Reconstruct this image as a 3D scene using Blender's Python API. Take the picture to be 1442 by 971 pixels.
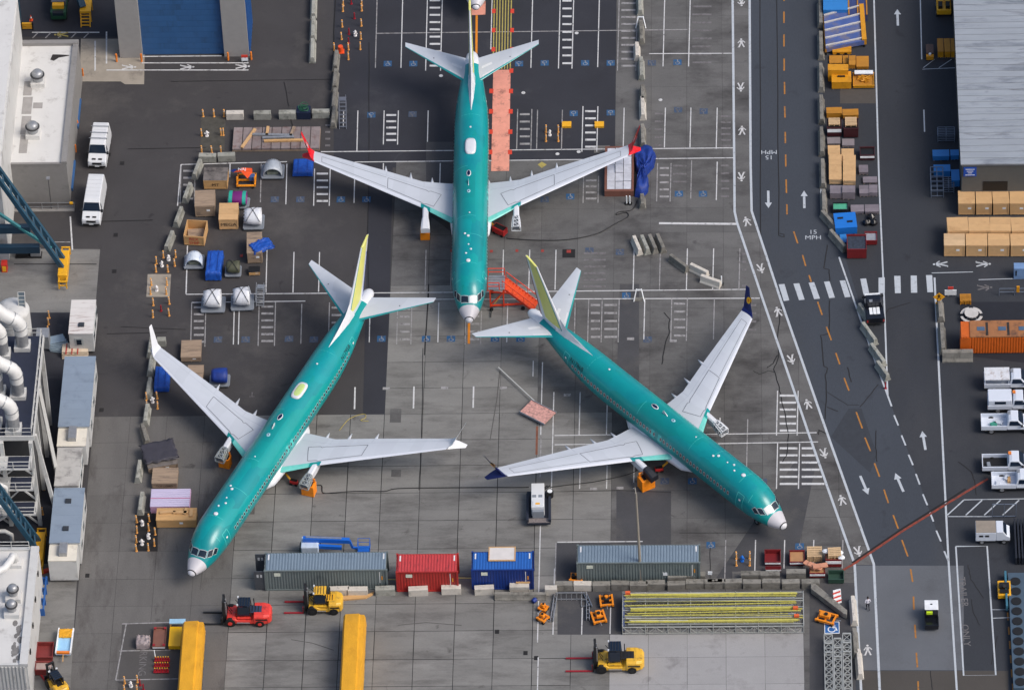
import bpy, bmesh, math, random
from mathutils import Vector, Matrix
random.seed(7)
PI = math.pi; R = math.radians
for o in list(bpy.data.objects): bpy.data.objects.remove(o)
S = bpy.context.scene
COL = S.collection
# ------------------------------------------------------------------ camera
PW, PH = 1442, 971                     # photograph size, used to turn pixels into ground positions
FPX, DIST, EL, ROLL, YAW = 9001.128, 665.1389, 0.78122141, -0.04512584, R(2.9)
RZ = Matrix.Rotation(YAW, 3, 'Z')
_f = Vector((0, math.cos(EL), -math.sin(EL))); _r = Vector((1, 0, 0)); _u = _r.cross(_f)
FW = RZ @ _f
RT = RZ @ (_r*math.cos(ROLL) + _u*math.sin(ROLL))
UP = RZ @ (_u*math.cos(ROLL) - _r*math.sin(ROLL))
CAM = -FW*DIST
cd = bpy.data.cameras.new('camera'); cam = bpy.data.objects.new('camera', cd); COL.objects.link(cam)
cd.sensor_fit = 'HORIZONTAL'; cd.sensor_width = 36; cd.lens = FPX/PW*36; cd.clip_start = 50; cd.clip_end = 6000
rot = Matrix((RT, UP, -FW)).transposed()
cam.matrix_world = Matrix.Translation(CAM) @ rot.to_4x4()
S.camera = cam
# ------------------------------------------------------------------ sky, sun, exposure
SUN_EL, SUN_AZ = R(48), R(112)          # azimuth clockwise from +Y
w = bpy.data.worlds.new('World'); S.world = w; w.use_nodes = True
nt = w.node_tree; bg = nt.nodes['Background']; sky = nt.nodes.new('ShaderNodeTexSky')
sky.sky_type = 'NISHITA'; sky.sun_disc = False; sky.sun_elevation = SUN_EL; sky.sun_rotation = SUN_AZ
sky.air_density = 1.0; sky.dust_density = 4.0; sky.ozone_density = 1.0
nt.links.new(sky.outputs[0], bg.inputs[0]); bg.inputs[1].default_value = 0.12
sl = bpy.data.lights.new('sun', 'SUN'); sl.energy = 1.3; sl.angle = R(26); sl.color = (1, .965, .92)
so = bpy.data.objects.new('sun', sl); COL.objects.link(so)
sd = Vector((math.sin(SUN_AZ)*math.cos(SUN_EL), math.cos(SUN_AZ)*math.cos(SUN_EL), math.sin(SUN_EL)))
so.rotation_euler = sd.to_track_quat('Z', 'Y').to_euler(); so.location = sd*200
vs = S.view_settings; vs.view_transform = 'Standard'; vs.look = 'None'; vs.gamma = 1; vs.exposure = 0.42
S.render.engine = 'CYCLES'
# ------------------------------------------------------------------ pixel helpers
def g(px, py, z=0.0):
    d = FW*FPX + RT*(px - PW/2) - UP*(py - PH/2)
    t = (z - CAM.z)/d.z
    p = CAM + d*t
    return (p.x, p.y)
def pj(P):
    d = Vector(P) - CAM; z = d.dot(FW)
    return (PW/2 + FPX*d.dot(RT)/z, PH/2 - FPX*d.dot(UP)/z)
def pb(x0, x1, yb, yf, yg):
    """box seen in the photo: left/right edge, back and front edge of its top, foot of its front -> cx, cy, w, d, h"""
    A = g(x0, yg); B = g(x1, yg); m = (x0 + x1)/2
    a = pj((A[0], A[1], 0)); b = pj((A[0], A[1], 1)); h = (yg - yf)/(a[1] - b[1])
    d = g(m, yb, h)[1] - g(m, yf, h)[1]
    return ((A[0]+B[0])/2, (A[1]+B[1])/2 + d/2, abs(B[0]-A[0]), max(d, .05), max(h, .05))
# ------------------------------------------------------------------ materials
MATS = {}
def lin(c): return tuple(((v/255)/12.92 if v/255 <= .04045 else ((v/255+.055)/1.055)**2.4) for v in c)
def M(name, col, rough=.6, metal=0, var=.12, scale=1.5, bump=0, dirt=None, damt=.3, dscale=.6, stretch=(1, 1, 1), rnd=.0, glow=None, coat=0, world=False, ddet=8, grain=0, spots=None, bands=0):
    if name in MATS: return MATS[name]
    m = bpy.data.materials.new(name); m.use_nodes = True; n = m.node_tree.nodes; L = m.node_tree.links
    b = n['Principled BSDF']; b.inputs['Roughness'].default_value = rough; b.inputs['Metallic'].default_value = metal
    if coat: b.inputs['Coat Weight'].default_value = coat; b.inputs['Coat Roughness'].default_value = .12
    c = lin(col)
    tc = n.new('ShaderNodeTexCoord'); mp = n.new('ShaderNodeMapping'); mp.inputs['Scale'].default_value = stretch
    oi = n.new('ShaderNodeObjectInfo')
    if world:
        ge = n.new('ShaderNodeNewGeometry'); L.new(ge.outputs['Position'], mp.inputs['Vector'])
    else:
        L.new(tc.outputs['Object'], mp.inputs['Vector'])
        cx = n.new('ShaderNodeMath'); cx.operation = 'MULTIPLY'; cx.inputs[1].default_value = 57; L.new(oi.outputs['Random'], cx.inputs[0])
        L.new(cx.outputs[0], mp.inputs['Location'])
    nz = n.new('ShaderNodeTexNoise'); nz.inputs['Scale'].default_value = scale; nz.inputs['Detail'].default_value = 7; nz.inputs['Roughness'].default_value = .62
    L.new(mp.outputs[0], nz.inputs['Vector'])
    rp = n.new('ShaderNodeValToRGB'); rp.color_ramp.elements[0].position = .3; rp.color_ramp.elements[1].position = .7
    rp.color_ramp.elements[0].color = tuple(v*(1-var) for v in c) + (1,); rp.color_ramp.elements[1].color = tuple(min(1, v*(1+var)) for v in c) + (1,)
    L.new(nz.outputs['Fac'], rp.inputs[0]); out = rp.outputs[0]
    if dirt:
        n2 = n.new('ShaderNodeTexNoise'); n2.inputs['Scale'].default_value = dscale; n2.inputs['Detail'].default_value = ddet; n2.inputs['Roughness'].default_value = .7
        L.new(mp.outputs[0], n2.inputs['Vector'])
        r2 = n.new('ShaderNodeValToRGB'); r2.color_ramp.elements[0].position = .62 - damt*.35; r2.color_ramp.elements[1].position = .78 - damt*.2
        mx = n.new('ShaderNodeMix'); mx.data_type = 'RGBA'
        L.new(n2.outputs['Fac'], r2.inputs[0]); L.new(r2.outputs[0], mx.inputs['Factor'])
        L.new(out, mx.inputs['A']); mx.inputs['B'].default_value = lin(dirt) + (1,); out = mx.outputs['Result']
    if spots:
        n5 = n.new('ShaderNodeTexNoise'); n5.inputs['Scale'].default_value = spots[1]; n5.inputs['Detail'].default_value = 5; n5.inputs['Roughness'].default_value = .55; n5.inputs['Distortion'].default_value = .6
        if world: L.new(ge.outputs['Position'], n5.inputs['Vector'])
        else: L.new(mp.outputs[0], n5.inputs['Vector'])
        r5 = n.new('ShaderNodeMapRange'); r5.inputs[1].default_value = spots[2]; r5.inputs[2].default_value = spots[2]+.1; r5.inputs[4].default_value = spots[3]
        m5 = n.new('ShaderNodeMix'); m5.data_type = 'RGBA'; L.new(n5.outputs['Fac'], r5.inputs[0]); L.new(r5.outputs[0], m5.inputs['Factor']); L.new(out, m5.inputs['A']); m5.inputs['B'].default_value = lin(spots[0]) + (1,); out = m5.outputs['Result']
    if bands: # sheets of skin with slightly different tone: cells along the body and round it
        vr = n.new('ShaderNodeTexVoronoi'); vr.distance = 'CHEBYCHEV'; vr.inputs['Scale'].default_value = .42; vr.inputs['Randomness'].default_value = .55
        m6 = n.new('ShaderNodeMapping'); m6.inputs['Scale'].default_value = (.55, 1.7, .9); L.new(tc.outputs['Object'], m6.inputs['Vector']); L.new(m6.outputs[0], vr.inputs['Vector'])
        sp = n.new('ShaderNodeSeparateColor'); L.new(vr.outputs['Color'], sp.inputs[0])
        a6 = n.new('ShaderNodeMapRange'); a6.inputs[3].default_value = 1-bands; a6.inputs[4].default_value = 1+bands; L.new(sp.outputs[0], a6.inputs[0])
        h7 = n.new('ShaderNodeMapRange'); h7.inputs[3].default_value = .5-bands*.12; h7.inputs[4].default_value = .5+bands*.12; L.new(sp.outputs[1], h7.inputs[0])
        h6 = n.new('ShaderNodeHueSaturation'); L.new(a6.outputs[0], h6.inputs['Value']); L.new(h7.outputs[0], h6.inputs['Hue']); L.new(out, h6.inputs['Color']); out = h6.outputs[0]
    if grain:
        n4 = n.new('ShaderNodeTexNoise'); n4.inputs['Scale'].default_value = 9; n4.inputs['Detail'].default_value = 3
        L.new(mp.outputs[0], n4.inputs['Vector'])
        m4 = n.new('ShaderNodeMapRange'); m4.inputs[1].default_value = .3; m4.inputs[2].default_value = .7; m4.inputs[3].default_value = 1-grain; m4.inputs[4].default_value = 1+grain
        L.new(n4.outputs['Fac'], m4.inputs[0]); h4 = n.new('ShaderNodeHueSaturation'); L.new(m4.outputs[0], h4.inputs['Value']); L.new(out, h4.inputs['Color']); out = h4.outputs[0]
    if rnd:
        hs = n.new('ShaderNodeHueSaturation'); mr = n.new('ShaderNodeMapRange')
        mr.inputs[3].default_value = 1-rnd; mr.inputs[4].default_value = 1+rnd; L.new(oi.outputs['Random'], mr.inputs[0])
        L.new(mr.outputs[0], hs.inputs['Value']); L.new(out, hs.inputs['Color']); out = hs.outputs[0]
    L.new(out, b.inputs['Base Color'])
    if bump:
        bp = n.new('ShaderNodeBump'); bp.inputs['Strength'].default_value = bump; bp.inputs['Distance'].default_value = .05
        n3 = n.new('ShaderNodeTexNoise'); n3.inputs['Scale'].default_value = scale*6; n3.inputs['Detail'].default_value = 6
        L.new(mp.outputs[0], n3.inputs['Vector']); L.new(n3.outputs['Fac'], bp.inputs['Height']); L.new(bp.outputs[0], b.inputs['Normal'])
    MATS[name] = m; return m
# ------------------------------------------------------------------ mesh builder
class MB:
    def __init__(s): s.v = []; s.f = []; s.m = []
    def add(s, vs, fs, mi=0):
        k = len(s.v); s.v += [tuple(p) for p in vs]
        for f in fs: s.f.append([i+k for i in f]); s.m.append(mi)
        return s
    def box(s, x0, x1, y0, y1, z0, z1, mi=0):
        return s.hexa([(x0,y0,z0),(x1,y0,z0),(x1,y1,z0),(x0,y1,z0),(x0,y0,z1),(x1,y0,z1),(x1,y1,z1),(x0,y1,z1)], mi)
    def hexa(s, p, mi=0):
        return s.add(p, [(3,2,1,0),(4,5,6,7),(0,1,5,4),(1,2,6,5),(2,3,7,6),(3,0,4,7)], mi)
    def cbox(s, c, sz, mi=0, rz=0):
        a, b, h = sz[0]/2, sz[1]/2, sz[2]/2; co, si = math.cos(rz), math.sin(rz)
        P = [(c[0]+x*co-y*si, c[1]+x*si+y*co, c[2]+z) for z in (-h, h) for x, y in ((-a,-b),(a,-b),(a,b),(-a,b))]
        return s.hexa(P, mi)
    def prism(s, poly, z0, z1, mi=0):
        n = len(poly); ar = sum(poly[i][0]*poly[(i+1) % n][1]-poly[(i+1) % n][0]*poly[i][1] for i in range(n))
        if ar < 0: poly = poly[::-1]
        return s.add([(x,y,z0) for x,y in poly]+[(x,y,z1) for x,y in poly], [tuple(range(n))[::-1], tuple(range(n,2*n))]+[(i,(i+1)%n,n+(i+1)%n,n+i) for i in range(n)], mi)
    def flat(s, poly, z, mi=0):
        n = len(poly); ar = sum(poly[i][0]*poly[(i+1) % n][1]-poly[(i+1) % n][0]*poly[i][1] for i in range(n))
        if ar < 0: poly = poly[::-1]
        return s.add([(x,y,z) for x,y in poly], [tuple(range(n))], mi)
    def side(s, prof, hw, mi=0):
        """profile [(x,z)] in the XZ plane, half width hw(z) -> closed body along Y"""
        n = len(prof); ar = sum(prof[i][0]*prof[(i+1) % n][1]-prof[(i+1) % n][0]*prof[i][1] for i in range(n))
        if ar < 0: prof = prof[::-1]
        V = [(x,-hw(z),z) for x,z in prof]+[(x,hw(z),z) for x,z in prof]
        return s.add(V, [tuple(range(n)), tuple(range(n,2*n))[::-1]]+[(i,n+i,n+(i+1)%n,(i+1)%n) for i in range(n)], mi)
    def cyl(s, p0, p1, r0, r1=None, n=10, mi=0, caps=True):
        p0, p1 = Vector(p0), Vector(p1); r1 = r0 if r1 is None else r1
        d = (p1-p0); d.normalize(); a = d.orthogonal().normalized(); b = d.cross(a)
        V = [p+(a*math.cos(2*PI*i/n)+b*math.sin(2*PI*i/n))*r for p, r in ((p0,r0),(p1,r1)) for i in range(n)]
        F = [(i,(i+1)%n,n+(i+1)%n,n+i) for i in range(n)]
        if caps: F += [tuple(range(n))[::-1], tuple(range(n,2*n))]
        return s.add(V, F, mi)
    def tube(s, pts, r, n=6, mi=0):
        pts = [Vector(p) for p in pts]; rings = []
        a = None
        for i, p in enumerate(pts):
            d = (pts[min(i+1,len(pts)-1)]-pts[max(i-1,0)]).normalized()
            a = d.orthogonal().normalized() if a is None else (a-d*a.dot(d)).normalized()
            b = d.cross(a); rr = r[i] if isinstance(r, (list,tuple)) else r
            rings.append([p+(a*math.cos(2*PI*k/n)+b*math.sin(2*PI*k/n))*rr for k in range(n)])
        return s.loft(rings, mi)
    def loft(s, rings, mi=0, caps=True, closed=True):
        n = len(rings[0]); V = [p for r in rings for p in r]; F = []
        for k in range(len(rings)-1):
            for i in range(n if closed else n-1): F.append((k*n+i, k*n+(i+1)%n, (k+1)*n+(i+1)%n, (k+1)*n+i))
        if caps: F += [tuple(range(n))[::-1], tuple(range((len(rings)-1)*n, len(rings)*n))]
        return s.add(V, F, mi)
    def bar(s, p0, p1, w, h=None, mi=0):
        h = h or w; p0, p1 = Vector(p0), Vector(p1); d = (p1-p0).normalized()
        a = d.cross(Vector((0,0,1))) if abs(d.z) < .98 else Vector((1,0,0)); a.normalize(); b = a.cross(d)
        V = [p+a*x*w/2+b*y*h/2 for p in (p0,p1) for x,y in ((-1,-1),(1,-1),(1,1),(-1,1))]
        return s.add(V, [(0,1,2,3),(7,6,5,4),(0,4,5,1),(1,5,6,2),(2,6,7,3),(3,7,4,0)], mi)
    def strip(s, pts, wd, z, mi=0):
        """flat ribbon on the ground along world points"""
        P = [Vector((p[0],p[1])) for p in pts]; l = []; r = []
        for i, p in enumerate(P):
            d = (P[min(i+1,len(P)-1)]-P[max(i-1,0)]).normalized(); nrm = Vector((-d.y,d.x))*wd/2
            l.append(p+nrm); r.append(p-nrm)
        V = [(p.x,p.y,z) for p in l]+[(p.x,p.y,z) for p in r]; n = len(P)
        return s.add(V, [(i,n+i,n+i+1,i+1) for i in range(n-1)], mi)
    def mesh(s, name, mats):
        me = bpy.data.meshes.new(name); me.from_pydata(s.v, [], s.f)
        for m in (mats if isinstance(mats, (list,tuple)) else [mats]): me.materials.append(m)
        me.polygons.foreach_set('material_index', s.m); me.update(); return me
    def build(s, name, mats, parent=None, smooth=False, bevel=0, loc=None, rz=0):
        me = s.mesh(name, mats)
        if smooth:
            me.polygons.foreach_set('use_smooth', [True]*len(me.polygons))
            if smooth == 2: me.set_sharp_from_angle(angle=R(38))
        o = bpy.data.objects.new(name, me); COL.objects.link(o)
        if parent is not None: o.parent = parent
        if loc is not None: o.location = loc; o.rotation_euler = (0, 0, rz)
        if bevel:
            b = o.modifiers.new('bevel', 'BEVEL'); b.width = bevel; b.segments = 2; b.limit_method = 'ANGLE'; b.angle_limit = R(35)
        return o
def tag(o, label, cat, group=None):
    o['label'] = label; o['category'] = cat
    if group: o['group'] = group
    return o
def thing(name, label, cat, loc=(0,0), rz=0, group=None, z=0.014):
    o = bpy.data.objects.new(name, None); COL.objects.link(o); o.empty_display_size = .3
    o.location = (loc[0], loc[1], z) if len(loc) == 2 else loc; o.rotation_euler = (0,0,rz)
    return tag(o, label, cat, group)
def struct(o): o['kind'] = 'structure'; return o
def stuff(o): o['kind'] = 'stuff'; return o
def dup(root, loc, rz=0, label=None, group=None, sc=None):
    r = root.copy(); COL.objects.link(r); r.location = (loc[0], loc[1], loc[2] if len(loc) > 2 else root.location.z); r.rotation_euler = (0,0,rz)
    if label: r['label'] = label
    if group: r['group'] = group
    if sc: r.scale = sc
    for ch in list(root.children):
        c = ch.copy(); COL.objects.link(c); c.parent = r
        for gch in list(ch.children):
            d = gch.copy(); COL.objects.link(d); d.parent = c
    return r
def text_polys(txt, size):
    cu = bpy.data.curves.new('lettering', 'FONT'); cu.body = txt; cu.size = size; cu.align_x = 'CENTER'; cu.align_y = 'CENTER'; cu.resolution_u = 3; cu.space_line = .95
    o = bpy.data.objects.new('lettering', cu); COL.objects.link(o)
    dg = bpy.context.evaluated_depsgraph_get(); me = bpy.data.meshes.new_from_object(o.evaluated_get(dg))
    V = [tuple(v.co) for v in me.vertices]; F = [tuple(p.vertices) for p in me.polygons]
    bpy.data.objects.remove(o); bpy.data.meshes.remove(me); return V, F
def ground_text(txt, size, px, py, rz, mat, parent, z=.03, sx=1, name='lettering'):
    V, F = text_polys(txt, size); x, y = g(px, py); b = MB(); co, si = math.cos(rz), math.sin(rz)
    b.add([(x+vx*sx*co-vy*si, y+vx*sx*si+vy*co, z) for vx, vy, _ in V], F)
    return b.build(name, mat, parent)
def wall_text(txt, size, mat, parent, origin, ux, uy, name='lettering'):
    V, F = text_polys(txt, size); o = Vector(origin); ux = Vector(ux); uy = Vector(uy)
    return MB().add([o+ux*v[0]+uy*v[1] for v in V], F).build(name, mat, parent)
# ================================================================== ground
mAsph = M('asphalt', (60,58,59), .9, spots=((34,33,36),.5,.66,.7), var=.16, scale=.12, dirt=(82,79,77), damt=.3, dscale=.09, world=True, bump=.15, ddet=10, grain=.1)
mAsphD = M('dark_asphalt', (44,45,52), .88, spots=((66,66,70),.45,.66,.6), var=.16, scale=.16, dirt=(64,64,68), damt=.2, dscale=.1, world=True, ddet=10, grain=.1)
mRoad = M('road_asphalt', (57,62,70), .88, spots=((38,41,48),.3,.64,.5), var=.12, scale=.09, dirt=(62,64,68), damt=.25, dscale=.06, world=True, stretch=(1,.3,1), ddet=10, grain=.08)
mRoadL = M('road_concrete', (92,95,100), .88, var=.1, scale=.15, dirt=(74,75,78), damt=.25, dscale=.12, world=True, ddet=10, grain=.06)
mRoadB = M('road_brown', (70,66,62), .88, var=.1, scale=.2, world=True, grain=.08)
mTar = M('tar', (24,23,24), .8, var=.15, world=True)
mCon = M('concrete_slab', (120,119,116), .9, spots=((64,60,58),.55,.655,.75), var=.13, scale=.35, dirt=(86,84,82), damt=.42, dscale=.22, stretch=(.5,1.7,1), rnd=.11, world=True, ddet=10, bump=.1, grain=.08)
mCon2 = M('stained_slab', (95,94,93), .9, spots=((52,50,50),.5,.65,.75), var=.15, scale=.3, dirt=(58,56,56), damt=.44, dscale=.16, stretch=(.7,1.2,1), rnd=.09, world=True, ddet=10, grain=.09)
mConL = M('pale_slab', (150,149,149), .9, spots=((112,110,110),.4,.64,.7), var=.08, scale=.3, dirt=(122,120,120), damt=.25, dscale=.3, rnd=.04, world=True, ddet=10, grain=.05)
mConD = M('dark_slab', (96,94,92), .9, spots=((58,56,54),.5,.65,.7), var=.13, scale=.3, dirt=(64,60,58), damt=.3, dscale=.2, stretch=(1.6,.5,1), rnd=.06, world=True, ddet=10, grain=.09)
mAsphP = M('patch_asphalt', (66,66,69), .9, var=.16, scale=.25, dirt=(84,82,80), damt=.35, dscale=.2, world=True, ddet=10, grain=.08)
mPad = M('pale_pad', (150,142,130), .9, var=.12, scale=.6, dirt=(95,90,84), damt=.25, dscale=.35, world=True, ddet=10)
def paint(name, col, wear=.2, under=(80,76,74)):
    return M(name, col, .7, var=.06, dirt=under, damt=wear, dscale=2.2, world=True, ddet=10, scale=3)
pW = paint('white_paint', (196,196,196), .24)
pWr = paint('road_white_paint', (178,184,190), .16, (70,74,80))
pWf = paint('faded_white_paint', (150,148,148), .42)
pWff = paint('ghost_white_paint', (112,109,110), .55)
pO = paint('orange_paint', (168,112,42), .34)
pOl = paint('lead_in_orange_paint', (215,130,25), .08)
pY = paint('yellow_paint', (165,150,80), .25)
pBl = paint('blue_paint', (30,84,128), .36)
pBf = paint('faded_blue_paint', (58,78,104), .5)
pR = paint('red_paint', (150,48,40), .35)
pOR = paint('orange_red_paint', (136,58,40), .46, (60,50,48))
pSal = M('salmon_paint', (222,150,130), .8, var=.1, scale=1.2, dirt=(70,52,50), damt=.24, dscale=.7, world=True, ddet=12)
G = MB(); G.flat([(-700,-400),(700,-400),(700,1500),(-700,1500)], 0)
ground = struct(G.build('ground', mAsph))
def sheet(name, mat, poly, z, parent=None, px=True):
    o = MB().flat([g(*p) for p in poly] if px else poly, z).build(name, mat, parent)
    return struct(o) if parent is None else o
# slabs: joints measured from the photo
GX = [-43.0,-39.2,-35.4,-31.5,-27.6,-23.74,-19.9,-16.45,-12.95,-9.0,-4.98,-1.1,2.8,6.65,10.5,14.35,18.2,22.05,25.9,29.75,33.6,37.4]
GY = [-61.,-58.9,-55.1,-51.4,-47.7,-44.1,-40.3,-36.6,-32.9,-29.06,-25.1,-21.2,-17.38,-13.7,-9.95,-6.2,-2.4,1.4,5.2,9.0,12.8,16.6,20.4,24.2,28.0,31.8,35.6,39.4,43.2,47.0,50.8,54.6,58.4,62.2]
def slabs(parent, inside, gapf, matf):
    for i in range(len(GX)-1):
        for j in range(len(GY)-1):
            cx, cy = (GX[i]+GX[i+1])/2, (GY[j]+GY[j+1])/2
            if not inside(cx, cy): continue
            gp = gapf(cx, cy)*random.uniform(.55, 1.25)/2; gq = gapf(cx, cy)*random.uniform(.4, 1.1)/2; zt = .014+random.uniform(-.002, .002)
            x0, x1, y0, y1 = GX[i]-cx+gp, GX[i+1]-cx-gp, GY[j]-cy+gq, GY[j+1]-cy-gq
            o = MB().add([(x0,y0,-.009),(x1,y0,-.009),(x1,y1,-.009),(x0,y1,-.009),(x0,y0,0),(x1,y0,0),(x1,y1,0),(x0,y1,0)], [(4,5,6,7),(0,1,5,4),(1,2,6,5),(2,3,7,6),(3,0,4,7)]).build('slab', matf(cx, cy), parent)
            o.location = (cx, cy, zt)
apron = struct(MB().flat([(-43,-61),(37.4,-61),(37.4,-9.95),(-43,-9.95)], .004).build('concrete_apron', mTar))
slabs(apron, lambda x, y: y < -9.95, lambda x, y: .028 if x < -26 else .075 if x < 6 else .03,
      lambda x, y: mConL if (10.5 < x < 31 and y < -40.3) else mConD if (x < -27.6) else mCon if x < 10 else mCon2)
lot = struct(MB().flat([(-12.95,-9.95),(37.4,-9.95),(37.4,28),(25.9,28),(25.9,58.4),(10.5,58.4),(10.5,28),(-12.95,28)], .004).build('parking_lot', mTar))
slabs(lot, lambda x, y: y > -9.95 and ((x > -12.95 and y < 28) or (x > 10.5 and y < 58.4 and x < 25.9)) and x < 33,
      lambda x, y: .06 if x < -1 else .022, lambda x, y: mCon if x < 2 and y < 8 else mCon2)
# asphalt sheets and patches
sheet('asphalt_bay', mAsphD, [(470,-30),(868,-30),(868,236),(553,236),(545,588),(511,588),(520,236),(470,236)], .008)
for q in ([(873,400),(900,400),(900,545),(868,545)], [(965,760),(1105,760),(1110,700),(1062,760)], [(1004,820),(1120,648),(1150,648),(1115,820)],
          [(783,764),(905,764),(905,818),(783,818)], [(868,690),(945,690),(945,770),(868,770)], [(1140,820),(1205,820),(1205,985),(1140,985)],
          [(875,820),(880,893),(785,893),(785,820)], [(600,200),(640,200),(640,330),(600,300)]):
    sheet('asphalt_patch', mAsphP, q, .0175+random.random()*.001, ground)
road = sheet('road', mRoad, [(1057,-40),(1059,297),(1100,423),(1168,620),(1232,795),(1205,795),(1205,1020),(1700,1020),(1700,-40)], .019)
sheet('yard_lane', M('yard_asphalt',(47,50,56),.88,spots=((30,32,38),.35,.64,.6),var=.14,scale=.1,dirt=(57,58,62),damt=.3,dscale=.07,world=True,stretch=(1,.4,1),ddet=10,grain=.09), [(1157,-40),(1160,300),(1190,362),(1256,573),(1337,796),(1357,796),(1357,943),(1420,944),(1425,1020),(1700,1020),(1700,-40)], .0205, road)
sheet('road_patch', mRoadL, [(1205,796),(1357,796),(1357,943),(1212,943)], .022, road)
sheet('road_patch', mRoadB, [(1212,944),(1420,944),(1420,1020),(1215,1020)], .022, road)
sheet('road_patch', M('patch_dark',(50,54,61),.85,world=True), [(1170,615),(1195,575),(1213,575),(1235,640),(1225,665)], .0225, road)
sheet('road_patch', M('patch_brown',(76,71,66),.9,world=True), [(1183,126),(1233,126),(1234,146),(1183,146)], .0225, road)
sheet('road_patch', M('yard_dark',(28,31,40),.85,world=True,grain=.1), [(1352,425),(1520,425),(1520,520),(1352,500)], .0222, road)
sheet('concrete_pad', mPad, [(114,55),(204,55),(203,119),(176,119),(170,115),(112,115)], .018)
sheet('concrete_pad', mCon, [(-20,388),(-20,350),(141,351),(135,424),(128,440),(-20,440)], .018)
sheet('concrete_pad', mCon, [(-30,800),(110,790),(98,985),(-30,985)], .018)
sheet('asphalt_pad', mAsphD, [(-20,-30),(162,-30),(168,52),(-20,52)], .016)
sheet('asphalt_bay', mAsphD, [(-20,440),(100,440),(95,800),(-20,800)], .016)
sheet('asphalt_bay', M('grey_asphalt',(76,74,73),.9,var=.12,scale=.3,world=True,grain=.08), [(172,878),(262,878),(262,990),(165,990)], .02)
# ------------------------------------------------------------------ painted markings
ZM = .027; NL = [0]
def line(pts, wd, mat, parent=ground, name='painted_line', z=ZM):
    NL[0] += 1; z += (NL[0] % 23)*.00012   # no two crossing lines in one plane
    return MB().strip([g(*p) for p in pts], wd, z).build(name, mat, parent)
def vline(x, y0, y1, mat=pW, wd=.11, dx=0, **k): return line([(x,y0),(x-(y1-y0)*.025+dx,y1)], wd, mat, **k)
def hatch(x0, x1, y0, y1, n, mat=pW, rails=True, par=ground):
    for i in range(n):
        y = y0+(y1-y0)*(i+.5)/n
        line([(x0+3,y),(x1-3,y)], .3, mat, par, 'hatch_bar')
    if rails: vline(x0, y0-2, y1+2, mat, parent=par); vline(x1, y0-2, y1+2, mat, parent=par)
for x, y0, y1 in ((531,0,96),(567,0,96),(693,-2,70),(750,0,96),(844,0,95),(936,0,94),(972,0,94),(603,156,200),(757,155,210),(792,155,212),(879,152,206),(937,152,208),(973,152,208),(1010,152,210),
                  (500,228,286),(540,230,246),(620,230,260),(974,226,280),(1010,228,282),(404,231,288),(368,231,285),(324,231,250),(264,346,414),(340,410,412),(376,352,412),(414,355,412),(450,355,411),
                  (600,352,408),(636,352,408),(709,352,408),(746,352,408),(783,352,408),(893,350,408),(930,350,408),(968,350,408),(1005,350,408),(1042,350,408),
                  (330,430,485),(337,430,485),(425,428,484),(521,440,482),(618,426,482),(715,426,482),(810,426,482),(908,422,478),(1006,422,478),(484,156,180),(504,156,213),(764,510,612),(780,552,688),(817,552,612),(855,570,612),(751,508,530),
                  (817,657,688),(855,655,688),(893,655,688),(1014,588,611),(1053,590,686),(762,614,672),(761,740,904),(758,925,971),(1022,760,815),(1064,760,806),(1105,760,800),(1146,760,800),(1187,760,800),(783,764,816),(820,855,893),(860,852,892),(781,800,893)):
    vline(x, y0, y1, pW if random.random() < .7 else pWf)
for x, y0, y1 in ((500,545,576),(583,544,575),(667,544,574)): vline(x, y0, y1, pW, .16)
for q in (((530,47.5),(968,42)), ((452,214),(1034,208.5)), ((500,228.5),(1034,222.5)), ((262,414.5),(660,411.5)), ((660,411.5),(1050,407.5)), ((270,426),(430,424)), ((500,423),(665,421)), ((670,421.5),(1070,420)), ((255,232),(404,228)),
          ((781,613),(862,612)), ((781,626),(850,625)), ((992,611.5),(1150,609)), ((1010,624.5),(1152,622)), ((785,763),(905,762)), ((262,414),(264,346)), ((914,76),(1031,75.5)), ((172,878),(262,875)), ((168,916),(240,915)), ((163,957),(260,955)), ((178,877),(163,957)),((255,232),(250,290))):
    line(q, .13, pWf if q[0][0] == 530 or (q[0][1] > 870) else pW)
line([(928,314.5),(1038,315.5)], .3, pW)
for a in ((602,623,-4,98,10), (789,808,-4,95,9), (872,898,0,98,10), (541,561,158,202,5), (729,749,156,208,5), (821,842,152,212,6), (443,465,240,288,5), (822,843,250,284,4), (926,945,232,282,5), (560,580,430,483,5),
          (365,388,427,485,6), (270,290,428,486,6), (464,485,428,470,4), (656,678,440,483,4), (848,872,424,480,5), (946,968,422,478,5), (829,848,424,480,5), (1095,1124,552,611,6), (1095,1126,626,686,6), (255,275,236,285,5)):
    hatch(*a, mat=pW if a[0] in (602,789,541,821,443,1095,1126) else pWf)
for a in ((819,856,352,408,6), (972,1005,4,94,8), (919,937,155,210,5), (1012,1032,160,210,6), (1012,1030,228,282,5), (1042,1054,352,408,5), (1042,1068,424,470,4), (945,970,228,262,3), (992,1014,586,640,5), (455,468,172,210,4)): hatch(*a, mat=pWff, rails=False)
for k in range(6):
    y = 631+k*10; line([(1129,y),(1142.5+(y-626)*.335,y)], .3, pW, ground, 'hatch_bar')
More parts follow.
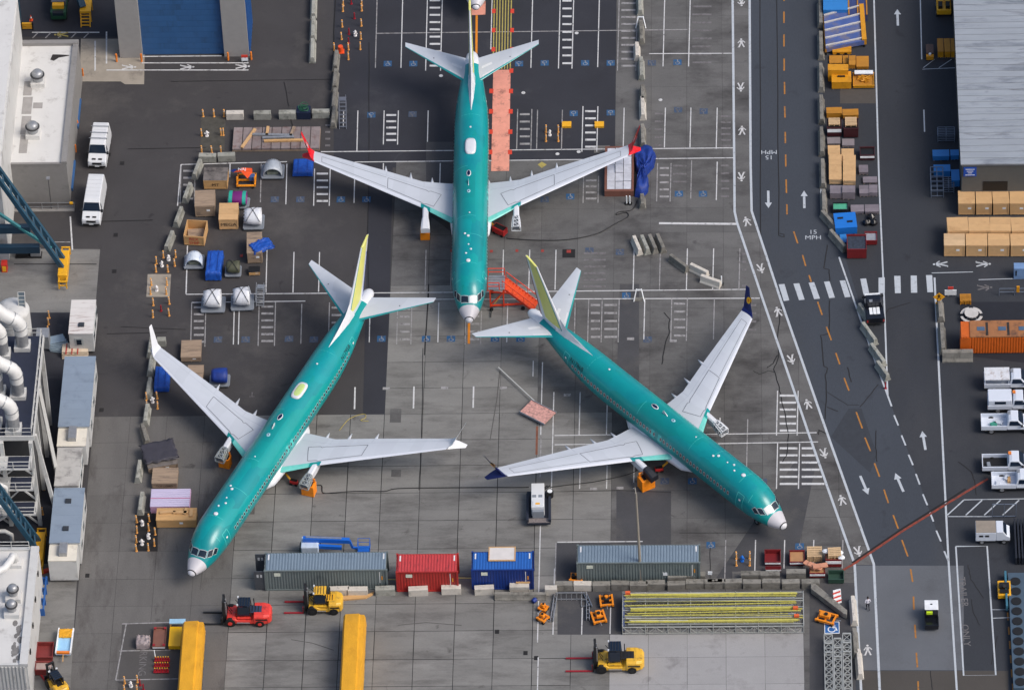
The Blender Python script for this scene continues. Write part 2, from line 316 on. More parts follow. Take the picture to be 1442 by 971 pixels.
# figures painted on the ground
def mark(polys, px, py, rz, mat, parent, sc=1, z=ZM, name='painted_symbol', mats=None):
    x, y = g(px, py); b = MB(); co, si = math.cos(rz)*sc, math.sin(rz)*sc
    for p in polys: b.flat([(x+u*co-v*si, y+u*si+v*co) for u, v in p], z)
    return b.build(name, mat, parent)
def disc(cx, cy, r, n=10): return [(cx+r*math.cos(2*PI*i/n), cy+r*math.sin(2*PI*i/n)) for i in range(n)]
def stroke(a, b, wd):
    a, b = Vector(a), Vector(b); d = (b-a).normalized(); n = Vector((-d.y,d.x))*wd/2
    return [tuple(a+n), tuple(a-n), tuple(b-n), tuple(b+n)]
WALK = [disc(-.02,.88,.15), [(-.2,.66),(.2,.66),(.16,.05),(-.16,.05)], stroke((-.08,.1),(-.34,-.72),.2), stroke((.08,.1),(.36,-.68),.2), stroke((-.18,.6),(-.46,.12),.14), stroke((.18,.6),(.5,.22),.14), stroke((-.34,-.68),(-.5,-.68),.12)]
CHAIR = [disc(.02,.62,.13,8), stroke((.02,.5),(.06,-.02),.14), stroke((.04,.2),(.36,.2),.1), stroke((.06,.0),(.36,-.02),.14), stroke((.36,.02),(.5,-.42),.13)] + \
        [stroke((-.02+.36*math.cos(t), -.25+.36*math.sin(t)), (-.02+.36*math.cos(t+.5), -.25+.36*math.sin(t+.5)), .11) for t in [1.9+.48*k for k in range(9)]]
def access(px, py, rot=0, faded=False):
    q = g(px, py); s = .44
    MB().flat([(q[0]-s,q[1]-s),(q[0]+s,q[1]-s),(q[0]+s,q[1]+s),(q[0]-s,q[1]+s)], ZM-.004).build('blue_square', pBf if faded else pBl, ground)
    mark(CHAIR, px, py, rot, pWff if faded else pWf, ground, .56, ZM, 'wheelchair_symbol')
for px, py, f in ((546,90,0),(582,90,0),(731,90,0),(767,89,0),(523,162,0),(581,161,1),(824,89,0),(860,89,0),(918,89,1),(954,88,0),(808,160,0),(860,159,0),(955,155,1),(991,157,1),(387,281,1),(423,281,1),(480,281,0),(516,281,0),(767,281,1),(803,277,0),(956,273,0),(990,273,0),
                  (307,478,1),(346,478,1),(407,477,1),(442,478,1),(537,477,0),(600,477,0),(635,477,0),(697,477,0),(733,477,0),(882,416,0),(936,677,1),(975,677,0),(1074,678,1),(1001,767,0),(1126,769,0),(830,353,1),(873,355,1),(912,478,1),(985,577,1)):
    access(px, py, random.choice((0,PI)) if py < 200 else 0, f)
for px, py in ((669,354),(728,353),(764,353),(692,354),(636,353),(340,360)): line([(px-2,py),(px+2,py)], .4, pR, name='red_square')
sheet('dark_square', mTar, [(792,351),(810,351),(810,363),(792,363)], ZM, ground); line([(798,354),(804,354)], .45, pR, name='red_square', z=ZM+.004)
for px, py in ((544,547),(626,546),(709,546),(799,556),(836,688),(873,687),(948,480),(888,477)): line([(px-5,py),(px+5,py)], .38, pWf, name='bay_number_plate')
for px, py, t in ((462,521,'N'),(405,559,'H'),(312,572,'I'),(355,555,'T')): ground_text(t, 1.0, px, py, PI, pWff, ground, ZM)
# walkway
for pts in ([(1031.5,-20),(1034,230),(1034.5,298),(1038,314),(1077,430),(1142,620),(1203.5,794),(1212.6,971),(1214,1010)], [(1055.5,-20),(1057,230),(1058.4,297),(1100,424),(1168.4,620),(1230.5,794),(1238.8,971),(1240,1010)]):
    line(pts, .25, pWr, road, 'walkway_line', .03)
for i, (px, py) in enumerate(((1044,2),(1044,62),(1043,122),(1045,185),(1044,248),(1052,313),(1071,377),(1096,440),(1114,505),(1138,570),(1160,637),(1186,705),(1208,775),(1222,916))):
    mark(WALK, px, py, (0 if i % 2 else PI)+(0 if py < 300 or py > 800 else .2), pW, road, .82, .03, 'pedestrian_symbol')
for px, py, rz in ((1326,372,PI/2),(1383,372,-PI/2),(1385,405,-PI/2)): mark(WALK, px, py, rz, pWr if py < 400 else pWff, road, .9, .03, 'pedestrian_symbol')
for px, py in ((180,95),(262,95),(340,94)): mark(WALK, px, py, -PI/2, pW, ground, .9, .03, 'pedestrian_symbol')
mark(WALK, 88, 49, PI/2, pY, ground, .9, .03, 'pedestrian_symbol')
for pts in ([(200,89),(350,89)], [(150,99),(350,99)], [(150,45),(150,90)], [(134,58),(134,100)], [(200,80),(312,79)], [(45,46),(140,46)]): line(pts, .16, pW)
for i in range(5): line([(46+i*18,54),(54+i*18,46)], .14, pWf)
line([(99,305),(102,352)], .16, pW); line([(60,341),(99,341)], .12, pWf)
# centre line, edge lines, dashes
cen = [((1104,-8),(1104,2)),((1104,17),(1104,33)),((1104,49),(1104,66)),((1104.3,83),(1104.3,100)),((1104.7,116),(1105,133)),((1105,150),(1105.5,166)),((1105.8,186),(1106,202)),((1106.3,218),(1106.6,235)),((1107,253),(1107.5,272)),((1108,288),(1108.3,302)),((1117.7,326),(1123.4,343)),((1130,359),(1134.6,374.6)),((1139.3,387.6),(1142.4,397)),((1151.4,425),(1157.7,443.5)),((1163.8,460),(1170.6,479)),((1177,497),(1182.6,513)),((1188.7,532),(1195.5,550)),((1205.7,580),(1214.3,603)),((1218,616),(1225.8,635)),((1231.4,652),(1238.6,671)),((1244.8,689),(1251,708)),((1257.8,725),(1264.8,744)),((1270,760),(1278.4,783)),((1282.3,801),(1285.2,819)),((1286.4,839.5),(1287,858)),((1288.3,879),(1289.5,898)),((1290.4,918.5),(1291.9,939)),((1292.8,958.5),(1293.4,978))]
for a, b in cen: line([a,b], .16, pO, road, 'centre_dash', .03)
for i in range(7):
    y = 842+i*20; line([(1417.5+i*1.4,y),(1418.3+i*1.4,y+11)], .16, pO, road, 'yellow_dash', .03)
for pts, wd in (([(1230.5,-10),(1237.7,250),(1245.4,430),(1250,556)],.17), ([(1181.5,362),(1205,430),(1230.7,504),(1255.6,572)],.18), ([(1316,391),(1323.6,550),(1333.7,750),(1335.6,788),(1348,980)],.2), ([(1296,0),(1298,84)],.12), ([(1301,155),(1302,186)],.14), ([(1346,769),(1390,768.6),(1402.3,950),(1357,950.6),(1346,769)],.16),
                ([(1156,243),(1157,300),(1163,306)],.2), ([(1312,384.5),(1370,383)],.1), ([(1378,394),(1442,392)],.1), ([(1335,727),(1402,727)],.1), ([(1357,703.5),(1445,702)],.1), ([(1299,98),(1345,96)],.08), ([(1396,858),(1427,858)],.08), ([(1396,870),(1427,869)],.08), ([(1300,96),(1316,84)],.08), ([(1322,96),(1340,84)],.08)):
    line(pts, wd, pWr, road, 'edge_line', .03)
for a, b in (((1259,584.6),(1265,599)),((1269.5,612.8),(1275.3,627)),((1279.4,640),(1285.6,654.6)),((1289.7,667),(1295.2,682)),((1299.5,695.6),(1305.9,711)),((1309.3,721),(1314.5,734)),((1318.5,746.7),(1325,762)),((1329.7,775.7),(1335.6,790))): line([a,b], .17, pWr, road, 'lane_dash', .03)
for i in range(4): line([(1334+i*26,725),(1357+i*26,704)], .14, pWr, road, 'hatch_line', .03)
zx = lambda p, a, b, s: (a+p[0]/s, b+p[1]/s)
for q in (((177,828),(217,825),(250,937),(212,942)),((278,823),(318,820),(355,932),(316,936)),((382,817),(420,813),(460,925),(420,929)),((487,810),(525,807),(562,918),(523,922)),((594,803),(632,800),(669,913),(630,917)),((735,790),(775,787),(797,892),(757,896)),((860,782),(903,780),(903,888),(860,888))):
    sheet('crossing_stripe', pWr, [zx(p,1060,230,4.855) for p in q], .031, road)
for q in (((190,770),(233,770),(236,888),(196,888)),((303,768),(345,768),(348,885),(305,885)),((408,765),(450,765),(457,882),(417,882))): sheet('crossing_stripe', pWr, [zx(p,1220,230,4.856) for p in q], .031, road)
ARR = [[(-.13,-1.35),(.13,-1.35),(.13,.5),(-.13,.5)], [(-.38,.5),(.38,.5),(0,1.35)]]
for px, py, rz, s in ((1082,281,PI,1),(1132.5,281,0,1),(1264,25,0,1),(1217,683,PI+.28,1.02),(1266.5,679,.28,1.02),(1301,620,.1,1)): mark(ARR, px, py, rz, pWr, road, s, .03, 'lane_arrow')
ground_text('15\nMPH', .88, 1145, 331, 0, pWr, road, .03); ground_text('15\nMPH', .88, 1083, 218, PI, pWr, road, .03)
ground_text('TRAILER', 1.0, 1356, 833, -PI/2+.06, pWff, road, .03, 1.1); ground_text('ONLY', 1.0, 1360, 894, -PI/2+.06, pWff, road, .03, 1.1)
ground_text('PARKING', 1.1, 201, 927, -PI/2, pWff, ground, .03)
line([(1168,814),(1205,792),(1270,748),(1340,705),(1391,674)], .26, pOR, road, 'painted_stripe', .033)
line([(1200,792),(1270,744.5),(1340,701),(1360,688)], .22, mTar, road, 'tar_seam', .0325)
# sealed cracks
TAR = [[(1070,0),(1071,330)],[(1094,0),(1097,332),(1104,334),(1104,330),(1098,329)],[(1168,423),(1168,470),(1156,472),(1160,515),(1166,519),(1162,528),(1164,550),(1162,590)],[(1165,552),(1193,570),(1210,570)],[(1193,517),(1199,538)],[(1165,573),(1180,579)],[(1211,573),(1237,541)],[(1234,606),(1233,630),(1235,650)],[(1230,460),(1252,435),(1282,426)],
       [(1101,430),(1095,470),(1097,500),(1090,520),(1097,545),(1100,560),(1107,590),(1110,612),(1108,640),(1102,650)],[(1060,522),(1070,527),(1082,522),(1091,524)],[(1095,500),(1088,512),(1080,518)],[(935,440),(943,450),(942,470),(936,485),(932,513)],[(1363,795),(1367,815),(1385,842)],[(1368,843),(1370,862),(1380,880)],[(1404,895),(1396,935)],[(1310,944),(1313,971)],[(1166,612),(1153,605),(1152,612)],[(1165,345),(1160,378),(1168,380),(1168,397)],[(1350,650),(1368,664),(1373,680),(1375,697)],
       [(520,60),(519,250)],[(519,250),(518,330),(521,470)],[(604,400),(598,500)],[(596,490),(594,600),(590,690)],[(790,692),(870,690),(945,693)],[(957,750),(1068,750)],[(472,0),(468,110)],[(240,115),(470,112)],[(400,116),(407,150)],[(405,156),(413,180)],[(180,210),(290,208)],[(140,312),(215,310)],[(20,372),(136,372)],[(170,460),(262,464)],[(150,470),(235,468)],[(1000,770),(1000,815)]]
for t in TAR:
    P = []
    for i in range(len(t)-1):
        n = 5
        for k in range(n): P.append((t[i][0]+(t[i+1][0]-t[i][0])*k/n+random.uniform(-.7,.7), t[i][1]+(t[i+1][1]-t[i][1])*k/n))
    P.append(t[-1]); line(P, random.uniform(.07,.13), mTar, road if t[0][0] > 1056 else ground, 'tar_seam', .0255)
for px, py in ((153,218),(172,230),(161,382),(163,331),(143,577),(123,810),(755,926),(700,889),(740,919)): line([(px-3,py),(px+3,py)], .55, mTar, ground, 'drain_grate', .026)
for px, py in ((621,107),(737,131),(812,47),(930,141),(815,214),(785,217)): mark([disc(0,0,.22)], px, py, 0, pW, ground, 1, .03, 'painted_dot')
sheet('painted_diamond', pY, [(757,232),(763,228),(770,232),(763,237)], .03, ground)
# lead-in lines, striped lane and salmon cover plates
for pts in ([(660.5,455),(660.2,484)], [(671.3,22),(670.8,76)]): line(pts, .24, pOl, ground, 'lead_in_line', .03)
for i in range(7): line([(696.5+i*4,-20),(694.5+i*4,98)], .13, pY, ground, 'yellow_stripe', .03)
trench = sheet('cover_plate_strip', pSal, [(694.5,99),(719,98.5),(717,239),(691.5,241)], .02)
for i in range(5):
    y0 = 99+i*28.6; y1 = y0+27.8
    a = [g(694.7-i*.55,y0), g(718.8-i*.4,y0-.4), g(718.5-i*.4,y1-.4), g(694.2-i*.55,y1)]
    MB().prism(a, .018, .032).build('cover_plate', pSal, trench)
    for sx in (692.5-i*.5, 720-i*.45):
        q = g(sx, y0+1); MB().box(q[0]-.22, q[0]+.22, q[1]-.35, q[1]+.35, .018, .036).build('red_tab', M('tab_red',(205,62,40),.7), trench)
for y in (16,43,70):
    for sx in (695.5,721.5):
        q = g(sx-(y/100), y); MB().box(q[0]-.2, q[0]+.2, q[1]-.35, q[1]+.35, .018, .036).build('red_tab', M('tab_red',(205,62,40),.7), trench)
sheet('salmon_pad', pSal, [(663,3),(684,2),(683.5,21),(664,22)], .028, ground)
sheet('rust_streak', M('rust_stain',(120,76,58),.9,world=True,var=.3), [(755,600),(758,600),(757,640),(754,640)], .0235, ground)

for pts in ([(690,620),(700,560),(704,520)], [(410,900),(440,905),(470,915)], [(560,880),(600,876),(650,880)], [(300,700),(290,760),(282,830)]):
    P = [g(*p) for p in pts]; Q = []
    for i in range(len(P)-1):
        for k in range(6): u = k/6; Q.append((P[i][0]+(P[i+1][0]-P[i][0])*u, P[i][1]+(P[i+1][1]-P[i][1])*u))
    MB().strip(Q+[P[-1]], .1, .0245).build('tyre_mark', M('tyre_mark_pale',(118,116,114),.9,var=.15,world=True) if pts[0][0] > 980 else M('tyre_mark',(84,82,80),.9,var=.15,world=True), ground)

rq = random.Random(31)
for k in range(9):      # repaired squares in the paving
    px, py = rq.uniform(220,1080), rq.uniform(30,960)
    if 553 > px and py < 590: continue
    q = g(px, py); a, b = rq.uniform(.4,1.1), rq.uniform(.4,1.2)
    MB().flat([(q[0]-a,q[1]-b),(q[0]+a,q[1]-b+rq.uniform(-.1,.1)),(q[0]+a,q[1]+b),(q[0]-a,q[1]+b)], .0206+k*.00005).build('repair_patch', rq.choice((mCon2, mConD)), ground)
# ================================================================== airliners
mTq = M('primer_turquoise', (2,140,141), .28, bands=.1, var=.07, scale=.35, dirt=(0,128,136), damt=.3, dscale=.25, coat=.12)
mTqL = M('primer_light', (70,185,178), .3, var=.05)
mWh = M('aircraft_white', (212,214,218), .3, var=.03, coat=.2)
mWing = M('wing_grey', (190,195,202), .35, bands=.035, var=.035, scale=.5, stretch=(1,.3,1))
mSlat = M('slat_white', (208,212,220), .28, var=.03)
mYel = M('primer_yellow_green', (214,212,120), .4, var=.05, scale=.4, dirt=(196,200,100), damt=.3)
mBlk = M('black_rubber', (18,18,20), .6, var=.1)
mSeam = M('panel_seam', (92,96,104), .6)
mPane = M('dark_glass', (30,42,55), .08, var=.05)
mPaneC = M('covered_pane', (222,224,222), .4, var=.04)
mFrame = M('pane_frame', (190,196,196), .35, metal=.3)
mNose = M('radome_white', (192,190,194), .38, var=.03)
mTyre = M('tyre', (20,20,21), .8); mHub = M('wheel_hub', (170,172,175), .35, metal=.6)
mGearL = M('gear_grey', (175,178,182), .4, metal=.3)
mOrg = M('ballast_orange', (244,140,22), .5, var=.08, dirt=(190,95,20), damt=.2, dscale=2)
PROF = [(0,.02,2.44,2.40),(.06,.2,2.61,2.24),(.2,.38,2.76,2.07),(.5,.56,2.92,1.95),(1.0,.82,3.16,1.78),(1.55,1.06,3.42,1.64),(2.0,1.24,3.78,1.54),(2.6,1.45,4.32,1.44),(3.2,1.6,4.7,1.37),(4.2,1.76,5.08,1.31),(5.5,1.87,5.3,1.28),(7,1.88,5.35,1.28),
        (10,1.88,5.35,1.28),(14,1.88,5.35,1.28),(18,1.88,5.35,1.28),(22,1.88,5.35,1.28),(26,1.88,5.35,1.3),(28,1.86,5.36,1.48),(29.5,1.81,5.37,1.78),(31,1.71,5.37,2.15),(33,1.47,5.36,2.75),(35,1.2,5.33,3.4),(36.8,.93,5.28,3.86),(38,.74,5.2,4.12),(38.7,.58,5.1,4.28),(39.05,.36,4.95,4.42),(39.15,.12,4.8,4.55)]
def make_airliner(label, loc, rz, opt):
    dn, dt = opt.get('dn', 0), opt.get('dt', 0)
    prof = [(x-dn if x < 12 else x+dt if x > 24 else x, a, b, c) for x, a, b, c in PROF]
    def at(x):
        for i in range(len(prof)-1):
            if prof[i][0] <= x <= prof[i+1][0]:
                t = (x-prof[i][0])/(prof[i+1][0]-prof[i][0]); return [prof[i][k]+(prof[i+1][k]-prof[i][k])*t for k in (1,2,3)]
        return prof[-1][1:]
    def sp(x, th, off=0):
        hw, zt, zb = at(x); zc, hh = (zt+zb)/2, (zt-zb)/2
        return (x, (hw+off)*math.sin(th), zc+(hh+off)*math.cos(th))
    def tx(x): return x-dn if x < 12 else x+dt if x > 24 else x
    t = thing('airliner', label, 'airplane', loc, rz)
    def fus(x0, x1, name, mat, extra=()):
        xs = sorted(set([x0,x1]+[p[0] for p in prof if x0 < p[0] < x1]+[x for x in extra])); n = 40
        return MB().loft([[sp(x, 2*PI*k/n) for k in range(n)] for x in xs]).build(name, mat, t, smooth=2)
    fine = [tx(v) for v in (1.75,2.3,2.9,3.6,4.8,6.2)]
    body = fus(tx(1.55), tx(36.8), 'fuselage', mTq, fine)
    rd = fus(tx(.3), tx(1.549), 'radome', mNose, [tx(.75), tx(1.27)])
    fus(tx(0), tx(.3), 'nose_cap', M('nose_cap_white',(206,206,210),.3))
    MB().loft([[sp(tx(x), 2*PI*k/40, .012) for k in range(40)] for x in (.26,.36)], caps=False).build('nose_ring', mBlk, t, smooth=True)
    fus(tx(36.801), tx(39.15), 'tail_cone', mWh)
    def patch(x0, x1, a0, a1, off, n=4):
        V = []; 
        for i in range(n+1):
            for j in range(n+1):
                u, v = i/n, j/n
                V.append(sp(tx(x0(v) + (x1(v)-x0(v))*u), R(a0(u)+(a1(u)-a0(u))*v), off))
        return V, [(i*(n+1)+j, i*(n+1)+j+1, (i+1)*(n+1)+j+1, (i+1)*(n+1)+j) for i in range(n) for j in range(n)]
    c = lambda k: (lambda *_: k)
    lr = lambda a, b: (lambda q: a+(b-a)*q)
    # cockpit panes: front pair, then two on each side
    for s in (1,-1):
        for x0, x1, a0, a1, key in ((lr(1.7,1.86),lr(2.2,2.36),lr(3,3),lr(41,35),'front'), (lr(1.98,2.4),lr(2.46,2.9),lr(48,41),lr(64,54),'side'), (lr(2.5,2.95),lr(3.05,3.32),lr(67,57),lr(77,67),'side')):
            aa0 = (lambda f: (lambda q: s*f(q)))(a0); aa1 = (lambda f: (lambda q: s*f(q)))(a1)
            g0 = (lambda f: (lambda q: f(q)-.06))(x0); g1 = (lambda f: (lambda q: f(q)+.06))(x1)
            b0 = (lambda f: (lambda q: s*(f(q)-2.0)))(a0); b1 = (lambda f: (lambda q: s*(f(q)+2.4)))(a1)
            fr = MB().add(*patch(g0, g1, b0, b1, .012)).build('pane_frame', mFrame, t)
            cov = key == 'front' and s in opt.get('covered', ())
            MB().add(*patch(x0, x1, aa0, aa1, .022)).build('cockpit_pane', mPaneC if cov else mPane, fr)
    # cabin windows (a few pixels each): one row per side
    wx = [x for x in [6.6-dn+.508*k for k in range(int((24.6+dn+dt)/.508))]]
    for s in (1,-1):
        b = MB()
        for x in wx:
            if abs(x-17.1) < .2: continue
            for dx, dz, off, mi in ((.16,6.6,.012,0),(.1,4.6,.02,1)):
                V = [sp(x+u*dx, R(s*(78+v*dz)), off) for u, v in ((-1,-.7),(-.7,-1),(.7,-1),(1,-.7),(1,.7),(.7,1),(-.7,1),(-1,.7))]
                b.add(V, [tuple(range(8))], mi)
        stuff(b.build('window_row', [M('window_frame',(150,190,188),.35) if not opt.get('pinkwin') else M('window_frame_pale',(168,178,176),.35), M('window_glass',(40,40,48),.15) if not opt.get('pinkwin') else M('window_film',(120,92,90),.3)], t))
        # doors: thin bright outlines
        for x0, x1 in ((4.55,5.4),(31.3,32.05)):
            d = MB()
            for pa, pb_ in (((x0,52),(x1,52)),((x1,52),(x1,112)),((x1,112),(x0,112)),((x0,112),(x0,52))):
                n = 8; wq = .035
                for k in range(n):
                    q0 = (pa[0]+(pb_[0]-pa[0])*k/n, pa[1]+(pb_[1]-pa[1])*k/n); q1 = (pa[0]+(pb_[0]-pa[0])*(k+1)/n, pa[1]+(pb_[1]-pa[1])*(k+1)/n)
                    ang = wq/1.88*180/PI if pa[0] != pb_[0] else 0; dx = 0 if pa[0] != pb_[0] else wq
                    d.add([sp(tx(q0[0])-dx, R(s*(q0[1]-ang)), .014), sp(tx(q1[0])-dx, R(s*(q1[1]-ang)), .014), sp(tx(q1[0])+dx, R(s*(q1[1]+ang)), .014), sp(tx(q0[0])+dx, R(s*(q0[1]+ang)), .014)], [(0,1,2,3)])
            dr = d.build('door', mTqL, t)
            MB().add(*patch(c(x0-.05), c(x1+.05), c(s*113.5), c(s*117), .02)).build('door_sill', mFrame, dr)
            MB().add(*patch(c(x0+.28), c(x0+.52), c(s*69), c(s*75), .02)).build('door_window', mPaneC, dr)
        for x0 in (16.9,17.95):
            MB().add(*patch(c(x0-.2), c(x0+.28), c(s*66), c(s*92), .013)).build('exit_hatch', mTqL, t)
    # skin joints
    for x, a, b_ in ((5.9,-28,28),(3.9,-60,-30),(3.9,30,60),(13.0,-20,46),(20.6,8,60),(28.6,-30,44),(10.2,-46,10)):
        MB().add(*patch(c(x), c(x+.045), c(a), c(b_), .006, 6)).build('skin_joint', mTqL, t)
    # crown fittings
    def dome(x, y, rx, ry, h, mat, name, sq=1):
        z = at(tx(x))[1]; n = 14 if sq == 1 else 28; b = MB(); pw = lambda v: math.copysign(abs(v)**sq, v)
        rings = [[(tx(x)+rx*pw(math.cos(2*PI*k/n))*q, y+ry*pw(math.sin(2*PI*k/n))*q, z-.14*0-(y*y)*.27+hh) for k in range(n)] for q, hh in ((1,-.05),(.96,h*.5),(.75,h*.85),(.35,h))]
        return b.loft(rings).build(name, mat, t, smooth=True)
    for x, y, r_, h in ((6.2,.05,.24,.08),(7.3,.3,.12,.05),(7.9,-.2,.13,.05),(8.6,.05,.1,.05),(9.9,.1,.16,.06),(10.3,.45,.13,.05),(13.4,0,.09,.05),(26.6,.05,.12,.06)): dome(x, y, r_, r_, h, mWh, 'antenna')
    o = dome(19.45, .15, .5, .26, .04, mWh, 'beacon_plate'); dome(19.45, .15, .42, .18, .09, M('beacon_dark',(12,22,60),.2), 'beacon_lamp')
    z = at(17.9)[1]; MB().hexa([(17.5,.1,z-.05),(18.3,.14,z-.05),(18.3,.18,z-.05),(17.5,.18,z-.05),(18.0,.13,z+.32),(18.25,.135,z+.32),(18.25,.145,z+.32),(18.0,.145,z+.32)]).build('blade_antenna', mWh, t)
    dome(16.7, .12, .26, .2, .03, M('port_ring',(150,190,200),.3), 'vent_port'); dome(16.7, .12, .1, .08, .05, M('vent_dark',(30,30,80),.3), 'vent_hole')
    if opt.get('satcom'):
        dome(23.6, 0, 1.25, .6, .16, mWh, 'antenna_radome', .62)
        if opt['satcom'] == 2: dome(23.6, 0, 1.08, .46, .2, M('primer_pale_green',(186,208,130),.4), 'radome_panel', .7)
    # wings
    LE = [(0,13.4),(1.9,14.9),(5.15,17.1),(16.78,23.3)]; TE = [(0,21.05),(5,21.1),(9.08,22.5),(16.78,24.96)]
    ip = lambda T, y: next((T[i][1]+(T[i+1][1]-T[i][1])*(y-T[i][0])/(T[i+1][0]-T[i][0]) for i in range(len(T)-1) if y <= T[i+1][0]+1e-6), T[-1][1])
    zc = lambda y: 2.2+max(0,y-1.0)*.102
    def ws(y, u, s, up=True, off=0):
        a, b_ = ip(LE,y), ip(TE,y); ch = b_-a; tk = ch*(.125-.002*y)
        q = math.sqrt(max(u,0))*(1-u)*1.55+.02*(1-u)
        z = zc(y)+tk*q*(.62 if up else -.42)+.06*ch*u*(1-u)+off
        return (a+ch*u, s*y, z)
    YS = [.6,1.9,3.4,5.15,7.1,9.08,11.5,14,16.78]
    U1 = [.115,.2,.32,.46,.6,.75,.9,1.0]; U0 = [.0,.012,.04,.08,.112]
    for s in (1,-1):
        def section(U, ys, name, mat):
            rings = []
            for y in ys: rings.append([ws(y,u,s) for u in U]+[ws(y,u,s,False) for u in U[::-1]])
            return MB().loft(rings).build(name, mat, t, smooth=2)
        wing = section(U1, YS, 'wing', mWing)
        section(U0, [y for y in YS if y <= 3.4]+[4.3], 'krueger_flap', M('flap_mint',(110,196,186),.3))
        section(U0, [5.3,7.1,9.08,11.5,14,16.7], 'slat', mSlat)
        section(U0, [4.32,4.8,5.28], 'leading_edge_bay', mTq)
        def wl(pts, wd=.055, name='panel_seam', mat=mSeam):
            b = MB()
            for (y0,u0),(y1,u1) in zip(pts, pts[1:]):
                n = 10
                for k in range(n):
                    A = Vector(ws(y0+(y1-y0)*k/n, u0+(u1-u0)*k/n, s, True, .012)); B = Vector(ws(y0+(y1-y0)*(k+1)/n, u0+(u1-u0)*(k+1)/n, s, True, .012))
                    d = (B-A); nn = Vector((-d.y,d.x,0)).normalized()*wd/2; b.add([A+nn,A-nn,B-nn,B+nn], [(0,1,2,3)])
            return b.build(name, mat, wing)
        wl([(3.15,.61),(4.3,.655),(4.5,.62),(4.8,.665),(8.83,.66)]); wl([(8.83,.66),(8.86,.18)]); wl([(8.86,.18),(5.3,.15),(5.0,.125),(4.7,.17),(3.95,.18)]); wl([(3.95,.18),(3.15,.61)])
        if opt.get('outer_seam', True):
            wl([(9.0,.66),(15.9,.66),(15.9,.22),(9.0,.2)], .04)
        wl([(2.0,.8),(5.0,.78),(9.0,.76),(16.5,.76)], .025, mat=M('faint_seam',(165,172,184),.5)); 
        for y in (5.0,9.0,12.6): wl([(y,.77),(y,.99)], .025, mat=M('faint_seam',(165,172,184),.5))
        # flap track fairings
        for y, ext in ((4.16,.72),(6.43,.82),(9.1,.72)):
            xe = ip(TE,y); zz = zc(y)-.2
            MB().loft([[(xe+dx, s*y+rr*math.cos(2*PI*k/8), zz+dz+rr*1.1*math.sin(2*PI*k/8)) for k in range(8)] for dx, rr, dz in ((-2.4,.05,.1),(-1.8,.2,0),(-.6,.24,-.02),(.1,.17,.06),(ext,.03,.2))]).build('flap_track_fairing', mWing, t, smooth=True)
        # split winglet: upper and lower blade
        wm, we = opt['winglet']
        zt = zc(16.78)
        def blade(st, name):
            rings = []
            for xa, xb, y, z, tk in st:
                rings.append([(xa, s*y, z), (xa+(xb-xa)*.3, s*(y+tk*.5), z+tk*.4), (xb, s*y, z), (xa+(xb-xa)*.3, s*(y-tk*.5), z-tk*.4)])
            return MB().loft(rings).build(name, wm, t)
        up = blade([(23.3,24.96,16.74,zt+.04,.2),(23.75,25.05,17.12,zt+.28,.16),(24.2,25.2,17.36,zt+.85,.11),(25.1,25.62,18.0,zt+2.3,.05)], 'winglet')
        blade([(23.35,24.9,16.8,zt-.02,.2),(23.95,25.1,17.35,zt-.28,.14),(24.95,25.45,18.05,zt-.85,.05)], 'lower_winglet')
        if we:
            q = Vector((24.62, s*17.5, zt+1.18)); ax = Vector((.25,s*.27,.6)).normalized(); bx = Vector((1,0,-.2)); bx = (bx-ax*bx.dot(ax)).normalized(); nn = ax.cross(bx)
            for sg in (1,-1):
                for rr, off, mm in we:
                    MB().add([q+nn*sg*(.075+off)+ax*rr*1.2*math.cos(2*PI*k/16)+bx*rr*math.sin(2*PI*k/16) for k in range(16)], [tuple(range(16))]).build('emblem', mm, up)
        # engine strut with its end cover (no engine fitted)
        zy = zc(4.8)
        def ring(x, w_, z0, z1): return [(x,s*4.8-w_,z0),(x,s*4.8+w_,z0),(x,s*4.8+w_,z1-.12),(x,s*4.8+w_*.6,z1),(x,s*4.8-w_*.6,z1),(x,s*4.8-w_,z1-.12)]
        py = MB().loft([ring(18.6,.2,zy-.5,zy+.05), ring(17.4,.29,zy-.75,zy+.16), ring(16.6,.31,zy-.85,zy+.05), ring(15.7,.31,zy-.85,zy-.06)]).build('engine_strut', mWh, t, smooth=2)
        cov = opt['cover'][0 if s > 0 else 1]
        if cov in (mNet, mLat):
            RG = [ring(15.75,.33,zy-.9,zy-.02), ring(15.3,.4,zy-.95,zy-.1), ring(14.85,.45,zy-.97,zy-.2), ring(14.4,.48,zy-1.0,zy-.34)]
            MB().loft([ring(15.74,.26,zy-.84,zy-.1), ring(14.5,.34,zy-.9,zy-.38)]).build('strut_core', M('core_grey',(96,102,108),.5,var=.3,scale=4), py)
            lt = MB()
            for rg in RG:
                for a_, b_ in zip(rg, rg[1:]+rg[:1]): lt.bar(a_, b_, .07)
            for i in range(6):
                for r0, r1 in zip(RG, RG[1:]): lt.bar(r0[i], r1[i], .07); lt.bar(r0[i], r1[(i+1) % 6], .05)
            lt.build('strut_lattice', cov, py)
        else: MB().loft([ring(15.75,.34,zy-.9,zy-.02), ring(15.1,.43,zy-.95,zy-.14), ring(14.35,.49,zy-1.0,zy-.36)]).build('strut_cover', cov, py)
        # main gear
        mg = MB(); mg.bar((19.6,s*2.86,.5),(19.4,s*2.9,2.1),.24); lg = mg.build('main_gear_leg', mGearL, t)
        for dy in (-.42,.42): MB().cyl((19.6,s*2.86+dy-.19,.57),(19.6,s*2.86+dy+.19,.57),.57,n=18).build('wheel', mTyre, lg, smooth=2)
        # tailplane
        a0, b0, a1, b1 = 34.5+dt, 37.9+dt, 39.2+dt, 39.92+dt
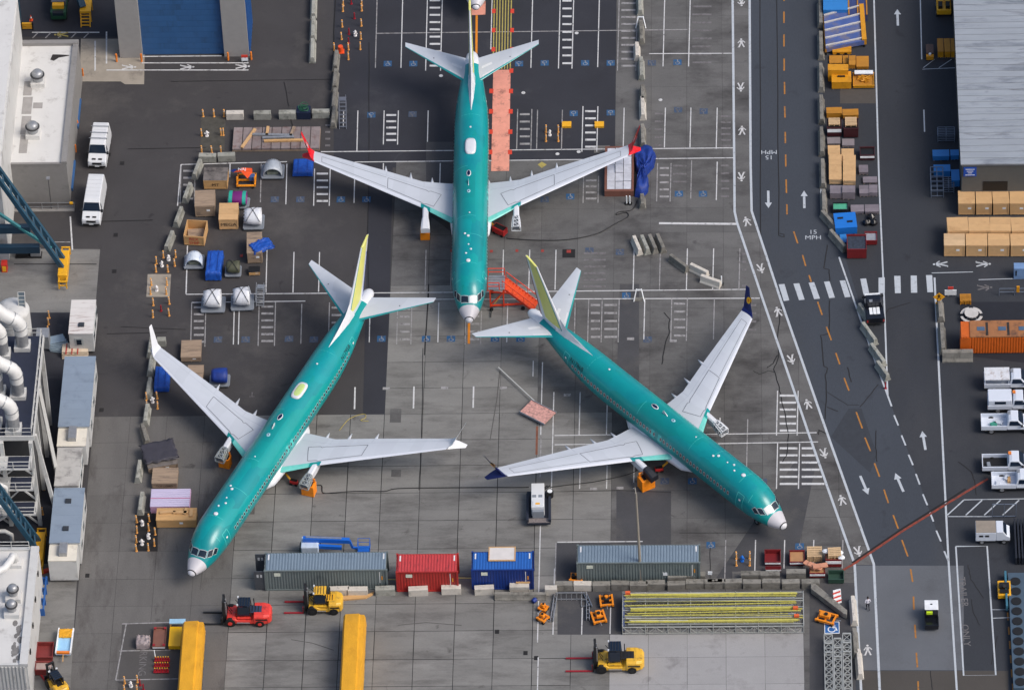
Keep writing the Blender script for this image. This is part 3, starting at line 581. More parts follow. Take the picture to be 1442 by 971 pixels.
        def hs(v, u, zz=0):
            y = .35+(7.2-.35)*v; xa = a0-.65+(a1-a0+.65)*v; xb = b0+(b1-b0)*v; ch = xb-xa
            th = ch*.055*(math.sqrt(max(u,0))*(1-u)*2.2+.03)
            return (xa+ch*u, s*y, 4.85+.76*v+zz*th)
        def hsec(U, name, mat): return MB().loft([[hs(v,u,1) for u in U]+[hs(v,u,-1) for u in U[::-1]] for v in (0,.15,.4,.7,.97,1)]).build(name, mat, t, smooth=2)
        hst = hsec([.075,.2,.4,.6,.8,1], 'tailplane', mWing); hsec([0,.015,.045,.072], 'tailplane_leading_edge', mTq)
        if opt.get('patch'):
            MB().add([Vector(hs(v,u,1))+Vector((0,0,.02)) for v, u in ((.12,.08),(.3,.08),(.26,.55),(.1,.55))], [(0,1,2,3)]).build('protective_sheet', mWh, hst)
        MB().cyl(Vector(hs(.55,.35,1)), Vector(hs(.55,.35,1))+Vector((0,0,.03)), .07, n=8).build('access_cap', mSeam, hst)
    # wing-body fairing
    MB().loft([[(x, w_*math.sin(2*PI*k/20), zc_+h_*math.cos(2*PI*k/20)) for k in range(20)] for x, w_, zc_, h_ in ((12.3,.9,1.6,.3),(13.6,2.0,1.9,.75),(15.5,2.22,2.0,.95),(19.5,2.25,2.0,.95),(21.6,2.0,1.9,.8),(23.3,.9,1.6,.3))]).build('belly_fairing', mWh, t, smooth=True)
    # nose gear
    ng = MB().bar((4.05,0,.35),(4.15,0,1.6),.16).build('nose_gear_leg', mGearL, t)
    for dy in (-.22,.22):
        wq = MB().cyl((4.0,dy-.1,.36),(4.0,dy+.1,.36),.36,n=16).build('nose_wheel', mTyre, ng, smooth=2)
        MB().cyl((4.0,dy*1.05-.1,.36),(4.0,dy*1.05+.1,.36),.17,n=12).build('hub', mHub, wq)
    MB().hexa([(3.1,.34,1.0),(4.3,.34,1.0),(4.3,.38,1.0),(3.1,.38,1.0),(3.1,.34,1.5),(4.3,.34,1.5),(4.3,.38,1.5),(3.1,.38,1.5)]).build('gear_door', mTqL, t)
    # fin: leading edge, primer panel, rudder
    def fn(z): # leading / trailing edge along height
        v = (z-5.2)/7.1
        xa = 33.2+(37.75-33.2)*v if z <= 12.05 else 33.2+4.55*v+(z-12.05)*2.6
        return xa+dt, 37.25+(39.35-37.25)*v+dt
    def fsec(u0, u1, name, mat, zs, nu=4):
        rings = []
        for z in zs:
            a, b_ = fn(z); ch = b_-a; U = [u0+(u1-u0)*k/nu for k in range(nu+1)]
            th = lambda u: (.30-.026*(z-5.2))*(math.sqrt(u)*(1-u)*2.5+.03)
            rings.append([(a+ch*u, th(u), z) for u in U]+[(a+ch*u, -th(u), z) for u in U[::-1]])
        return MB().loft(rings).build(name, mat, t, smooth=2)
    ZS = [5.0,5.85,8,10,11.6,12.05,12.32,12.5]
    fsec(0, .06, 'fin_leading_edge', mWh, ZS[:6]); fsec(.061, .095, 'fin_joint', mTq, ZS[:6], 2)
    fsec(.096, .73, 'fin', mYel, ZS[1:6]); fsec(.096, .73, 'fin_root', opt.get('root', mWh), ZS[:2]); fsec(0, .73, 'fin_cap', mYel, ZS[5:])
    rud = fsec(.732, .93, 'rudder', mWh, ZS); tb = opt.get('trim')
    if tb: fsec(.931, 1, 'rudder_trailing_edge', tb, [5.6,8,10.6]); fsec(.931, 1, 'rudder_tip', mWh if opt.get('dt') else mBlk, [10.61,12.05,12.5])
    else: fsec(.931, 1, 'rudder_trailing_edge', mWh, ZS)
    MB().loft([[(x+dt, -w_, z0), (x+dt, 0, z1), (x+dt, w_, z0)] for x, w_, z0, z1 in ((29.2,.04,5.34,5.38),(31,.26,5.3,5.62),(33.2,.42,5.22,6.2),(34.6,.4,5.15,7.2))]).build('dorsal_fin', mWh, t)
    if opt.get('reg'):
        # registration letters on the upper rear side (starboard, then port)
        V, F = text_polys(opt['reg'], .62)
        for s in (1,-1):
            zq = [sp(30.0+dt+ (-s)*vx, R(s*(60-vy/1.75*180/PI)), .02) for vx, vy, _ in V]
            MB().add(zq, F).build('registration', M('lettering_black',(20,24,30),.5), t)
    return t
mRed = M('winglet_red', (214,22,34), .3); mNavy = M('winglet_navy', (18,28,88), .3)
mNet = M('strut_net', (150,158,165), .6, var=.5, scale=9, dirt=(205,190,70), damt=.3, dscale=11)
mLat = M('strut_lattice', (205,208,212), .5, var=.35, scale=10); mCovB = M('strut_black', (26,27,34), .5)
airliner_a = make_airliner('turquoise airliner with red winglets and a covered cockpit pane beside the red boarding stairs', (-4.4,1.0), R(90.725),
    dict(winglet=(mRed,[(.3,.004,mWh),(.24,.008,mRed),(.14,.012,mWh)]), cover=(mWh,mLat), satcom=1, covered=(-1,), patch=True, trim=M('fin_teal',(40,120,120),.4)))
airliner_b = make_airliner('longest turquoise airliner with white winglets and a green panel on its crown radome', (-30.9,-33.32), R(66.181),
    dict(dn=1.49, dt=1.19, winglet=(mWh,None), cover=(mNet,mNet), satcom=2, outer_seam=False, trim=M('fin_blue',(40,80,170),.4), reg='N1795B'))
airliner_c = make_airliner('turquoise airliner with navy winglets carrying yellow oval emblems', (28.12,-28.83), R(131.923),
    dict(winglet=(mNavy,[(.3,.004,M('emblem_yellow',(240,180,30),.4)),(.15,.008,M('emblem_orange',(225,120,25),.4))]), cover=(mCovB,mLat), satcom=0, covered=(1,), pinkwin=True, patch=True, trim=M('fin_maroon',(110,20,35),.4), reg='N1786B'))
q = g(670, 13, 2.42)
airliner_d = make_airliner('white nosed airliner parked over the salmon painted pad behind the red winged airliner', q, R(90.725),
    dict(winglet=(mWh,None), cover=(mWh,mWh), satcom=0, covered=(1,-1)))
for o in (airliner_a, airliner_b, airliner_c, airliner_d): o.location.z = .014
# ballast blocks under the struts
def ballast(px, py, rz, label, w_=1.15, d_=.9, h_=1.25):
    x, y = g(px, py, h_/2); t = thing('ballast_block', label, 'ballast', (x,y), rz, 'ballast blocks under the engine struts')
    MB().box(-w_/2,w_/2,-d_/2,d_/2,0,h_).build('block', mOrg, t, bevel=.04)
    for k in (-1,1): MB().box(k*.28-.17,k*.28+.17,-d_*.34,d_*.34,h_-.02,h_+.012).build('fork_slot', mBlk, t)
    b = MB()
    for k in (-1,1): b.bar((k*w_*.4,d_*.3,h_),(k*w_*.4,d_*.3,h_+.45),.12)
    b.bar((-w_*.45,d_*.3,h_+.45),(w_*.45,d_*.3,h_+.45),.1); b.build('lifting_frame', mOrg, t)
ballast(598.6,331,0,'orange ballast block below the plain white strut of the red winged airliner',1.0,.6,1.0)
ballast(317,649,-.3,'orange ballast block below the strut beside the tarped crates')
ballast(435,687,-.3,'orange ballast block with a black cable trailing from it',1.35,1.0,1.4)
ballast(910,678,.5,'orange ballast block below the black covered engine strut',1.5,1.1,1.5)
# ================================================================== buildings and plant
mRoofW = M('white_membrane', (202,201,198), .7, var=.05, scale=.4, dirt=(150,146,142), damt=.2, dscale=.5, ddet=12)
mWallG = M('grey_cladding', (132,130,128), .6, var=.06, dirt=(110,108,106), damt=.2)
mWallW = M('white_cladding', (194,194,192), .55, var=.05, dirt=(150,148,144), damt=.22, dscale=.5)
mStain = M('soot_stain', (40,36,36), .8, var=.4)
mGalv = M('galvanised', (158,160,163), .4, metal=.5, var=.15, scale=3)
mDuct = M('duct_white', (208,208,206), .45, var=.05, dirt=(165,162,158), damt=.16, dscale=.8)
mTeal = M('crane_teal', (36,72,92), .5, var=.1, dirt=(20,52,68), damt=.25)
mTealD = M('crane_teal_dark', (22,52,72), .55, var=.1)
mYelM = M('machine_yellow', (228,168,32), .45, var=.07, dirt=(170,120,30), damt=.2, dscale=1.5)
mNavyR = M('navy_roof', (36,42,60), .7, var=.15, scale=.4)
mSteelW = M('white_steel', (192,192,189), .5, var=.05, dirt=(160,155,150), damt=.15)
mBlueD = M('door_blue', (48,90,138), .5, var=.1, scale=.3, dirt=(42,74,110), damt=.3, dscale=.4, stretch=(2,1,.3))
mPillar = M('pillar_grey', (150,148,146), .65, var=.05)
mCorr = M('blue_corrugated', (35,85,150), .5)
mRoofG = M('weathered_roof', (150,156,163), .55, metal=.1, spots=((84,82,84),.5,.62,.7), var=.1, scale=.5, dirt=(92,98,108), damt=.28, dscale=.4, stretch=(.35,1.5,1), ddet=12)
mSign = M('sign_blue', (25,75,165), .5); mSignW = M('sign_white', (225,228,230), .5)
mOrgP = M('post_orange', (225,125,40), .55); mYelP = M('post_yellow', (222,175,45), .55)
def vent(parent, x, y, z, r=.62):
    v = MB().box(x-.75,x+.75,y-.75,y+.75,z,z+.55).build('vent_curb', mRoofW, parent)
    MB().cyl((x,y,z+.55),(x,y,z+1.15),r*.92,n=18).build('vent_drum', mGalv, v, smooth=2)
    MB().cyl((x,y,z+1.22),(x,y,z+1.3),r*1.25,n=20).build('vent_rim', M('vent_dark_steel',(70,70,72),.5,metal=.4), v, smooth=2)
    n = 18; MB().loft([[(x+q*math.cos(2*PI*k/n), y+q*math.sin(2*PI*k/n), z+h) for k in range(n)] for q, h in ((r,1.31),(r*.98,1.55),(r*.75,1.72),(r*.3,1.8))]).build('vent_cap', mGalv, v, smooth=2)
def railing(b, pts, h=1.05, r=.035, z=0):
    for q in (h, h*.5): b.tube([(p[0],p[1],z+q) for p in pts], r, 5)
    for i in range(len(pts)-1):
        a, c = Vector(pts[i]), Vector(pts[i+1]); n = max(1, int((c-a).length/1.5))
        for k in range(n+1): p = a+(c-a)*k/n; b.cyl((p.x,p.y,z),(p.x,p.y,z+h),r,n=5)
    return b
# --- white roofed plant building with two mushroom vents
H = 5.9
xl, yf = g(4,229,H); xr = g(93,229,H)[0]; yb_ = g(60,58,H)[1]
t = thing('plant_building', 'grey walled building with a white roof and two mushroom vents beside the parked vans', 'building', ((xl+xr)/2, yf))
w2 = (xr-xl)/2; dp = yb_-yf
MB().box(-w2,w2,0,dp,0,H-.35).build('wall', mWallG, t)
MB().box(-w2+.45,w2-.55,.1,dp-.5,H-.349,H-.3).build('roof', mRoofW, t)
pp = MB(); pp.box(-w2-.06,w2+.06,dp-.5,dp+.06,H-.36,H+.12).box(-w2-.06,-w2+.4,0.0,dp-.501,H-.36,H+.1).box(w2-.55,w2+.06,0.0,dp-.501,H-.36,H+.02).box(-w2+.401,w2-.551,-.06,.2,H-.36,H-.2); pp.build('parapet', mWallG, t)
for px, py in ((54,111),(47,184)):
    q = g(px,py,H); vent(t, q[0]-(xl+xr)/2, q[1]-yf-.4, H-.3)
for x0,x1,y0,y1 in ((32,46,112,132),(30,46,134,158),(46,60,142,150),(28,44,161,187),(26,40,188,213)):
    a = g(x0,y1,H); b_ = g(x1,y0,H); MB().box(a[0]-(xl+xr)/2, b_[0]-(xl+xr)/2, a[1]-yf, b_[1]-yf, H-.299, H-.27).build('walkway_pad', M('pad_grey',(150,147,144),.8,var=.1), t)
pts = [disc(0,0,.1,6)]; q = g(80,77,H); b = MB(); qx, qy = q[0]-(xl+xr)/2, q[1]-yf
b.flat([(qx-.7,qy-.5),(qx-.3,qy-.7),(qx+.2,qy-.2),(qx+1.2,qy+.05),(qx+1.4,qy+.2),(qx+.4,qy+.3),(qx-.5,qy+.35)], H-.292); b.build('soot_patch', mStain, t)
for px, py in ((112,165),(104,252)):
    q = g(px,py); MB().box(q[0]-(xl+xr)/2-.1,q[0]-(xl+xr)/2+.1,q[1]-yf-2.2,q[1]-yf+2.2,.3,.7).build('bumper_rail', mBlueD, t)
for i,(px,py) in enumerate(((117,107),(110,180),(107,214))):
    q = g(px,py); o = tag(MB().cyl((0,0,0),(0,0,1.05),.09,n=8).build('bollard', mOrgP, None, loc=(q[0],q[1],.014)), 'orange steel bollard at the foot of the vented building\'s wall', 'bollard', 'bollards by the vented building')
q = g(73,292); lt = thing('wall_light', 'thin dark lamp pole standing against the grey building wall', 'lamp', (q[0],q[1]-.3))
MB().cyl((0,0,0),(0,0,4.7),.06,.045,n=6).build('pole', M('pole_dark',(70,70,72),.5), lt); MB().box(-.18,.18,-.35,.1,4.6,4.72).build('lamp_head', mGalv, lt)
q0, q1 = g(-8,297), g(105,297); ra = thing('guard_railing', 'grey pipe guard railing in front of the grey building wall', 'railing', (q0[0],q0[1]))
L_ = q1[0]-q0[0]; railing(MB(), [(0,0),(L_,0)], 1.1).build('rail', mGalv, ra); MB().box(0,L_,-.25,.25,0,.12).build('kerb', mWallG, ra)
MB().box(L_-.45,L_-.1,-.08,.08,.9,1.15).build('yellow_bracket', mYelM, ra)
# --- tall white hall at the edge
H = 12.; xr, yy = g(25,0,H); ya = g(2,250,H)[1]
t = thing('white_hall', 'tall white hall beside the vented building', 'building', (xr,ya)); dl = g(1,235,H)[0]-xr
MB().hexa([(-14,0,0),(dl,0,0),(0,g(25,0,H)[1]-ya,0),(-14,g(25,0,H)[1]-ya,0),(-14,0,H),(dl,0,H),(0,g(25,0,H)[1]-ya,H),(-14,g(25,0,H)[1]-ya,H)]).build('wall', mWallW, t)
MB().hexa([(-14,-.05,H+.002),(dl-.2,-.05,H+.002),(-.2,g(25,0,H)[1]-ya+12,H+.002),(-14,g(25,0,H)[1]-ya+12,H+.002),(-14,-.05,H+.2),(dl-.2,-.05,H+.2),(-.2,g(25,0,H)[1]-ya+12,H+.2),(-14,g(25,0,H)[1]-ya+12,H+.2)]).build('roof', mRoofW, t)
# --- garage with a blue door
x0, y0 = g(169,82); x1 = g(201,82)[0]; x2 = g(316,81)[0]; x3 = g(351,81)[0]; H = 13
t = thing('garage_building', 'grey building with a wide blue door between two tall pillars', 'building', (x0,y0)); X1, X2, X3 = x1-x0, x2-x0, x3-x0
MB().box(0,X1,0,6,0,H).build('pillar', mPillar, t, bevel=.03); MB().box(X2,X3,0,6,0,H).build('pillar', mPillar, t, bevel=.03)
for k in range(16):
    z0 = k*H/16; MB().box(X1+.002,X2-.002,.5,.62,z0+.012,z0+H/16-.012).build('door_panel', mBlueD, t)
MB().box(X1+.001,X2-.001,.63,5.9,0,H-.01).build('wall', mWallG, t)
for k in range(9): MB().box(X3+.002,X3+.14,.2+k*.6,.5+k*.6,.2,H).build('corrugated_rib', mCorr, t)
for k, (px,py) in enumerate(((164.5,87),(199.5,87),(321.5,85),(354,84))):
    q = g(px,py); tag(MB().cyl((0,0,0),(0,0,1.1),.11,n=8).build('bollard', mOrgP, None, loc=(q[0],q[1],.014)), 'orange bollard at a pillar foot of the blue doored garage', 'bollard', 'bollards at the blue door')
q = g(345,88); sg = thing('barricade_sign', 'small red and white barricade board beside the garage pillar', 'sign', (q[0],q[1]))
MB().box(-.35,.35,-.05,.05,.25,.65).build('board', mSignW, sg); MB().box(-.35,.35,-.055,.055,.75,1.05).build('stripe_board', M('sign_red',(205,60,45),.5), sg)
b = MB(); b.bar((-.3,0,0),(-.3,0,.9),.06).bar((.3,0,0),(.3,0,.9),.06); b.build('leg', mGalv, sg)
# --- grey warehouse
H = 5.8; xl, yf = g(1353,232,H); yb_ = g(1345,-60,H)[1]
t = thing('warehouse', 'long warehouse with a weathered grey seamed metal roof and a blue wall sign', 'building', (xl,yf)); dp = yb_-yf
MB().box(.15,19,.15,dp,0,H-.1).build('wall', M('warehouse_wall',(86,86,84),.7,var=.06), t)
n = 34
for k in range(n):
    y0 = dp*k/n; b = MB(); b.box(0,19.2,y0+.004,y0+dp/n-.004,H-.099,H); b.box(0,19.2,y0+.004,y0+.07,H,H+.05); b.build('roof_panel', mRoofG, t)
q = g(1366,240,4.9); sx = q[0]-xl; sgn = MB().box(sx-.68,sx+.68,.04,.149,H-1.75,H-.5).build('wall_sign', mSign, t)
for k in range(4):
    wv = (.48,.34,.22,.5)[k]; MB().box(sx-wv,sx+wv,.03,.039,H-.78-k*.27,H-.7-k*.27).build('sign_lettering', mSignW, sgn)
MB().box(2.4,5.0,.1,.149,1.9,3.2).build('dark_opening', mBlk, t)
MB().box(.1,19,.06,.149,H-.32,H-.12).build('gutter', M('gutter',(96,100,104),.5), t)
# --- process tower with white ducts
H = 12.5
xr = (g(60,473,H)[0]+g(46.5,614,H)[0])/2; yb_ = g(60,473,H)[1]; yf = g(46,614,H)[1]; dp = yb_-yf
t = thing('process_tower', 'white steel process tower with a navy roof and fat white ducts', 'tower', (xr,yf)); WX = 9.
MB().box(-WX,0,0,dp,H-.35,H).build('roof_deck', mNavyR, t)
rr = MB(); railing(rr, [(-WX,.05),(-.1,.05),(-.1,dp-.05),(-WX,dp-.05)], 1.1, .045, H); rr.build('railing', mSteelW, t)
MB().box(-WX,.12,-.12,0,H-.5,H+.12).build('edge_beam', mSteelW, t); MB().box(.002,.14,0,dp,H-.5,H+.12).build('edge_beam', mSteelW, t)
for x in (-.25,-3.2,-6.2):
    for y in (-.3, dp*.33, dp*.66, dp-.3): MB().box(x-.2,x+.2,y-.2,y+.2,0,H-.36 if y > 0 else H-.51).build('column', mSteelW, t)
MB().box(-WX,-.5,2.2,dp,0,H-.4).build('inner_wall', M('tower_inner',(58,58,60),.8), t)
MB().bar((.1,dp*.5,H-.5),(1.5,dp*.3,.05),.35).build('raking_leg', mSteelW, t); MB().bar((.1,dp*.05,H-.5),(1.5,.4,.05),.35).build('raking_leg', mSteelW, t)
for z in (3.6,7.2,10.2):
    MB().box(-WX,-.2,-2.4,-.5,z-.12,z).build('platform', mSteelW, t); MB().box(-2.6,-.5,-2.2,-.6,z+.002,z+.03).build('landing', mNavyR, t)
    b = MB(); railing(b, [(-WX,-2.4),(-.2,-2.4),(-.2,-.5)], 1.1, .045, z); b.build('railing', mSteelW, t)
for z0, z1 in ((0,3.6),(3.6,7.2),(7.2,10.2)):
    b = MB()
    for dy in (-2.1,-1.2): b.bar((-2.8,dy,z1),(-7.5,dy,z0),.14,.28)
    for k in range(12): u = (k+.5)/12; b.box(-2.8-4.7*u-.12,-2.8-4.7*u+.12,-2.1,-1.2,z1+(z0-z1)*u-.03,z1+(z0-z1)*u+.03)
    b.build('stair_flight', mSteelW, t)
    for xa, xb in ((-.3,-3.2),(-3.2,-6.2)): MB().bar((xa,-.35,z0+.1),(xb,-.35,z1-.1),.16).build('brace', mSteelW, t); MB().bar((xb,-.38,z0+.1),(xa,-.38,z1-.1),.12).build('brace', mSteelW, t)
b = MB()
for z in (1.8,5.4,8.7): b.tube([(-WX,-2.9,z),(-3.5,-2.9,z),(-2.9,-2.9,z-.5),(-2.9,-2.9,z-1.6)], .22, 8)
b.build('process_pipe', mDuct, t, smooth=True)
for px, py in ((32,489),(26,557),(19.5,606),(4,500),(-3,553),(-8,598)):
    q = g(px,py,H); x, y = q[0]-xr, q[1]-yf
    c_ = MB().box(x-.8,x+.8,y-.7,y+.7,H,H+.5).build('duct_curb', mSteelW, t)
    MB().cyl((x,y,H+.5),(x,y,H+2.1),.66,n=18).build('duct_sleeve', mGalv, c_, smooth=2)
    pts = [(x,y,H+2.1),(x,y,H+2.9)]+[(x-1.1*(1-math.cos(a)),y,H+2.9+1.25*math.sin(a)) for a in (.4,.8,1.2)]+[(x-1.6,y,H+4.7),(x-3.2,y,H+6.6),(x-6.5,y,H+10.6)]
    MB().tube(pts, .69, 18).build('duct', mDuct, c_, smooth=2)
    for k in (1,4,6): 
        a, b_ = Vector(pts[k]), Vector(pts[k])+(Vector(pts[k+1])-Vector(pts[k])).normalized()*.09; MB().cyl(a,b_,.74,n=18).build('duct_flange', mGalv, c_, smooth=2)
# tank behind the tower
q = g(27,470); tk = thing('storage_tank', 'white upright tank with a caged ladder behind the ducts', 'tank', (q[0]+.3,q[1]-4.2))
MB().cyl((0,0,0),(0,0,7.6),1.75,n=24).build('shell', mWallW, tk, smooth=2); n = 24
MB().loft([[(r_*math.cos(2*PI*k/n), r_*math.sin(2*PI*k/n), z) for k in range(n)] for r_, z in ((1.75,7.6),(1.6,7.9),(1.1,8.15),(.4,8.25))]).build('dome', mWallW, tk, smooth=2)
b = MB()
for dx in (-.35,.35): b.bar((1.0+dx,-1.6,4.5),(1.0+dx,.6,9.6),.08)
for k in range(14): b.bar((.65,-1.6+2.2*k/13,4.5+5.1*k/13),(1.35,-1.6+2.2*k/13,4.5+5.1*k/13),.05)
b.build('stair', mSteelW, tk); MB().hexa([(.7,-1.55,4.5),(1.3,-1.55,4.5),(1.3,.6,9.5),(.7,.6,9.5),(.7,-1.55,4.56),(1.3,-1.55,4.56),(1.3,.6,9.56),(.7,.6,9.56)]).build('stair_tread', M('tread_grey',(96,110,120),.6), tk)
MB().box(2.3,3.6,-1.6,-.2,3.5,5.2).build('control_cabinet', mGalv, tk)
MB().box(1.7,2.3,-1,-.8,3.6,3.8).build('cabinet_bracket', mGalv, tk)
# --- white roofed workshop
H = 6.; xr = (g(51,769,H)[0]+g(41,935,H)[0])/2; yb_ = g(50,769,H)[1]; yf = g(41,935,H)[1]; dp = yb_-yf
t = thing('workshop', 'white roofed workshop with roof fans and a ribbed front wall', 'building', (xr,yf)); WX = 8
MB().box(-WX,0,.12,dp,0,H-.4).build('wall', mWallW, t); MB().box(-WX,-.75,.4,dp-.3,H-.399,H-.34).build('roof', mRoofW, t)
b = MB(); b.box(-.75,.06,0.06,dp+.06,H-.41,H); b.box(-WX,-.751,.1,.399,H-.41,H-.15); b.box(-WX,-.751,dp-.3,dp+.06,H-.41,H-.1); b.build('parapet', mWallW, t)
for k in range(22): MB().box(-WX+.04+k*.36,-WX+.2+k*.36,0,.119,0,H-.42).build('wall_rib', mWallW, t)
for px, py in ((19,838),(17,860)): q = g(px,py,H); vent(t, q[0]-xr, q[1]-yf, H-.34, .5)
q = g(21,790,H); x, y = q[0]-xr, q[1]-yf
pi_ = MB().tube([(x,y,H-.3),(x,y,H+.8),(x-.1,y-.4,H+1.2),(x-.3,y-1.2,H+1.3),(x-.8,y-2.2,H+1.3),(x-2.2,y-3,H+1.3),(x-5,y-3.6,H+1.3)], .38, 14).build('roof_pipe', mDuct, t, smooth=True)
MB().box(x-.7,x+.7,y-.7,y+.7,H-.34,H+.1).build('pipe_curb', mRoofW, t)
b = MB(); railing(b, [(-WX,dp-.2),(-.9,dp-.2)], 1.0, .04, H-.1); b.build('railing', mSteelW, t)
b = MB(); random.seed(3)
for k in range(26):
    px, py = random.uniform(17,30), random.uniform(872,928); q = g(px,py,H); r_ = random.uniform(.08,.3); b.flat([(q[0]-xr+u,q[1]-yf+v*1.6) for u, v in disc(0,0,r_,7)], H-.335+k*.0003)
stuff(b.build('roof_grime', M('grime',(120,118,116),.8,var=.3), t))
for yy in (2.5,6,9.5,13): MB().box(.061,.15,yy-.2,yy+.2,H-1.1,H-.6).build('wall_lamp', mBlk, t)
# --- office trailers
def trailer(label, xa, xb, yb0, yf0, h, roof, porch=0, units=1, streak=None, name='office_trailer'):
    x0, yf_ = g(xa,yf0,h); x1 = g(xb,yf0,h)[0]; yb1 = g((xa+xb)/2,yb0,h)[1]
    w_ = (x1-x0)/2; d_ = yb1-yf_; t = thing(name, label, 'trailer', ((x0+x1)/2,yf_))
    MB().box(-w_+.05,w_-.05,.05,d_-.05,.35,h-.1).build('wall', mWallW, t)
    n = max(2, int(d_/1.25))
    for k in range(n): MB().box(-w_,w_,d_*k/n+.004,d_*(k+1)/n-.004,h-.099,h).build('roof_panel', roof, t)
    for yy in [d_*(k+.5)/3 for k in range(3)]:
        wd = MB().box(w_-.051,w_+.01,yy-.5,yy+.5,1.5,2.4).build('window', mFrame, t); MB().box(w_+.011,w_+.02,yy-.42,yy+.42,1.57,2.33).build('pane', mPane, wd)
    MB().box(-w_+.2,w_-.2,.2,d_-.2,0,.349).build('skirt', mTar, t)
    if porch:
        MB().box(-w_+.03,w_-.25,-porch,.049,.35,h-.35).build('end_wall', mWallW, t); MB().box(-w_+.03,w_-.25,-porch-.03,-.002,h-.349,h-.27).build('end_roof', M('cream_roof',(214,208,194),.7,var=.06,dirt=(170,160,145),damt=.2), t)
        MB().box(-.45,.35,-porch*.75,-.15,h-.269,h+.25).build('air_conditioner', mGalv, t)
    for k in range(units):
        yy = d_*(.25+.5*k); MB().box(-.3,.3,yy-.28,yy+.28,h+.001,h+.14).build('roof_hatch', M('hatch_dark',(50,54,60),.5), t)
    return t, w_, d_
mTrB = M('trailer_roof_blue', (128,142,158), .6, var=.05, scale=.4, dirt=(108,120,136), damt=.25)
mTrW = M('trailer_roof_rust', (208,204,200), .6, var=.05, scale=1, dirt=(130,92,84), damt=.3, dscale=.9, stretch=(.4,2.2,1), ddet=12)
mTrG = M('trailer_roof_grey', (176,174,170), .7, var=.1, scale=.6, dirt=(92,90,90), damt=.36, dscale=.55, ddet=10)
t, w_, d_ = trailer('white site trailer with a rust streaked roof at the head of the trailer row', 96, 131, 422, 470, 3.0, mTrW)
MB().box(-.7,.2,.02,.049,1.2,2.3).build('end_window', mFrame, t); MB().box(-.5,0,-.02,.019,1.4,2.1).build('end_pane', mPane, t)
trailer('long office trailer with a plain grey roof and a cream end roof', 81.5, 126, 501.5, 600.5, 3.4, mTrB, 2.5, 0)
trailer('short white trailer with a soot streaked roof between two grey roofed ones', 76, 111, 630, 684, 3.1, mTrG, 0, 0)
trailer('office trailer with two roof hatches and blue roof edges', 69, 112.5, 686.5, 764, 3.5, mTrB, 2.2, 2)
q = g(118,497); jk = thing('scrap_stack', 'stack of cream boards with red straps between two trailers', 'boards', (q[0]-1,q[1]))
for k in range(4): MB().box(-1.2,1.5,-.9+k*.1,.6+k*.05,.2*k,.2*k+.16).build('board', M('board_cream',(196,180,158),.7,rnd=.1), jk)
for x in (-.8,-.2,.4): MB().box(x,x+.12,-.95,.6,.781,.8).build('strap', M('strap_red',(170,50,45),.6), jk)
q = g(85,492); jk = thing('panel_stack', 'leaning stack of pale blue panels beside the rust streaked trailer', 'panels', q)
for k in range(6): MB().cbox((-.1*k,.12*k,.08+.16*k),(1.9,1.1,.09),0,.1*k-.2).build('panel', M('panel_blue',(140,158,172),.5,rnd=.12), jk)
# --- teal gantry legs with yellow bogies
def gantry(px, py, end, label, h):
    q = g(px,py); t = thing('gantry_leg', label, 'crane', q)
    e = g(end[0],end[1],h); dx, dy = e[0]-q[0], e[1]-q[1]
    for k, yy in enumerate((-.65,.75)): MB().bar((-.1,yy,1.5),(dx*1.25,dy*1.25+yy,1.5+(h-1.5)*1.25),.36,.46).build('leg_beam', mTeal, t)
    for k in range(9):
        u, v = .08+.12*k, .14+.12*k; MB().bar((dx*u,dy*u-.65,1.5+(h-1.5)*u),(dx*v,dy*v+.75,1.5+(h-1.5)*v),.16).build('lacing_bar', mTeal, t)
    MB().box(-.5,.5,-1.9,1.9,.5,1.6).build('bogie', mYelM, t, bevel=.06)
    for s in (-1,1):
        f = MB(); f.bar((-.35,s*2.6,.3),(-.35,s*2.6,1.3),.14).bar((.45,s*2.6,.3),(.45,s*2.6,1.3),.14).bar((-.42,s*2.6,1.3),(.52,s*2.6,1.3),.14).bar((-.42,s*2.6,.75),(.52,s*2.6,.75),.12).bar((-.35,s*1.9,1.2),(-.35,s*2.6,1.2),.12).bar((.45,s*1.9,1.2),(.45,s*2.6,1.2),.12); f.build('bumper_frame', mYelM, t)
        for x in (-.25,.25): MB().cyl((x-.1,s*1.2,.4),(x+.1,s*1.2,.4),.4,n=14).build('wheel', mBlk, t, smooth=2)
    return t
t = gantry(91,385,(0,248),'teal lattice gantry leg on a yellow bogie beside the concrete pad', 13.5)
for py, z in ((322,5.5),(350,3.0)):
    e = g(40,py,z); o = MB().bar((e[0]-t.location.x-8,e[1]-t.location.y,z),(e[0]-t.location.x+ (1.2 if z < 4 else .2),e[1]-t.location.y,z),.6,.9).build('tie_beam', mTealD, t)
MB().bar((-8,1.5,9),(-1.2,.5,3.2),.28).build('diagonal_brace', M('brace_teal',(60,130,135),.5), t)
t = gantry(57,783,(0,695),'teal lattice gantry leg on a yellow bogie beside the white roofed workshop', 9.5)
q = g(8,380); gs = thing('generator_set', 'small dark generator with a grey pump on the pad by the gantry', 'generator', (q[0]+1.2,q[1]+2.2))
MB().box(-.2,1.1,-.4,.5,.1,.9).build('engine', mBlk, gs, bevel=.1); MB().box(1.3,2.4,-.4,.4,.1,.8).build('pump', mGalv, gs, bevel=.1); MB().box(-.3,2.5,-.5,.5,0,.1).build('skid', mTar, gs); MB().cyl((.5,.1,.9),(.5,.1,1.2),.3,n=12).build('cap', mOrgP, gs)
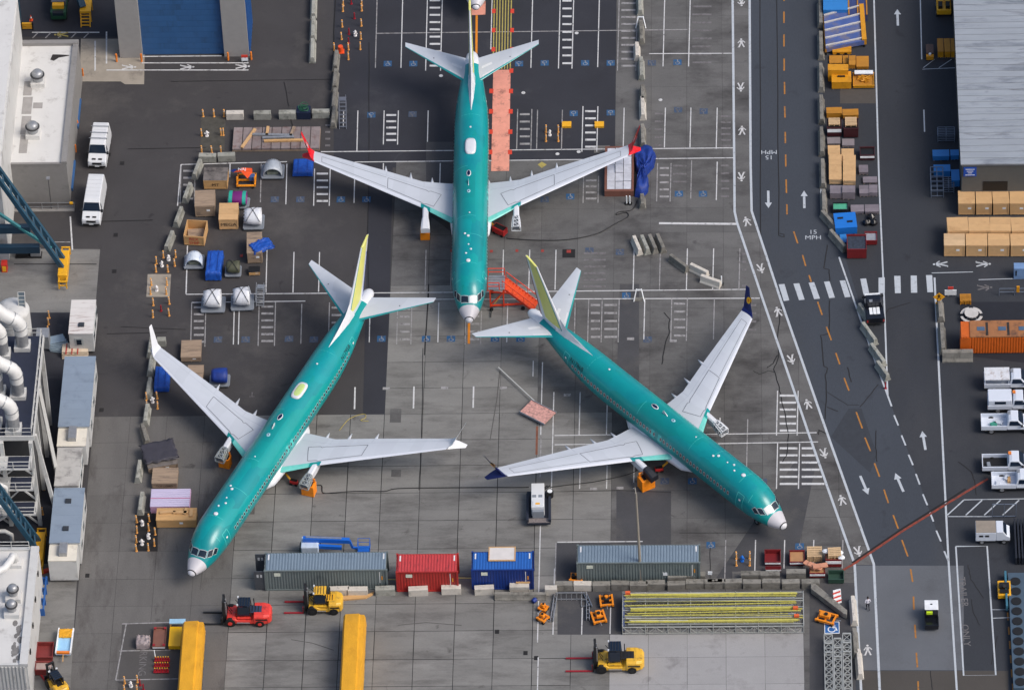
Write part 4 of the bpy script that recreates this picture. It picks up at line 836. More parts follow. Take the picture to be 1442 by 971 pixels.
q = g(7,380); rb = thing('fire_cabinet', 'narrow red and yellow cabinet at the gantry pad', 'cabinet', q); MB().box(-.3,.3,-.4,.4,0,1.1).build('case', M('cab_red',(200,50,40),.5), rb); MB().box(-.2,.2,-.43,-.401,.15,.9).build('door', mYelM, rb)
# corner under the white hall: small truck, yellow frame, cone, rack
q = g(83,32); tr = thing('service_truck', 'green and yellow service truck parked below the walkway by the white hall', 'truck', (q[0],q[1]))
MB().box(-.85,.85,0,4.5,.4,1.5).build('body', M('truck_green',(28,72,52),.5), tr, bevel=.08); MB().box(-.8,.8,1.1,4.4,1.5,2.1).build('box', M('truck_grey',(88,90,98),.5), tr, bevel=.05)
MB().box(-.62,.62,.55,1.09,1.5,2.0).build('beacon_board', mYelM, tr); MB().box(-.6,.6,-.02,.3,1.0,1.52).build('windscreen', mPane, tr)
for x in (-.75,.75):
    for y in (.7,3.6): MB().cyl((x-.12,y,.4),(x+.12,y,.4),.4,n=14).build('wheel', mTyre, tr, smooth=2)
q = g(121,36); yf_ = thing('work_platform', 'yellow steel work platform with a step frame by the garage', 'platform', q)
MB().box(-.6,.6,.5,4.5,1.3,1.6).build('deck', mYelM, yf_)
for x in (-.55,.55):
    for y in (.6,2.5,4.4): MB().bar((x,y,0),(x,y,1.3),.12).build('leg', mYelM, yf_)
b = MB(); b.bar((-.5,-.3,0),(-.5,.5,1.3),.12).bar((.5,-.3,0),(.5,.5,1.3),.12)
for k in range(4): b.bar((-.5,-.2+.2*k,.2+.3*k),(.5,-.2+.2*k,.2+.3*k),.1)
b.build('step', mYelM, yf_); MB().bar((-.3,1.2,1.6),(-2.4,6,6),.7).build('boom', mTeal, yf_)
q = g(39,42); rk = thing('pallet_rack', 'small yellow slatted rack beside the traffic cone', 'rack', q)
for k in range(4): MB().box(-.6,.6,-.1,.1,.2+.22*k,.3+.22*k).build('slat', mYelM, rk)
for x in (-.6,.6): MB().box(x-.05,x+.05,-.14,.14,0,1.1).build('post', mBlk, rk)
q = g(28,40); bp = tag(MB().bar((0,0,0),(0,0,7.5),.5).build('steel_column', mTeal, None, loc=(q[0],q[1],.014)), 'blue steel column standing beside the white hall', 'column')
q = g(44,29); cn = thing('traffic_cone', 'orange traffic cone with a white collar near the white hall', 'cone', q)
MB().box(-.2,.2,-.2,.2,0,.05).build('base', M('cone_orange',(230,85,35),.5), cn); MB().cyl((0,0,.05),(0,0,.75),.15,.03,n=12).build('cone', M('cone_orange',(230,85,35),.5), cn); MB().cyl((0,0,.38),(0,0,.56),.107,.072,n=12).build('collar', mSignW, cn)
# ================================================================== barriers and posts
mBar = M('barrier_concrete', (150,150,142), .9, var=.12, scale=1.2, dirt=(84,84,76), damt=.34, dscale=1.1, rnd=.12, bump=.2, ddet=10)
mBarD = M('old_concrete', (126,123,116), .9, var=.15, scale=1.2, dirt=(78,76,70), damt=.4, dscale=1.1, rnd=.12, bump=.2, ddet=10)
mBarL = M('pale_concrete', (196,190,180), .9, var=.08, scale=1.2, dirt=(150,144,134), damt=.25, dscale=1.1, rnd=.06, bump=.15)
JP = [(-.38,0),(.38,0),(.38,.1),(.27,.3),(.19,.84),(.16,.87),(-.16,.87),(-.19,.84),(-.27,.3),(-.38,.1)]
def jersey_mesh(L):
    b = MB(); b.loft([[(x,yy,z) for x, z in JP] for yy in (-L/2+.02,-L/2+.08,-L*.15,L*.15,L/2-.08,L/2-.02)]); b.box(-.06,.06,-L*.3,-L*.2,.87,.9); b.box(-.06,.06,L*.2,L*.3,.87,.9); return b
def block_mesh(w_, d_=.62, h_=.92):
    b = MB(); c = .07
    b.loft([[(x,y,z) for y, z in ((-d_/2,0),(d_/2,0),(d_/2,h_-c),(d_/2-c,h_),(-d_/2+c,h_),(-d_/2,h_-c))] for x in (-w_/2,-w_/2+.04,w_/2-.04,w_/2)])
    b.box(-.12,.12,-.1,.1,h_,h_+.05); return b
JM = {}; LC = {}
ORD = ('first','second','third','fourth','fifth','sixth','seventh','eighth')
def olab(l):
    if '{}' not in l: return l
    LC[l] = LC.get(l, -1)+1; return l.format(ORD[LC[l]])
def jersey(px, py, rz=0, L=3.0, label='', group='', mat=None, s=1):
    k = ('j',round(L,1),id(mat)); mat = mat or mBar
    if k not in JM: JM[k] = jersey_mesh(L).mesh('jersey_barrier', mat)
    o = bpy.data.objects.new('jersey_barrier', JM[k]); COL.objects.link(o); q = g(px,py,.4*s); o.location = (q[0],q[1],.014); o.rotation_euler = (0,0,rz); o.scale = (s,1,s)
    return tag(o, olab(label), 'barrier', group)
def block(px, py, rz=0, w_=1.85, label='', group='', mat=None):
    k = ('b',w_,id(mat)); mat = mat or mBar
    if k not in JM: JM[k] = block_mesh(w_).mesh('concrete_block', mat)
    o = bpy.data.objects.new('concrete_block', JM[k]); COL.objects.link(o); q = g(px,py,.45); o.location = (q[0],q[1],.014); o.rotation_euler = (0,0,rz)
    return tag(o, olab(label), 'block', group)
for px, py in ((440,72),(441,41),(441.5,10)): jersey(px,py,.02,3.2,'grey jersey barrier, {} from the pale block row, standing beyond the garage door','barriers between garage and delineators')
for px, py, L in ((470,166,2.6),(470.8,141,3),(472,113,2.8),(473,86,2.6)): jersey(px,py,-.03,L,'weathered jersey barrier, {} from the tall step ladder','barriers by the step ladder',mBarD)
for px, py, rz in ((277.7,239,-.22),(264,272,-.2),(251.5,306,-.2),(238.6,340,-.22)): jersey(px,py,rz,2.5,'short grey jersey barrier beside the wooden crates, {} from the chipped block','barriers beside the crates')
for px, py, L in ((212.4,489,2.4),(212.9,515,2.5),(210,547,2.5),(206.4,584,2.5),(195.7,664,2.6),(199,709,2.6)): jersey(px,py,-.04,L,'grey jersey barrier, {} from the white winglet tip along the trailer lane','barriers under the white winglet')
jersey(204,612,.25,2.6,'dark battered jersey barrier lying askew above the tarped crate','',mBarD)
for px, py in ((331,162),(369.5,162),(405,161.5),(452,160)): block(px,py,0,1.85,'concrete block behind the steel plate bed, {} from the pit delineators','blocks behind the plate bed',mBarL if px < 340 else None)
block(292.5,222,-.05,1.85,'concrete block below the fenced pit, beside the slanting barriers'); block(319,221,.03,1.85,'chipped concrete block between the plate bed and the first crate')
block(227.6,481,0,.9,'short concrete block holding a dark cap beside the white winglet')
for px, py, L, mt in ((905,192,3,mBarD),(905,153,3,mBarL),(905,133,2.2,mBarD),(903,97,3,mBar),(897,73,2.2,mBarL),(903,46,3,mBarD),(901,6,3,mBar)): jersey(px,py,.03,L,'concrete jersey barrier, {} from the heaped blue tarpaulin','barriers leading to the blue tarpaulin',mt)
for i, (px, py) in enumerate(((897,346),(908,345),(919,344),(930,343))): jersey(px,py,.3,2.3,'jersey barrier in the slanted stack of four, {} from its palest one','stack of four barriers',mBarL if i == 0 else mBarD if i > 1 else mBar)
jersey(904.5,284,.05,1.6,'small dark barrier stub below the blue tarpaulin','',mBarD)
jersey(984.5,381,.95,2.2,'pale barrier beside the broken dark barrier','',mBarL); jersey(1001,396,1.1,2.3,'pale barrier with a white marker post at its end','',mBarL)
jersey(956,371,.75,2.6,'broken dark barrier with exposed reinforcing bars','',mBarD)
for px, py, L in ((1160,285,3.2),(1158.5,245,3.9),(1157,200,3.9),(1156.5,155,3.9),(1156,110,3.9),(1156,65,3.9),(1155.5,20,3.9)): jersey(px,py,0,L,'dark kerbside barrier in the straight row, {} from the slanted pair','barriers behind the stored crates',mBarD)
for px, py in ((1168,312),(1180,339)): jersey(px,py,.53,3.0,'dark slanted barrier beside the blue bin, {} from the straight kerbside row','barriers beside the blue bin',mBarD)
for px, py, L in ((1217,440,2.2),(1224,470,3),(1236,500,3),(1243,522,2.4)): jersey(px,py,.45,L,'grey barrier in the tapering row, {} from the black pickup','barriers behind the dark pickup')
jersey(1324,437,.02,2.8,'dark barrier below the yellow diamond sign','',mBarD,1.1); jersey(1327,477,.02,3.8,'long dark barrier in front of the orange container end','',mBarD,1.1); jersey(1348.5,500,PI/2,3.2,'wide dark barrier along the orange container foot','',mBarD,1.4)
# block wall along the containers
for px, py, m_ in ((478,831.5,mBarL),(504,832,mBarL),(542.5,831,mBar),(589,831.5,mBarL),(635.5,829.5,mBarL),(682,830,mBarL),(731.5,827,mBarL)): block(px,py,random.uniform(-.03,.06),1.95,'concrete block in the spaced row, {} from the yellow forklift at the grey container','blocks before the coloured containers',m_)
for px, py in ((794,825.5),(820.5,825.5),(847,825),(873.5,824.5),(899.5,824),(952.5,823),(978.5,822),(1004.5,821.5)): block(px,py+random.uniform(-1.2,1.2),random.uniform(-.05,.05),1.78,'concrete block before the lamp pole container, {} from the small pale end block','blocks before the grey container',mBarL if px == 820.5 else mBarD)
for px, py in ((980,811.5),(953.5,813),(923,823)): block(px,py,.03,1.9,'weathered block doubling the wall, {} from the blue access square','second row blocks',mBarD)
for px, py in ((1141.5,821.5),(1113.5,821.5),(1086,821),(1059,821.5),(1032.5,821.5),(1009,821)): block(px,py+random.uniform(-1,1),random.uniform(-.05,.05),1.78,'dark block in the wall along the yellow rails, {} from the concrete wedge','blocks above the rail stack',mBarD)
for px, py in ((1057,810),(1084.5,810.5),(1121,807.5)): block(px,py,0,1.95,'dark block set behind the wall by the skips, {} from the blue hydrant','blocks beside the skips',mBarD)
block(776,830.5,0,1.2,'small pale block at the end of the long low barrier','',mBarL)
jersey(733,838.5,PI/2-.02,5.2,'long low speckled concrete kerb below the blue container','',mBarD,.9)
for px, py in ((1202,860),(1204,905),(1210,935)): jersey(px,py,.04,3.4,'barrier between walkway and lattice trusses, {} from the green skip','barriers beside the trusses',mBarL if px != 1204 else mBarD)
# delineator posts and hydrants
mPO = M('delineator_orange', (232,168,92), .5, var=.05); mPW = M('hydrant_white', (225,222,220), .5); mPR = M('post_red', (150,28,40), .5)
DP = MB().cyl((0,0,0),(0,0,.05),.13,n=10).cyl((0,0,.05),(0,0,1.05),.085,.08,n=8).cyl((0,0,.8),(0,0,.88),.09,n=8,mi=1).mesh('delineator_post', [mPO, mPW])
DPR = MB().cyl((0,0,0),(0,0,.06),.15,n=10).cyl((0,0,.06),(0,0,.85),.07,n=8).mesh('warning_post', [mPR])
HY = MB().cyl((0,0,0),(0,0,.1),.2,n=10).cyl((0,0,.1),(0,0,.62),.12,n=10).cyl((0,0,.62),(0,0,.8),.15,.05,n=10).cyl((-.26,0,.45),(.26,0,.45),.075,n=8).cyl((0,-.22,.4),(0,0,.4),.09,n=8)
HYm = HY.mesh('hydrant', [mPW]); HYb = HY.mesh('hydrant', [M('hydrant_blue',(30,110,200),.5)])
def post(px, py, label, group, me=DP, name='delineator_post', cat='post'):
    o = bpy.data.objects.new(name, me); COL.objects.link(o); q = g(px,py,.5); o.location = (q[0],q[1],.014); o.rotation_euler = (random.uniform(-.04,.04),random.uniform(-.04,.04),random.uniform(0,6)); return tag(o, label, cat, group)
def posts(zo, sc, pts, label, group, **k):
    for x, y in pts: post(zo[0]+x/sc, zo[1]+y/sc, label, group, **k)
posts((240,0), 3.883, [(942,45),(938,130),(935,198),(895,257),(973,255),(972,308),(1045,42),(1043,125),(1040,197),(1037,253),(944,15),(1045,15)], 'orange delineator post in the double row beside the weathered barriers', 'delineators beside the barriers')
posts((240,0), 3.883, [(988,5),(1005,85),(975,170),(973,220)], 'dark red post inside the double delineator row', 'red posts', me=DPR, name='warning_post')
posts((240,0), 3.883, [(178,620),(237,620),(292,620),(170,725),(276,722),(288,722),(170,818),(225,818),(275,818)], 'orange delineator post around the stained pit beside the steel plate bed', 'delineators around the pit')
posts((200,200), 3.886, [(115,615),(182,612),(77,648),(178,660),(75,692),(140,692),(50,765),(135,765),(45,815),(132,815),(60,875),(148,868),(58,940),(147,932)], 'orange delineator post guarding the hydrants near the half cowl', 'delineators near the half cowl')
posts((180,430), 4.625, [(190,585),(192,650),(122,590),(122,640)], 'orange delineator post beside the barriers under the white winglet', 'delineators under the winglet')
posts((170,580), 4.044, [(90,608),(162,602),(90,668),(158,655),(195,678),(88,722),(190,742),(88,772),(156,768)], 'orange delineator post guarding the hydrants beside the pink striped stack', 'delineators beside the pink stack')
posts((160,800), 5.546, [(85,870),(183,862),(83,940),(180,940)], 'orange delineator post below the painted parking box', 'delineators below the parking box')
posts((520,0), 3.883, [(965,705),(965,755),(1033,705),(1033,755)], 'yellow delineator post around the hydrant between two parking bays', 'delineators in the bay')
posts((1000,740), 4.204, [(155,175),(155,215),(233,175),(233,215)], 'orange delineator post flanking the blue hydrant', 'delineators by the blue hydrant')
posts((0,400), 4.414, [(305,190),(300,230),(300,285)], 'yellow post beside the tank cabinet', 'posts by the tank')
posts((0,600), 4.855, [(340,80),(300,410),(290,580)], 'yellow post between the tower legs and the trailers', 'posts by the tower legs')
for px, py, l in ((500,46,'white hydrant inside the double delineator row'),(291,187,'white hydrant in the stained pit'),(237,361.5,'white hydrant nearest the slanting barriers'),(227.8,370.3,'white and red hydrant among the delineators'),(220,404.6,'white hydrant on the small pale pad'),(214.6,561.5,'white hydrant under the white winglet'),(200,734.5,'white hydrant level with the plywood crate'),(209,753,'white hydrant between two delineators below the pink stack'),(199.6,761.7,'white hydrant at the lowest delineators'),(184,961.5,'white hydrant below the parking box'),(774,186,'white hydrant in the parking bay behind the wing')):
    post(px, py, l, 'white hydrants', HYm, 'hydrant', 'hydrant')
post(1045,785,'blue hydrant between orange delineators','',HYb,'hydrant','hydrant')
for px, py, l in ((226.5,433,'red post among the lowest orange delineators'),(197,959.5,'leaning red post below the parking box'),(201.5,966,'short red post below the parking box'),(1247,542,'red post at the tip of the tapering barriers'),(121,637,'red valve post beside the long trailer')): post(px,py,l,'',DPR,'warning_post')
for px, py in ((798,177),(844,177)):
    q = g(px,py); tag(MB().box(-.5,.5,-.4,.4,0,.25).build('marker_block', mYelM, None, loc=(q[0],q[1],.02)), 'low yellow marker block beside a hatched bay', 'block', 'yellow marker blocks')
q = g(480,73); tag(MB().cyl((0,0,0),(0,0,.8),.3,.27,n=14).box(-.38,.38,-.38,.38,0,.07).build('traffic_drum', M('cone_orange',(230,85,35),.5), None, loc=(q[0],q[1],.014)), 'orange traffic drum beside the double delineator row', 'drum')
sheet('hydrant_pad', mPad, [(208,386),(241,386),(239,418),(206,418)], .02, ground); sheet('hydrant_pad', M('pit_fill',(70,68,62),.9,var=.3,world=True), [(283,165),(318,164),(316,212),(282,213)], .021, ground)
sheet('hydrant_pad', mTar, [(191,722),(222,722),(222,776),(190,776)], .026, ground)
for px, py, l in ((882.5,287,'white marker post with a black base below the steel bin'),(887,287,'second white marker post with a black base below the steel bin'),(1016,400,'white marker post at the pale barrier end')):
    q = g(px,py,0); o = thing('marker_post', l, 'post', q); MB().cyl((0,0,0),(0,0,.08),.26,n=12).build('base', mBlk, o); MB().cyl((0,0,.08),(0,0,1.15),.07,n=8).build('post', mSignW, o)
for px, py, l in ((902.5,36,'white folding barricade on the barrier row'),(900,420,'white folding barricade beside a blue access square')):
    q = g(px,py,0); o = thing('folding_barricade', l, 'barricade', q)
    for s in (-1,1): MB().bar((s*.55,-.5,0),(s*.25,.3,1.1),.09).build('leg', mSignW, o); 
    MB().bar((-.3,.25,1.0),(.3,.25,1.0),.1).build('rail', mSignW, o); MB().box(-.5,.5,-.45,.1,.03,.06).build('tray', mBarD, o)
# ================================================================== crates
mPly = M('plywood', (190,150,100), .8, var=.1, scale=1.5, stretch=(.4,2,1), rnd=.1, dirt=(150,112,72), damt=.2, dscale=1.2)
mPlyG = M('weathered_plywood', (150,130,110), .85, var=.14, scale=1.4, stretch=(.4,2,1), rnd=.08, dirt=(86,76,70), damt=.3, dscale=1)
mPlyT = M('crate_tan', (196,158,112), .75, var=.06, rnd=.05, dirt=(172,134,90), damt=.2)
mGreyTop = M('stained_lid', (110,104,100), .85, var=.2, scale=1.2, dirt=(50,46,46), damt=.35, dscale=.8)
mPrint = M('stencil_black', (40,32,30), .7); mPrintR = M('stencil_red', (190,40,35), .7)
def crate(box, label, wood=None, lid=None, rz=0, text=None, tmat=None, battens=True, cat='crate', group=None, name='wooden_crate', open_=False, planks=3):
    cx, cy, w_, d_, h_ = box; wood = wood or mPly; lid = lid or wood
    t = thing(name, label, cat, (cx,cy), rz or random.uniform(-.025,.025), group)
    if name in ('wooden_crate','shipping_crate') and not text: MB().box(w_*.08,w_*.08+.36,-d_/2-.012,-d_/2-.001,h_*.5,h_*.5+.26).build('paper_label', mSignW, t)
    if open_:
        for nm, b in (('side_panel',(-w_/2,-w_/2+.06,-d_/2,d_/2,.05,h_)),('side_panel',(w_/2-.06,w_/2,-d_/2,d_/2,.05,h_)),('front_panel',(-w_/2+.061,w_/2-.061,-d_/2,-d_/2+.06,.05,h_)),('back_panel',(-w_/2+.061,w_/2-.061,d_/2-.06,d_/2,.05,h_)),('floor',(-w_/2+.061,w_/2-.061,-d_/2+.061,d_/2-.061,.05,.1))): MB().box(*b).build(nm, wood, t)
        MB().cbox((0,.1,h_*.35),(w_*.8,d_*.6,.05),0,.2).build('loose_board', mPlyG, t)
    else:
        MB().box(-w_/2,w_/2,-d_/2,d_/2,.1,h_-.04).build('body', wood, t)
        n = planks
        for k in range(n): MB().box(-w_/2-.02,w_/2+.02,-d_/2-.02+(d_+.04)*k/n+.004,-d_/2-.02+(d_+.04)*(k+1)/n-.004,h_-.039,h_+random.uniform(0,.012)).build('lid_board', lid, t)
    for x in (-w_*.42,0,w_*.42): MB().box(x-.06,x+.06,-d_/2+.02,d_/2-.02,0,.099).build('skid', mPlyG, t)
    if battens:
        for x in (-w_/2+.07,w_/2-.07): MB().box(x-.06,x+.06,-d_/2-.035,-d_/2-.002,.1,h_-.05).build('batten', wood, t)
        for z in (.17,h_-.13): MB().box(-w_/2+.131,w_/2-.131,-d_/2-.03,-d_/2-.002,z-.06,z+.06).build('batten', wood, t)
    if text: wall_text(text, h_*.42, tmat or mPrint, t, (0,-d_/2-.037,h_*.5), (1,0,0), (0,0,1), 'stencil')
    return t
crate(pb(287.5,321,236,254,267), 'wooden crate with a sooty lid and MT painted on its front', mPly, mGreyTop, 0, 'MT')
crate(pb(275,303,268,290,305.5), 'weathered brown crate between the slanting barriers and the plywood crate', mPlyG, mPlyG, .03)
crate(pb(309,335.5,286,309,323.5), 'light plywood crate with black and red lettering on its front', mPlyT, mPlyT, 0, 'MEGA', None)
crate(pb(261,290,310,333,346), 'open topped plywood crate with a red printed front', mPly, None, -.1, 'REX\nSHIP', mPrintR, True, open_=True)
t = crate(pb(348,369,327,356,371), 'tall crate half covered by a blue tarpaulin', mPlyG, mPlyG, .05)
crate(pb(350.5,366,375,383,388), 'small open crate below the blue tarpaulin', mPly, mBlk, .05, planks=2)
crate(pb(255,283,479,502.5,509.5), 'weathered crate behind the white winglet wing', mPlyG, mPlyG, .02); crate(pb(264,286,514,534,542), 'second weathered crate partly under the white winglet wing', mPlyG, mPlyG, 0)
crate(pb(214.5,250,658.5,680,688), 'wooden crate with a dark printed label below the tarped crate', mPlyG, mPlyG, 0, 'TOP LOAD', mPrint)
t = crate(pb(206,248,634,656,664), 'crate under a loose dark tarpaulin beside the trailer lane', mPlyG, mGreyTop, .22)
random.seed(11)
mTarpB = M('tarp_blue', (24,80,172), .42, var=.16, scale=2.5, bump=1.0, dirt=(14,60,150), damt=.3, dscale=1.5)
mTarpBD = M('tarp_deep_blue', (20,52,132), .45, var=.25, scale=2, bump=1.0, dirt=(14,36,104), damt=.35)
mTarpY = M('tarp_yellow', (218,158,34), .5, var=.09, scale=1.3, bump=.5, dirt=(196,136,24), damt=.25, dscale=.8, stretch=(1,.5,1))
mTarpK = M('tarp_charcoal', (58,56,64), .6, var=.2, scale=1.5, bump=.4)
def tarp(cx, cy, w_, d_, h_, mat, label, rz=0, cat='tarpaulin', name='tarpaulin', wob=.06, nx=10, ny=10, top=None, ground_z=.0, seed=1):
    rd = random.Random(seed); b = MB(); rows = []
    prof = [(-1.06,0.02),(-1.03,.45),(-1.0,.93),(-.9,1)]+[(-.9+1.8*k/nx,1) for k in range(1,nx)]+[(.9,1),(1.0,.93),(1.03,.45),(1.06,.02)]
    profy = [(-1.06,.02),(-1.02,.5),(-.99,.94),(-.9,1)]+[(-.9+1.8*k/ny,1) for k in range(1,ny)]+[(.9,1),(.99,.94),(1.02,.5),(1.06,.02)]
    for yy, hy in profy:
        r = []
        for xx, hx in prof:
            hz = min(hx,hy); r.append((xx*w_/2*(1+rd.uniform(-wob,wob)*.4), yy*d_/2*(1+rd.uniform(-wob,wob)*.4), ground_z+max(.015, h_*hz*(1+rd.uniform(-wob,wob)*(1.2 if hz >= .93 else .3)) + (top(xx,yy) if top and hz > .9 else 0))))
        rows.append(r)
    b.loft(rows, caps=False, closed=False)
    return b.build(name, mat, None, smooth=True, loc=(cx,cy,.014), rz=rz)
def tarped(box, mat, label, rz=0, cat='cargo', **k):
    cx, cy, w_, d_, h_ = box
    t = thing('tarped_load', label, cat, (cx,cy), rz); o = tarp(0,0,w_,d_,h_,mat,'',**k); o.parent = t; o.location = (0,0,.12); o.rotation_euler = (0,0,0); o.name = 'tarpaulin'
    for s in (-1,1):
        MB().tube([(s*w_*.25+.03*s,-d_/2-.05,.15),(s*w_*.25,-d_/2-.03,h_*.98),(s*w_*.25,-d_*.4,h_*1.03+.13),(s*w_*.24,0,h_*1.05+.13),(s*w_*.25,d_*.4,h_*1.03+.13),(s*w_*.25,d_/2+.03,h_*.98)], .022, 5).build('rope', mTarpBD, t)
    for s in (-1,1): MB().box(-w_/2+.05,w_/2-.05,s*d_*.36-.08,s*d_*.36+.08,0,.119).build('skid', mPlyG, t)
    MB().box(-w_/2+.08,w_/2-.08,-d_/2+.08,d_/2-.08,.12,h_*.9).build('load', mPlyG, t)
    return t
tarped(pb(413,440,224.5,243,249), mTarpB, 'square blue tarped load under the red winglet', 0, seed=2)
tarped(pb(290.5,312,353,385,395), mTarpB, 'tall blue tarped load beside the olive drum', -.03, seed=3)
tarped(pb(217.5,238,516,545,552), mTarpB, 'blue tarped load under the white winglet wing', 0, seed=4)
q = g(224,636,1.0); o = tag(tarp(q[0],q[1],3.3,2.7,.12,mTarpK,'',.3,wob=.22,seed=5,ground_z=1.05), 'loose charcoal tarpaulin lying over the weathered crate', 'tarpaulin')
q = g(372,349,1.4); o = tag(tarp(q[0]-.3,q[1]+.2,2.2,1.5,.35,mTarpB,'',.5,wob=.28,seed=6,ground_z=1.35), 'crumpled blue tarpaulin blown over the tall crate', 'tarpaulin')
# deep blue tarpaulin by the steel bin
rd = random.Random(5); outline = [(893,225),(897,213),(908,209),(919,212),(924,222),(921,236),(912,246),(908,256),(914,262),(912,272),(903,279),(894,277),(896,262),(899,250),(895,240)]
b = MB(); cxy = Vector(g(906,244)); rings = []
P0 = [Vector(g(*p)) for p in outline]; P0 = [P0[i].lerp(P0[(i+1) % len(P0)], k/4) for i in range(len(P0)) for k in range(4)]
for f, z in ((1.02,.015),(1.0,.2),(.97,.5),(.92,.82),(.84,1.0),(.72,1.08),(.6,1.02),(.46,1.1),(.32,1.02),(.2,1.12),(.06,1.05)):
    rings.append([((cxy+(p-cxy)*f)[0]+rd.uniform(-.03,.03)*min(1,f*1.5)-cxy.x, (cxy+(p-cxy)*f)[1]+rd.uniform(-.03,.03)*min(1,f*1.5)-cxy.y, max(.012, z*(1+.09*math.sin(i*.8+f*7)+rd.uniform(-.03,.03)))) for i, p in enumerate(P0)])
tag(b.loft(rings).build('tarpaulin', mTarpBD, None, smooth=2, loc=(cxy.x,cxy.y,.014)), 'deep blue tarpaulin heaped beside the steel bin under the red winglet', 'tarpaulin')
# pink striped stack and long plywood crate
bx = pb(212,268,688,713,722); t = thing('panel_stack', 'stack of pink and lilac striped sheets beside the delineators', 'panels', bx[:2])
for k in range(14):
    z0 = bx[4]*k/14; MB().box(-bx[2]/2+random.uniform(0,.1),bx[2]/2-random.uniform(0,.1),-bx[3]/2,bx[3]/2,z0+.004,z0+bx[4]/14).build('sheet', M('sheet_lilac',(188,176,206),.5,var=.1,stretch=(.2,9,1)) if k % 2 else M('sheet_pink',(196,120,150),.5), t)
for k in range(9): MB().box(-bx[2]/2+.05,bx[2]/2-.05,-bx[3]/2+bx[3]*k/9+.03,-bx[3]/2+bx[3]*(k+1)/9-.05,bx[4]+.001,bx[4]+.03).build('top_sheet', M('sheet_lilac2',(196,188,212),.45,var=.12,stretch=(.3,6,1)), t)
MB().box(-bx[2]/2,bx[2]/2,-.12,-.06,bx[4]+.031,bx[4]+.045).build('strap', M('strap_pink',(190,70,110),.5), t)
bx = pb(221,277,715,732,743); t = crate(bx, 'long plywood crate with timber offcuts lying on its lid', mPly, mPly, 0, planks=2)
for x, y, l, w_, r_ in ((-.9,.2,1.6,.3,.12),(.4,.15,1.5,.34,0),(.9,.3,.9,.3,1.4),(1.5,.05,.35,1.0,0)):
    o = thing('timber_offcut', 'pale timber offcut lying on the long plywood crate', 'timber', (bx[0]+x,bx[1]+y,bx[4]+.03), r_, 'offcuts on the crate'); MB().box(-l/2,l/2,-w_/2,w_/2,0,.16).build('board', mPlyT, o)
# steel plate bed with timbers
bx = pb(327,450,179,209,213); t = thing('plate_bed', 'low bed of rusty steel plates beside the concrete block row', 'plates', bx[:2])
mPl = M('rusty_plate', (140,128,126), .7, metal=.2, var=.14, rnd=.15, dirt=(112,82,74), damt=.3, dscale=.9)
for k in range(9):
    x0 = -bx[2]/2+bx[2]*k/9; MB().box(x0+.02,x0+bx[2]/9-.02,-bx[3]/2,bx[3]/2,.2,.4+random.uniform(0,.02)).build('plate', mPl, t)
    MB().box(x0+.015,x0+.05,-bx[3]/2-.02,bx[3]/2+.02,.2,.46).build('rib', mTar, t)
MB().box(-bx[2]/2,bx[2]/2,-bx[3]/2,bx[3]/2,0,.19).build('bearer', mPlyG, t)
for x, y, l, r_, m_, nm in ((-3.0,-.2,3.2,1.15,mPlyT,'bare timber propped slanting on the plate bed'),(-1,.9,1.4,1.5,mPlyT,'short timber stub on the plate bed'),(1.7,.8,1.5,1.35,mPlyG,'grey timber stub on the plate bed'),(-.4,.3,4.4,-.05,mGalv,'long galvanised channel lying on the plate bed'),(.2,-.1,3.4,.03,mGalv,'shorter galvanised channel lying on the plate bed'),(.8,-.6,4.2,.02,mPly,'orange brown plank lying on the plate bed')):
    tag(MB().cbox((0,0,.1),(l,.28,.2)).build('timber', m_, None, loc=(bx[0]+x,bx[1]+y,.46), rz=r_), nm, 'timber')
q = g(428,164); o = thing('cable_bin', 'dark blue bin full of coiled green cable', 'bin', q); MB().box(-.75,.75,-.5,.6,0,1.0).build('bin', M('bin_navy',(22,34,60),.6), o)
b = MB(); rd = random.Random(8)
for k in range(7): r0 = rd.uniform(.25,.55); cx, cy = rd.uniform(-.25,.25), rd.uniform(-.1,.35); b.tube([(cx+r0*math.cos(a*.5),cy+r0*.8*math.sin(a*.5),1.05+.07*k+rd.uniform(-.05,.05)) for a in range(13)], .035, 5)
b.build('cable_coil', M('cable_green',(30,90,62),.5), o)
def ladder(px, py, label, h, w_=.7, run=1.2, rz=0, mat=None, name='step_ladder'):
    q = g(px,py); t = thing(name, label, 'ladder', q, rz); m_ = mat or mGalv
    for s in (-1,1):
        MB().bar((s*w_/2,0,0),(s*w_/2,run,h),.07,.1).build('rail', m_, t); MB().bar((s*w_/2,run+.5,0),(s*w_/2,run,h),.05).build('back_leg', m_, t); MB().bar((s*w_/2,-.1,.9),(s*w_/2,run,h+.8),.05).build('handrail', m_, t)
    for k in range(7): u = (k+.6)/7.2; MB().box(-w_/2,w_/2,run*u-.1,run*u+.1,h*u-.02,h*u+.02).build('tread', m_, t)
    MB().box(-w_/2,w_/2,run-.1,run+.5,h-.03,h+.02).build('platform', m_, t)
ladder(483,182,'tall grey step ladder beside the weathered barriers',2.4,.75,2.0,0,M('ladder_grey',(110,114,124),.5,metal=.3)); ladder(366,432,'grey step stand with yellow edges beside the strapped cowl',1.6,.8,1.2,-.1)
